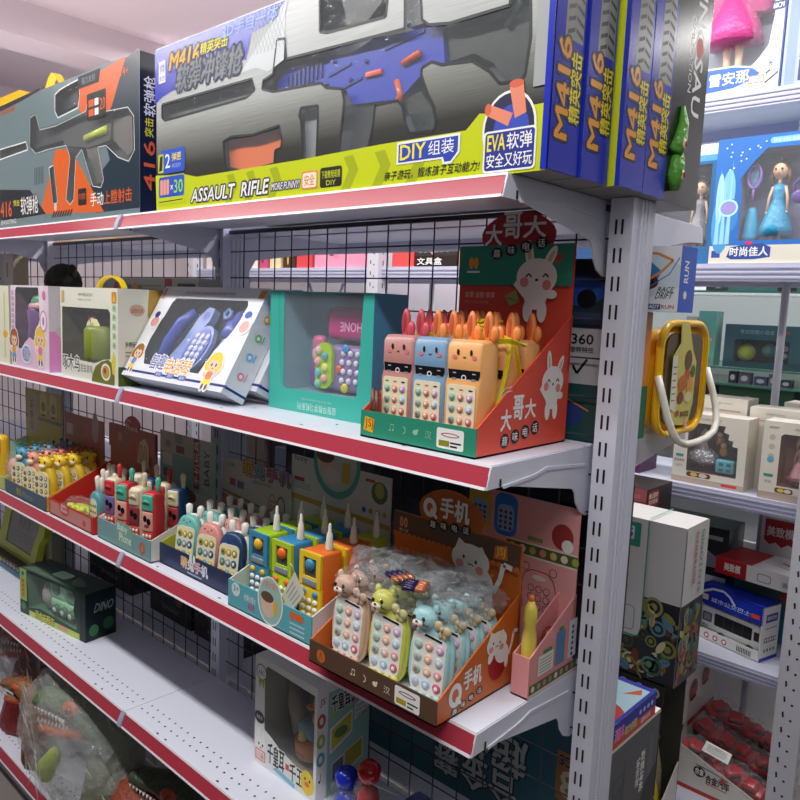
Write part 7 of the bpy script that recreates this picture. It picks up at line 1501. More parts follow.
g = G(); g.tube([(0.232, 0.03, 0.215), (0.225, 0.03, 0.235), (0.240, 0.03, 0.25), (0.262, 0.03, 0.24), (0.265, 0.03, 0.215)], 0.005, mat('#5a3f94', 0.3), 7); g.ball((0.245, 0.03, 0.20), (0.026, 0.010, 0.022), mat('#5a3f94', 0.3)); g.obj('toy_handbag', t)
g = G(); g.tube([(0.28 + 0.045 * math.cos(a), 0.03, 0.318 + 0.014 * math.sin(a)) for a in [2 * PI * i / 16 for i in range(16)]], 0.003, mat('#c8d4dc', 0.2, 0.5), 6, True); g.obj('toy_tiara', t)
t = thing('doll_box', 'darker blue doll box partly hidden left of the sky blue one', 'doll box', (-0.50, 1.56, FZ[1] + 0.001))
carton(t, 0.235, 0.10, 0.355, mat('#2f6fa0', 0.35), mat('#2a5a94'), holes=[[(0.02, 0.06), (0.21, 0.06), (0.21, 0.325), (0.02, 0.325)]], mi=mat('#4a4a52', 0.5), art=lambda g, f, S, T: g.pr(f, 0, 0.335, 0.235, 0.355, mat('#5aa8d0')))
doll(t, 0.165, 0.05, 0.24, '#5a4438', '#8a8a90', y=0.045)
t = thing('toy_box', 'deep blue box under the rear top bracket, left of the doll boxes', 'toy box', (-0.90, 1.60, FZ[1] + 0.001))
carton(t, 0.38, 0.12, 0.20, mat('#274a7a', 0.35), mat('#274a7a'), art=lambda g, f, S, T: [g.pe(f, 0.04 + 0.035 * i, 0.10 + 0.02 * (i % 3), 0.012, 0.02, mat(('#5a8ac0', '#3a6aa0', '#7aa0a8')[i % 3])) for i in range(9)])

# ---- boxes on the second deck seen through the mesh
row = [(-3.16, 0.16, 0.14, '#e6e0dc', 'cream-white'), (-2.98, 0.13, 0.16, '#8fc07a', 'leaf green'), (-2.83, 0.16, 0.12, '#f0e9dd', 'ivory'), (-2.66, 0.08, 0.15, '#c8507a', 'raspberry pink'), (-2.56, 0.09, 0.14, '#e8dca8', 'pale yellow'), (-2.45, 0.10, 0.15, '#4a2c28', 'dark brown'),
       (-2.34, 0.12, 0.17, '#d84a50', 'red'), (-2.20, 0.36, 0.17, '#e89ab8', 'wide rose pink'), (-1.67, 0.13, 0.20, '#dc5050', 'plain red'), (-1.53, 0.23, 0.21, '#2e2b30', 'black and white'), (-1.29, 0.16, 0.18, '#d8a070', 'tan'), (-1.12, 0.14, 0.16, '#d86a78', 'coral'), (-0.97, 0.06, 0.15, '#e8d8d0', 'slim whitish')]
def misc(g, f, wd, hh, k, h):
    q = random.Random(k); pal_ = ['#f2ece4', '#d04a5a', '#3a5a9a', '#e8b83a', '#4a3a38', '#7ab0a0', '#e88aa8']
    for i in range(5):
        x = q.uniform(0.1, 0.75) * wd; z = q.uniform(0.12, 0.78) * hh
        (g.pe(f, x + 0.05 * wd, z, wd * q.uniform(0.05, 0.13), hh * q.uniform(0.06, 0.14), mat(pal_[q.randrange(7)]), 12) if i % 2 else g.pr(f, x, z, x + wd * q.uniform(0.08, 0.2), z + hh * q.uniform(0.05, 0.14), mat(pal_[q.randrange(7)])))
for k, (x, wd, hh, h, nm) in enumerate(row):
    t = thing('toy_box', f'{nm} box on far unit, seen through the mesh above second shelf', 'toy box', (x, 1.52, FZ[1] + 0.001), group='boxes on the far unit seen through the upper mesh')
    def ar(g, f, S, T, k=k, wd=wd, hh=hh, h=h):
        misc(g, f, wd, hh * 1.5, k, h)
        if k == 9: g.pr(f, 0.0, 0.0, wd, 0.045, BLACK); g.text(f, '文具盒', 0.01, 0.008, 0.15, 0.038, WHITE, 0.03); [g.pr(f, 0.02 + 0.03 * i, 0.06, 0.035 + 0.03 * i, 0.19, mat('#a9b4c8')) for i in range(6)]
    carton(t, wd, 0.10, hh * 1.55, mat(h, 0.4), mat(h, 0.4), art=ar)
# ---- boxes on the third deck of the far unit, seen through the lower mesh
row = [(-3.20, 0.24, 0.30, '#d8c83a', 'mustard yellow'), (-2.93, 0.28, 0.34, '#e8e6ea', 'bright white'), (-2.62, 0.20, 0.33, '#a83048', 'wine red'), (-2.40, 0.30, 0.32, '#dfe6ee', 'cool white'), (-2.08, 0.24, 0.34, '#c8b0d8', 'pale violet'), (-1.82, 0.30, 0.32, '#e9e4de', 'milky white'), (-1.50, 0.26, 0.33, '#d8906a', 'salmon orange'), (-1.22, 0.32, 0.33, '#e3e8ef', 'icy white'), (-0.88, 0.20, 0.31, '#6a3048', 'plum'), (-0.66, 0.22, 0.20, '#5a2c58', 'purple')]
for k, (x, wd, hh, h, nm) in enumerate(row):
    t = thing('toy_box', f'{nm} box on the far unit seen through the mesh below the second shelf', 'toy box', (x, 1.53, FZ[2] + 0.001), group='boxes on the far unit seen through the lower mesh')
    carton(t, wd, 0.14, hh, mat(h, 0.4), mat(h, 0.4), art=lambda g, f, S, T: misc(g, f, wd, hh, k + 50, h))
for k, (x, wd, hh, h, nm) in enumerate(((-3.1, 0.5, 0.36, '#4a4038', 'brown'), (-2.5, 0.55, 0.33, '#3a4450', 'slate'), (-1.8, 0.5, 0.36, '#4f3f44', 'mauve brown'), (-1.2, 0.5, 0.34, '#39424a', 'steel grey'))):
    t = thing('storage_carton', f'wide {nm} carton in the dark on the far unit, fourth deck', 'carton', (x, 1.53, FZ[3] + 0.001))
    carton(t, wd, 0.2, hh, mat(h, 0.5), mat(h, 0.5), art=lambda g, f, S, T: misc(g, f, wd, hh, k + 80, h))
    t = thing('storage_carton', f'{nm} floor-level carton on the far unit, lowest deck', 'carton', (x, 1.45, FZ[4] + 0.001))
    carton(t, wd, 0.3, hh, mat(h, 0.5), mat(h, 0.5), art=lambda g, f, S, T: misc(g, f, wd, hh, k + 90, h))

# ---- third deck: small doll boxes
IVO = mat('#e3dfd2', 0.35); TAN = mat('#b9a99a', 0.4)
t = thing('doll_box', 'ivory window box with silver-skirted doll and teal toy house, jagged window corner', 'doll box', (-0.325, 1.530, FZ[2] + 0.001))
W, H = 0.235, 0.235
hole = [(0.048, 0.040), (0.045, 0.19), (0.060, 0.205), (0.165, 0.205), (0.160, 0.185), (0.178, 0.180), (0.176, 0.162), (0.192, 0.160), (0.190, 0.142), (0.208, 0.140), (0.210, 0.040)]
def d1(g, f, S, T):
    g.pr(f, 0, 0, W, 0.018, TAN); g.prr(f, 0.165, 0.006, 0.215, 0.015, 0.003, mat('#d0403a')); g.prr(f, 0.05, 0.022, 0.13, 0.038, 0.007, mat('#6a4a30')); g.pe(f, 0.075, 0.030, 0.012, 0.007, mat('#e0b85a')); g.pe(f, 0.105, 0.030, 0.014, 0.007, mat('#d8d0c8'))
    g.prr(f, 0.010, 0.085, 0.036, 0.094, 0.003, mat('#3f9a94')); g.text(f, '娃娃换装', 0.006, 0.068, 0.040, 0.078, mat('#6a6a60'), 0.01); g.text(f, '礼盒系列', 0.010, 0.050, 0.034, 0.060, mat('#9a9a90'), 0.0)
    g.text(f, 'MODERN FASHION', 0.085, 0.217, 0.15, 0.223, mat('#8a8a80'), 0)
carton(t, W, 0.10, H, IVO, mat('#cdc6ba', 0.4), mat('#dcd7ca', 0.4), [hole], mat('#7a4a40', 0.5), 0.085, d1)
doll(t, 0.085, 0.055, 0.125, '#d8c49a', '#c9ccd0', y=0.04)
g = G(); g.rings([[(0.085 + r * math.cos(a) * (1 + 0.08 * math.sin(6 * a)), 0.045 + r * 0.55 * math.sin(a), z) for a in [2 * PI * i / 30 for i in range(30)]] for z, r in ((0.062, 0.03), (0.075, 0.052), (0.10, 0.045), (0.125, 0.015))], mat('#c8ccd2', 0.15, 0.6, bump=1, bscale=150)); g.obj('silver_skirt', t)
g = G(); g.rbox((0.135, 0.02, 0.045), (0.195, 0.06, 0.090), 0.005, mat('#5fb3bf', 0.35))
for i in range(2):
    for j in range(2): g.box((0.147 + 0.024 * i, 0.0195, 0.052 + 0.018 * j), (0.161 + 0.024 * i, 0.0205, 0.062 + 0.018 * j), mat('#2f6a80'))
g.obj('toy_house', t)
for i, (x, z, h) in enumerate(((0.15, 0.115, '#c88a3a'), (0.175, 0.155, '#7a8a90'), (0.135, 0.15, '#b87a4a'))):
    g = G(); g.ball((x, 0.045, z), (0.013, 0.012, 0.016), mat(h, 0.35)); g.ball((x, 0.042, z + 0.020), (0.010, 0.010, 0.010), mat('#d8b88a', 0.4)); g.obj('small_figure', t)
t = thing('doll_box', 'ivory window box with pink-dressed doll, beside the silver-skirt doll box', 'doll box', (-0.040, 1.512, FZ[2] + 0.001), (0, 0, 0.0))
W, H = 0.20, 0.245
hole = [(0.052, 0.045), (0.052, 0.20), (0.060, 0.208), (0.185, 0.208), (0.185, 0.045)]
def d2(g, f, S, T):
    g.pr(f, 0, 0, W, 0.022, TAN); g.prr(f, 0.13, 0.008, 0.18, 0.018, 0.003, mat('#d0403a')); g.prr(f, 0.048, 0.024, 0.10, 0.040, 0.006, mat('#6a4a30')); g.pe(f, 0.065, 0.032, 0.010, 0.006, mat('#e8c85a')); g.pe(f, 0.085, 0.032, 0.010, 0.006, mat('#e8e0d0'))
    for z in (0.195, 0.165, 0.135): g.pe(f, 0.028, z, 0.009, 0.009, mat('#c4bfae'), 12)
    g.pe(f, 0.028, 0.125, 0.010, 0.010, mat('#5fb3c8'), 12); g.prr(f, 0.012, 0.070, 0.040, 0.079, 0.003, mat('#3f9a94')); g.text(f, '换装', 0.016, 0.05, 0.036, 0.06, mat('#9a9a90'), 0); g.text(f, 'ANDBABY', 0.015, 0.222, 0.045, 0.229, mat('#8a5a50'), 0); g.text(f, 'MODERN', 0.09, 0.222, 0.14, 0.229, mat('#8a8a80'), 0)
carton(t, W, 0.10, H, IVO, mat('#cdc6ba', 0.4), mat('#e3dfd2', 0.4), [hole], mat('#a8684a', 0.5), 0.085, d2)
doll(t, 0.105, 0.045, 0.165, '#c9a070', '#d9a0a8', y=0.04)
g = G(); g.ball((0.085, 0.045, 0.065), (0.02, 0.012, 0.012), mat('#d87a6a', 0.35)); g.obj('toy_shoe', t)
g = G(); g.fill([[(0.0, 0.0), (0.10, 0), (0.10, 0.245), (0.0, 0.245)]], F((0.0, 0.10, 0), (0, -1, 0), (0, 0, 1)), 0.0006, mat('#c9bfb2', 0.4)); ff = F((0.0, 0.10, 0), (0, -1, 0), (0, 0, 1)); g.k = 8
g.pe(ff, 0.05, 0.17, 0.010, 0.010, BLACK, 14)
for i in range(5): g.pe(ff, 0.05, 0.145 - 0.014 * i, 0.003, 0.003, mat('#7a7a70'), 8)
g.obj('side_print', t)
for k, (x, y, wd, hh, nm) in enumerate(((-0.30, 1.66, 0.16, 0.285, 'ivory box showing above the silver-skirt doll box'), (-0.125, 1.64, 0.20, 0.268, 'ivory box with slanted lid edge behind the two doll boxes'), (-0.06, 1.78, 0.26, 0.280, 'rear ivory box behind the pink-dressed doll box'))):
    t = thing('doll_box', nm, 'doll box', (x, y, FZ[2] + 0.001))
    carton(t, wd, 0.11, hh, IVO, mat('#cdc6ba', 0.4), mat('#e3dfd2', 0.4), art=lambda g, f, S, T: (g.text(f, 'MODERN FASHION', 0.05, hh - 0.022, 0.11, hh - 0.016, mat('#a09a8c'), 0), g.pr(f, 0.02, hh - 0.045, wd - 0.02, hh - 0.040, mat('#c8a898'))))

# ---- fourth deck: bus box and red-white boxes
BB = mat('#2438b8', 0.25)
t = thing('toy_bus_box', 'blue and white open box with white toy bus, on fourth deck of far unit', 'toy box', (-0.235, 1.625, FZ[3] + 0.001), (0, 0, -0.27))
g = G(); W, Dp, H = 0.245, 0.10, 0.185
g.box((0, 0, 0), (W, Dp, 0.004), mat('#e6e6e2', 0.35)); g.box((0, 0, 0), (W, 0.003, 0.035), mat('#e6e6e2', 0.35)); g.box((0, Dp - 0.003, 0), (W, Dp, H), mat('#2c4ac0', 0.35)); g.box((W - 0.003, 0, 0), (W, Dp, H), mat('#e9eae8', 0.3)); g.box((0, 0, 0), (0.003, Dp, H), mat('#e9eae8', 0.3))
g.prism([(0, 0.125), (W, 0.125), (W, H), (0.15, H), (0.12, H + 0.02), (0.07, H + 0.02), (0.0, H)], front(0, 0.003, 0), 0, 0.003, BB); g.box((0, 0, H - 0.003), (W, Dp, H), BB)
f = front(0, 0, 0); S_ = side(W, 0, 0)
g.pl(f, [(0.02, 0.165), (0.06, 0.185), (0.10, 0.190), (0.125, 0.178), (0.145, 0.155)], 0.008, mat('#dfe6f2')); g.prr(f, 0.010, 0.140, 0.045, 0.160, 0.004, mat('#e8d0c8')); g.text(f, '城市公交巴士', 0.055, 0.140, 0.20, 0.156, mat('#c8d8f4'), 0.03, shear=0.2); g.pr(f, 0.205, 0.140, 0.235, 0.155, mat('#e0502a'))
for i in range(3): g.pe(f, 0.05 + 0.034 * i, 0.017, 0.010, 0.010, mat('#c8403a'), 12); g.pe(f, 0.05 + 0.034 * i, 0.017, 0.006, 0.006, WHITE, 10)
for i in range(9): g.pr(f, 0.165 + 0.006 * i, 0.008, 0.168 + 0.006 * i, 0.026, BLACK)
g.pr(S_, 0, 0, Dp, 0.012, BB); g.pr(S_, 0.02, 0.130, 0.085, 0.158, mat('#2c3ca8')); g.text(S_, '城市巴士', 0.026, 0.137, 0.079, 0.151, WHITE, 0.03); g.pr(S_, 0.02, 0.108, 0.085, 0.111, mat('#7a8ad0'))
g.prr(S_, 0.018, 0.062, 0.085, 0.078, 0.004, mat('#6a6a68'))
for i in range(5): g.pr(S_, 0.022 + 0.013 * i, 0.066, 0.031 + 0.013 * i, 0.075, WHITE)
for i in range(4): g.pe(S_, 0.025 + 0.017 * i, 0.035, 0.005, 0.006, mat('#6a6a68'), 8)
g.obj('open_carton', t)
g = G(); g.rbox((0.012, 0.015, 0.012), (0.232, 0.078, 0.118), 0.008, mat('#e9eaec', 0.25)); f = front(0, 0.015, 0)
g.prr(f, 0.065, 0.055, 0.205, 0.098, 0.004, BLACK); g.prr(f, 0.020, 0.060, 0.055, 0.092, 0.003, BLACK); g.pr(f, 0.024, 0.064, 0.051, 0.088, mat('#8a9098'))
for i in range(3): g.pr(f, 0.10 + 0.035 * i, 0.055, 0.102 + 0.035 * i, 0.098, mat('#4a4c50'))
g.text(f, '巴士', 0.022, 0.038, 0.045, 0.050, BLACK, 0.02); g.pr(f, 0.012, 0.034, 0.232, 0.036, mat('#9a9ca0')); g.pr(f, 0.212, 0.060, 0.230, 0.090, mat('#2a2c30'))
b_ = g.obj('bus_body', t)
for x in (0.095, 0.200):
    g = G(); g.cyl((x, 0.012, 0.022), (x, 0.03, 0.022), 0.017, mat('#26262a', 0.5), 18); g.cyl((x, 0.010, 0.022), (x, 0.013, 0.022), 0.008, mat('#9a9ca0', 0.3), 12); g.obj('wheel', b_)
g = G(); g.rbox((0.10, 0.02, 0.117), (0.115, 0.04, 0.124), 0.002, mat('#e06a2a', 0.35)); g.obj('roof_light', b_)
RW = mat('#b5202c', 0.3)
t = thing('toy_car_box', 'white box with red front corner lying on the teal box above the toy bus', 'toy box', (-0.175, 1.600, FZ[3] + 0.252), (0, 0, -0.12))
carton(t, 0.30, 0.18, 0.055, mat('#e9e9ea', 0.35), mat('#e9e9ea', 0.35), art=lambda g, f, S, T: (g.pr(f, 0, 0.0, 0.105, 0.055, RW), g.text(f, '美致模', 0.03, 0.015, 0.085, 0.042, WHITE, 0.05), g.prr(f, 0.14, 0.01, 0.185, 0.038, 0.008, mat('#9a9aa0')), g.prr(f, 0.143, 0.013, 0.182, 0.035, 0.007, mat('#e9e9ea')), g.text(f, '遥控汽车', 0.22, 0.014, 0.28, 0.03, mat('#8a8a90'), 0.02), g.pr(T, 0, 0, 0.12, 0.18, RW), g.pl(T, [(0.17, 0.12), (0.24, 0.08), (0.30, 0.07)], 0.008, mat('#c8303a')), g.pl(T, [(0.16, 0.08), (0.24, 0.05)], 0.003, mat('#5a8a7a'))))
t = thing('toy_box', 'teal box supporting the white and red car box, behind the toy bus', 'toy box', (-0.160, 1.765, FZ[3] + 0.001))
carton(t, 0.26, 0.12, 0.250, mat('#3f8aa0', 0.4), mat('#3f8aa0', 0.4), art=lambda g, f, S, T: (g.prr(f, 0.02, 0.12, 0.24, 0.22, 0.03, mat('#5a7a7a')), g.pe(f, 0.18, 0.17, 0.03, 0.02, mat('#d8503a'))))
for k, (x, nm) in enumerate(((-0.095, 'upright white box with red cloud label, behind the lying red-cornered box'), (0.045, 'second upright white and red-labelled box beside the slotted post'))):
    t = thing('toy_car_box', nm, 'toy box', (x, 1.79 + 0.0, FZ[3] + 0.309 if False else FZ[3] + 0.001), (0, 0, 0), group='upright white boxes with red cloud labels')
    t.location = (x + (0 if k == 0 else 0.0), 1.785 if False else 1.79, FZ[3] + 0.001)
    carton(t, 0.125 if k == 0 else 0.06, 0.09, 0.440, mat('#e4e4e6', 0.35), mat('#d4d4d8', 0.35), art=lambda g, f, S, T: (g.pp(f, [(0.012, 0.35), (0.03, 0.335), (0.05, 0.345), (0.07, 0.33), (0.09, 0.345), (0.112, 0.335), (0.115, 0.425), (0.012, 0.425)] if k == 0 else [(0.01, 0.34), (0.05, 0.33), (0.055, 0.42), (0.01, 0.42)], RW), g.text(f, '美致模', 0.02, 0.365, 0.105 if k == 0 else 0.05, 0.40, WHITE, 0.04)))
t = thing('toy_car_box', 'dark glossy box with silver car picture, left part of fourth deck on far unit', 'toy box', (-0.50, 1.70, FZ[3] + 0.001))
carton(t, 0.33, 0.16, 0.375, mat('#2f3338', 0.2), mat('#2f3338', 0.2), mat('#55595c', 0.2), art=lambda g, f, S, T: (g.pp(f, [(0.10, 0.27), (0.16, 0.30), (0.24, 0.30), (0.31, 0.26), (0.31, 0.23), (0.10, 0.23)], mat('#8f969c')), g.pe(f, 0.15, 0.235, 0.02, 0.02, BLACK), g.pr(f, 0.02, 0.33, 0.31, 0.345, mat('#8a9498')), g.pr(f, 0.22, 0.10, 0.33, 0.2, mat('#c8d4da'))))

# ---- lowest deck: car display, yellow display, white panel, fossil box stack
t = thing('toy_car_display', 'white slant-sided display with red base stripe holding bagged red toy cars, lowest deck', 'display box', (-0.205, 1.46, FZ[4] + 0.001))
WD = mat('#ddd9cf', 0.4); g = G(); W, Dp = 0.285, 0.34
g.box((0, 0, 0), (W, Dp, 0.003), WD); prof = [(0, 0), (W, 0), (W, 0.055), (0.0, 0.155)]
g.prism(prof, front(0, 0.003, 0), 0, 0.003, WD); g.prism(prof, front(0, Dp, 0), 0, 0.003, WD); g.box((0, 0, 0), (0.003, Dp, 0.43), mat('#d3d0ca', 0.4)); g.box((W - 0.003, 0, 0), (W, Dp, 0.055), WD)
f = front(0, 0, 0); g.pr(f, 0, 0, W, 0.014, mat('#c03a2c')); g.pe(f, 0.088, 0.078, 0.020, 0.018, mat('#2a2624')); g.text(f, '合金', 0.074, 0.068, 0.102, 0.090, WHITE, 0.05); g.text(f, '合金汽车', 0.110, 0.052, 0.185, 0.080, mat('#2a2624'), 0.06); g.pl(f, [(0.075, 0.10), (0.13, 0.095), (0.18, 0.085)], 0.003, mat('#2a2624')); g.pl(f, [(0.11, 0.048), (0.18, 0.045)], 0.003, mat('#c03a2c'))
S_ = side(0.003, 0, 0); g.text(S_, '6', 0.020, 0.165, 0.052, 0.215, BLACK, 0.08); g.text(S_, 'PCS', 0.056, 0.172, 0.090, 0.192, mat('#8a8a84'), 0.03); g.pp(S_, [(0.09, 0.165), (0.34, 0.165), (0.34, 0.185), (0.09, 0.185)], mat('#c03a2c'))
for y, z in ((0.12, 0.29), (0.23, 0.31)): g.pe(S_, y, z, 0.038, 0.040, mat('#a8484a')); g.pe(S_, y, z + 0.02, 0.022, 0.014, mat('#5a4a50')); g.pr(S_, y - 0.03, z - 0.035, y + 0.03, z - 0.025, BLACK)
g.text(S_, 'JS', 0.02, 0.33, 0.05, 0.36, mat('#4a5ab0'), 0.05); g.prr(S_, 0.015, 0.24, 0.05, 0.31, 0.004, mat('#c8a8a8')); g.text(S_, '回力', 0.19, 0.37, 0.31, 0.42, mat('#2a2624'), 0.06)
g.obj('tray', t)
car0 = None
for i in range(3):
    for j in range(4):
        nm = f'{("front", "middle", "rear")[i]} row red toy car in clear bag, {("leftmost", "second", "third", "rightmost")[j]} in the white display'
        loc = (-0.150 + 0.062 * j, 1.50 + 0.105 * i, FZ[4] + 0.075 + 0.030 * i + 0.085 * (1 - 0.33 * j) * 0.6)
        if car0 is None:
            c0 = thing('toy_car', nm, 'toy car', loc, (0.35, 0.25, 0.3), group='bagged red toy cars in the white display'); c0.scale = (1.15, 1.25, 1.5); CR = mat('#b02028', 0.25)
            g = G(); g.rbox((-0.038, -0.022, -0.014), (0.038, 0.022, 0.006), 0.006, CR); g.rbox((-0.024, -0.019, 0.0), (0.020, 0.019, 0.020), 0.008, CR); bd = g.obj('car_body', c0)
            g = G(); g.rbox((-0.020, -0.0195, 0.006), (0.016, 0.0195, 0.016), 0.003, mat('#3a4048', 0.15)); g.rbox((-0.030, -0.006, 0.0061), (0.0, 0.006, 0.0215), 0.002, mat('#e0902a', 0.3)) if False else None; g.obj('car_windows', bd)
            for sx in (-1, 1):
                for sy in (-1, 1): g = G(); g.cyl((0.024 * sx, 0.018 * sy, -0.012), (0.024 * sx, 0.024 * sy, -0.012), 0.009, mat('#202024', 0.5), 12); g.obj('wheel', bd)
            g = G(); blob(g, (0, 0, 0.004), (0.052, 0.034, 0.028), CRINK, 77, 0.2); g.obj('plastic_bag', c0); car0 = c0
        else: dup(car0, loc, (rnd.uniform(0.1, 0.7), rnd.uniform(-0.1, 0.6), rnd.uniform(-0.5, 0.9)), nm)
g = G(); g.box((-0.185, 1.49, FZ[4] + 0.0045), (0.065, 1.78, FZ[4] + 0.055), mat('#5a2a28', 0.6)); tag(g.obj('card_liner'), 'dull red card layer under the bagged red toy cars', 'card liner')
t = thing('paper_tag', 'white rectangular leaflet lying on the bagged red toy cars', 'leaflet', (-0.12, 1.47, FZ[4] + 0.150), (0.25, 0.2, 0.1))
g = G(); g.box((0, 0, 0), (0.085, 0.05, 0.001), WHITE)
for i in range(4): g.pr(top(0, 0, 0.001), 0.01, 0.01 + 0.009 * i, 0.072, 0.013 + 0.009 * i, mat('#8a8a88'))
g.obj('printed_sheet', t)
# yellow display under the fossil box
t = thing('toy_display', 'open display with black dotted header band and yellow dinosaurs, below fossil print box', 'display box', (-0.52, 1.10, FZ[4] + 0.001))
g = G(); W, Dp = 0.40, 0.172; g.box((0, 0, 0), (W, Dp, 0.003), WD); g.box((0, Dp - 0.003, 0), (W, Dp, 0.51), mat('#3a3a34', 0.5)); g.box((W - 0.025, 0.0, 0.07), (W - 0.003, 0.003, 0.445), mat('#1e1c1c', 0.4)); g.box((0, 0, 0), (0.003, Dp, 0.51), WD)
g.box((0, 0, 0.445), (W, 0.003, 0.51), mat('#1e1c1c', 0.4)); g.box((0, 0, 0.507), (W, Dp, 0.510), mat('#2a2826', 0.4)); g.box((0, 0, 0), (W, 0.003, 0.10), WD)
g.prism([(0, 0), (0.17, 0), (0.17, 0.20), (0.0, 0.07)], side(W - 0.003, 0, 0), 0, 0.003, WD); g.pr(side(W, 0, 0), 0, 0, 0.17, 0.012, mat('#2438b8')); f = front(0, 0, 0)
for i in range(7): g.pe(f, 0.375 - 0.050 * i, 0.478, 0.013, 0.015, mat('#b9b6ae')); g.pe(f, 0.375 - 0.050 * i, 0.478, 0.007, 0.009, mat('#3a3838'), 10)
g.obj('tray', t)
for k, (x, y, z, h, nm) in enumerate(((-0.17, 1.17, 0.20, '#d8c820', 'bright yellow'), (-0.23, 1.16, 0.17, '#e0cf2c', 'lemon yellow'), (-0.20, 1.26, 0.24, '#b8b08a', 'khaki'), (-0.30, 1.24, 0.20, '#8a8f5a', 'olive'))):
    t = thing('toy_dinosaur', f'{nm} small toy dinosaur in the open display under the fossil print box', 'toy dinosaur', (x, y, FZ[4] + 0.0045)); m = mat(h, 0.4, bump=0.5, bscale=80)
    g = G(); g.lathe([(0, 0.030), (0.01, 0.036), (z * 0.6, 0.032), (z, 0.012)], (0, 0, 0), m, 12); g.obj('body', t)
    g = G(); g.ball((-0.01, -0.01, z + 0.015), (0.032, 0.024, 0.024), m); g.ball((-0.035, -0.014, z + 0.008), (0.02, 0.014, 0.010), m); hd = g.obj('head', t)
    g = G(); g.ball((-0.018, -0.033, z + 0.022), 0.005, BLACK, 8, 6); g.obj('eye', hd)
BX, BH = -0.569, 0.519
t = thing('storage_carton', 'plain dark carton carrying the brown box, hidden behind the yellow dinosaur display', 'carton', (-0.569, 1.275, FZ[4] + 0.001))
carton(t, 0.275, 0.19, 0.512, mat('#3f3a38', 0.5), art=lambda g, f, S, T: g.pr(S, 0.02, 0.3, 0.17, 0.45, mat('#6a5a50')))
# ---- brown box on the third shelf, rear side
t = thing('toy_box', 'dark brown and maroon carton with cream lettering patch, standing behind the white 595 box', 'toy box', (BX, 1.272, FZ[4] + 0.514))
def br_(g, f, S, T):
    g.pr(f, 0, 0, 0.275, BH - 0.016, mat('#84373a')); g.pr(f, 0.10, BH - 0.040, 0.275, BH, mat('#8f4142')); g.text(f, '恐龙宝宝', 0.205, BH - 0.031, 0.255, BH - 0.019, mat('#b8706a'), 0.0)
    g.prr(S, 0.010, BH - 0.061, 0.095, BH - 0.008, 0.014, mat('#9a3a30')); g.text(S, '魔幻星球', 0.018, BH - 0.033, 0.085, BH - 0.016, mat('#f0e6d0'), 0.05); g.text(S, '知识套装', 0.018, BH - 0.052, 0.085, BH - 0.037, mat('#f0e6d0'), 0.05)
    g.pl(T, [(0.16, 0.10), (0.20, 0.06), (0.21, 0.04)], 0.006, mat('#b8b0a0')); g.pe(T, 0.18, 0.05, 0.035, 0.016, mat('#b8b0a0')); g.pe(T, 0.18, 0.05, 0.030, 0.011, mat('#3a302c'))
carton(t, 0.275, 0.195, BH, mat('#84373a', 0.4), mat('#3a2c2a', 0.4), mat('#37302c', 0.4), art=br_)

# fossil box
t = thing('science_kit_box', 'tall box with white 595 cover panel over dark fossil leaf and fish print', 'toy box', (-0.53, 1.10, FZ[4] + 0.513))
W, Dp, H = 0.435, 0.165, 0.475
FOSB = mat('#1e1f2a', 0.35); WH2 = mat('#dcdbd8', 0.35)
def fos(g, fr, a0, b0, a1, b1, seed, n=60):
    q = random.Random(seed); g.pr(fr, a0, b0, a1, b1, FOSB)
    pal_ = ['#8a8a3a', '#c8b878', '#5a9a80', '#7a3a28', '#3a6a4a', '#9a9a5a', '#5a8a9a', '#a85a34', '#d8cfa0', '#3f4a2a']
    k0 = g.k
    for i in range(n):
        g.k = k0 + (i * 7) % 160
        x = q.uniform(a0 + 0.02, a1 - 0.02); z = q.uniform(b0 + 0.02, b1 - 0.02); k = q.randrange(4); m = mat(pal_[q.randrange(10)], 0.45); r = q.uniform(0.016, 0.030); ro = q.uniform(0, 3.1)
        if k == 0:
            g.pe(fr, x, z, r, r * 0.55, m, 12, ro); d = (math.cos(ro), math.sin(ro)); g.pl(fr, [(x - d[0] * r, z - d[1] * r), (x + d[0] * r, z + d[1] * r)], 0.0014, FOSB)
            for s_ in (-0.5, 0, 0.5): g.pl(fr, [(x + d[0] * r * s_, z + d[1] * r * s_), (x + d[0] * r * (s_ + 0.3) - d[1] * r * 0.4, z + d[1] * r * (s_ + 0.3) + d[0] * r * 0.4)], 0.001, FOSB)
        elif k == 1:
            for j in range(3): g.pe(fr, x, z, r * (1 - 0.3 * j), r * (1 - 0.3 * j), m if j % 2 == 0 else FOSB, 14)
        elif k == 2:
            g.pe(fr, x, z, r * 1.1, r * 0.5, m, 12, ro); c, s_ = math.cos(ro), math.sin(ro); g.pp(fr, [(x - c * r, z - s_ * r), (x - c * r * 1.7 - s_ * r * 0.5, z - s_ * r * 1.7 + c * r * 0.5), (x - c * r * 1.7 + s_ * r * 0.5, z - s_ * r * 1.7 - c * r * 0.5)], m)
        else: g.pl(fr, [(x + r * math.cos(ro + j * 0.9) * (1 - 0.1 * j), z + r * math.sin(ro + j * 0.9)) for j in range(5)], 0.006, m)
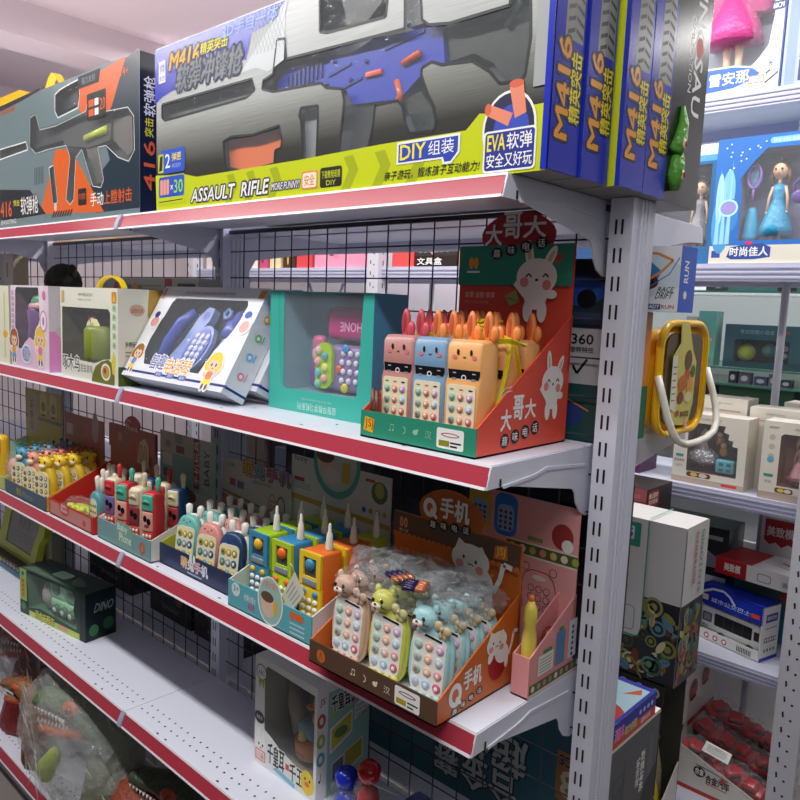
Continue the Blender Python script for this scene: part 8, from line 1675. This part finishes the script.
def fo(g, f, S, T):
    g.pr(f, 0, 0.245, W, H, WH2); fos(g, f, 0, 0, W, 0.245, 3, 110); g.pr(S, 0, 0.245, Dp, H, WH2); fos(g, S, 0, 0, Dp, 0.245, 5, 45)
    g.pl(f, [(0.327, H), (0.327, 0.245), (0.322, 0.14), (0.305, 0.118), (0.20, 0.118)], 0.004, mat('#5fa890')); g.prr(f, 0.0, 0.122, 0.325, H, 0.02, WH2); g.pl(f, [(0.327, H), (0.327, 0.15), (0.318, 0.122), (0.0, 0.120)], 0.003, mat('#4f9a80'))
    g.prr(f, 0.15, H - 0.085, 0.305, H - 0.012, 0.006, mat('#2f9a80')); g.prr(f, 0.18, H - 0.065, 0.285, H - 0.025, 0.005, WHITE)
    for i, (c, h) in enumerate((('5', '#2a2a2a'), ('9', '#c8408a'), ('5', '#2a6ab0'))): g.text(f, c, 0.205 + 0.026 * i, H - 0.058, 0.229 + 0.026 * i, H - 0.032, mat(h), 0.06)
    g.text(f, '玩科学', 0.235, H - 0.063, 0.28, H - 0.055, mat('#5a5a5a'), 0.0)
    g.pr(f, 0.20, H - 0.145, 0.265, H - 0.115, mat('#a8a8a4')); g.pr(f, 0.202, H - 0.143, 0.263, H - 0.117, WH2); g.text(f, '科学', 0.21, H - 0.138, 0.25, H - 0.122, mat('#8a8a88'), 0)
    g.pe(f, 0.245, H - 0.205, 0.026, 0.009, mat('#7a7c7c'), 14, 0.8); g.pl(f, [(0.215, H - 0.168), (0.24, H - 0.162)], 0.004, BLACK)
    for i in range(3): g.pl(f, [(0.235, H - 0.215), (0.215 + 0.01 * i, H - 0.235)], 0.002, mat('#7a7c7c'))
    g.pe(f, 0.235, H - 0.268, 0.034, 0.022, mat('#3f7f98'), 18, -0.2); g.pe(f, 0.235, H - 0.262, 0.024, 0.013, mat('#6aa8b8'), 14, -0.2); g.pl(f, [(0.195, H - 0.225), (0.21, H - 0.25)], 0.003, mat('#4f9a80'))
    g.prr(f, 0.12, 0.135, 0.305, 0.200 + 0.01, 0.012, mat('#5fa890')); g.prr(f, 0.12, 0.1375, 0.3025, 0.2075, 0.010, WH2); g.pe(f, 0.235, 0.178, 0.040, 0.018, mat('#2a4a9a')); g.pe(f, 0.235, 0.180, 0.030, 0.011, mat('#5a7ac0')); g.text(f, '显微镜', 0.21, 0.142, 0.25, 0.152, BLACK, 0.02)
    g.pr(T, 0.325, 0, 0.329, Dp, mat('#5fa890'))
    g.text(S, 'GIGOTOYS', 0.105, 0.265, 0.125, 0.455, mat('#4f9a80'), 0.04, rot=3); g.text(S, '科学探索考古挖掘', 0.060, 0.300, 0.080, 0.455, mat('#c05050'), 0.02, rot=3)
carton(t, W, Dp, H, WH2, WH2, mat('#e3e2de', 0.35), art=fo)

# ================================================================ glass display cabinet on the back wall
cb = thing('glass_cabinet', 'white wall cabinet with green-edged glass shelves behind the far shelving unit', 'cabinet', (-0.35, 2.5, FLOOR))
SC = Matrix.Translation((0.35, -2.5, -FLOOR)); g = G(SC); WC = mat('#f0eff3', 0.5)
g.box((-1.1, 2.70, FLOOR), (0.5, 2.74, 0.60), WC); g.box((-1.1, 2.20, FLOOR), (-1.08, 2.70, 0.60), WC); g.box((0.48, 2.20, FLOOR), (0.5, 2.70, 0.60), WC); g.box((-1.08, 2.20, FLOOR), (0.48, 2.70, -1.1), WC); g.obj('cabinet_body', cb)
GL = mat('#bfe6d6', 0.05, 0, 0.35); GLE = mat('#4f8f78', 0.2)
for z in (-0.085, -0.395, -0.462, -0.72):
    g = G(SC); g.box((-1.08, 2.204, z - 0.008), (0.48, 2.70, z), GL); g.box((-1.08, 2.20, z - 0.008), (0.48, 2.204, z), GLE); g.obj('glass_shelf', cb)
t = thing('toy_box', 'dark teal-green box with yellow ball in its window, on glass shelf', 'toy box', (-0.432, 2.23, -0.3945))
hole = rrect(0.04, 0.025, 0.25, 0.115, 0.012)
carton(t, 0.30, 0.14, 0.175, mat('#4a6f74', 0.4), mat('#3f6266', 0.4), mat('#5a7f84', 0.4), [hole], mat('#3a4a34', 0.5), 0.12, lambda g, f, S, T: (g.text(f, '考古挖掘小恐龙', 0.06, 0.138, 0.19, 0.155, mat('#a8bfc2'), 0.01), g.text(f, '玩具', 0.20, 0.138, 0.25, 0.155, mat('#b8604a'), 0.01)))
g = G(); g.ball((0.075, 0.05, 0.060), (0.036, 0.036, 0.036), mat('#c3d02a', 0.35), 20, 12); g.obj('toy_ball', t)
g = G(); g.ball((0.16, 0.06, 0.075), (0.030, 0.02, 0.028), mat('#3f9a94', 0.35)); g.ball((0.16, 0.045, 0.075), (0.016, 0.01, 0.015), mat('#5fb8b0', 0.35)); g.obj('toy_wheel', t)
for z in (0.055, 0.085):
    g = G(); g.ball((0.225, 0.03, z), (0.016, 0.008, 0.012), mat('#b0a0a0', 0.35)); g.obj('toy_part', t)
t = thing('toy_canister', 'pale mint green upright canister box on glass shelf', 'box', (-0.545, 2.23, -0.3945))
carton(t, 0.075, 0.075, 0.225, mat('#7fc8b8', 0.35), mat('#8fd0c0', 0.35), art=lambda g, f, S, T: (g.pe(f, 0.04, 0.11, 0.024, 0.014, mat('#d8a8b0')), g.text(f, 'Home', 0.018, 0.10, 0.062, 0.12, WHITE, 0.02)))
t = thing('toy_box', 'narrow white and ochre box left of the mint canister', 'box', (-0.600, 2.24, -0.3945))
carton(t, 0.048, 0.07, 0.20, mat('#d8d6cc', 0.4), mat('#b8a060', 0.4), art=lambda g, f, S, T: (g.pr(f, 0, 0.10, 0.048, 0.135, mat('#c8983a')), g.pr(f, 0, 0.0, 0.048, 0.03, mat('#4a3a30'))))
for k, (x, w_, h, hh, nm) in enumerate(((-0.405, 0.032, '#3a3f48', 0.048, 'charcoal cube'), (-0.365, 0.045, '#6a6a74', 0.046, 'grey photo box'), (-0.305, 0.050, '#5a5a80', 0.034, 'low violet-grey box'), (-0.250, 0.030, '#7a7a84', 0.048, 'small grey jar box'), (-0.205, 0.040, '#4a5060', 0.030, 'flat slate box'))):
    t = thing('small_box', f'{nm} in the tiny row between the two close glass shelves', 'box', (x, 2.24, -0.4615))
    carton(t, w_, 0.04, hh, mat(h, 0.35), mat(h, 0.35), art=lambda g, f, S, T: g.pe(f, w_ / 2, hh / 2, w_ * 0.3, hh * 0.25, mat('#cfd2dc')))
for k, (x, w_, h, nm) in enumerate(((-0.62, 0.17, '#39463c', 'blackish green'), (-0.44, 0.29, '#2f5a3a', 'forest green'), (-0.13, 0.24, '#34323a', 'near-black'))):
    t = thing('toy_box', f'{nm} box under the lower glass shelf of the cabinet', 'toy box', (x, 2.24, -0.7195))
    carton(t, w_, 0.14, 0.245, mat(h, 0.4), mat(h, 0.4), art=lambda g, f, S, T: (g.pe(f, w_ * 0.4, 0.18, 0.03, 0.03, mat('#5a7a5a')), g.pe(f, w_ * 0.4, 0.205, 0.010, 0.007, mat('#c8607a')), g.pr(f, w_ * 0.7, 0.05, w_ * 0.9, 0.15, mat('#4a8a5a'))))
t = thing('toy_box', 'flat teal and brown box row just under the upper glass shelf', 'toy box', (-0.53, 2.24, -0.0845))
carton(t, 0.37, 0.12, 0.055, mat('#4f7f78', 0.4), mat('#4f7f78', 0.4), art=lambda g, f, S, T: (g.pr(f, 0, 0, 0.09, 0.055, mat('#3a4048')), g.pr(f, 0.04, 0.01, 0.06, 0.045, mat('#a8b0b0')), g.text(f, '恐龙乐园世界', 0.12, 0.02, 0.20, 0.038, mat('#1f3a3a'), 0.02), g.pr(f, 0.21, 0.015, 0.26, 0.035, mat('#c87a50')), g.pr(f, 0.28, 0, 0.35, 0.055, mat('#4a2a2a'))))
t = thing('toy_box', 'white box with red picture tiles at the right edge, standing on glass shelf', 'toy box', (-0.125, 2.21, -0.3945))
carton(t, 0.22, 0.15, 0.19, mat('#e6e4e4', 0.4), mat('#d4d2d4', 0.4), art=lambda g, f, S, T: [ (g.prr(f, 0.014, 0.16 - 0.05 * i, 0.06, 0.185 - 0.05 * i + 0.0, 0.004, mat('#a83a44')) , g.pe(f, 0.03, 0.02 + 0.04 * i, 0.007, 0.007, mat('#6a6a6a'))) for i in range(2)])
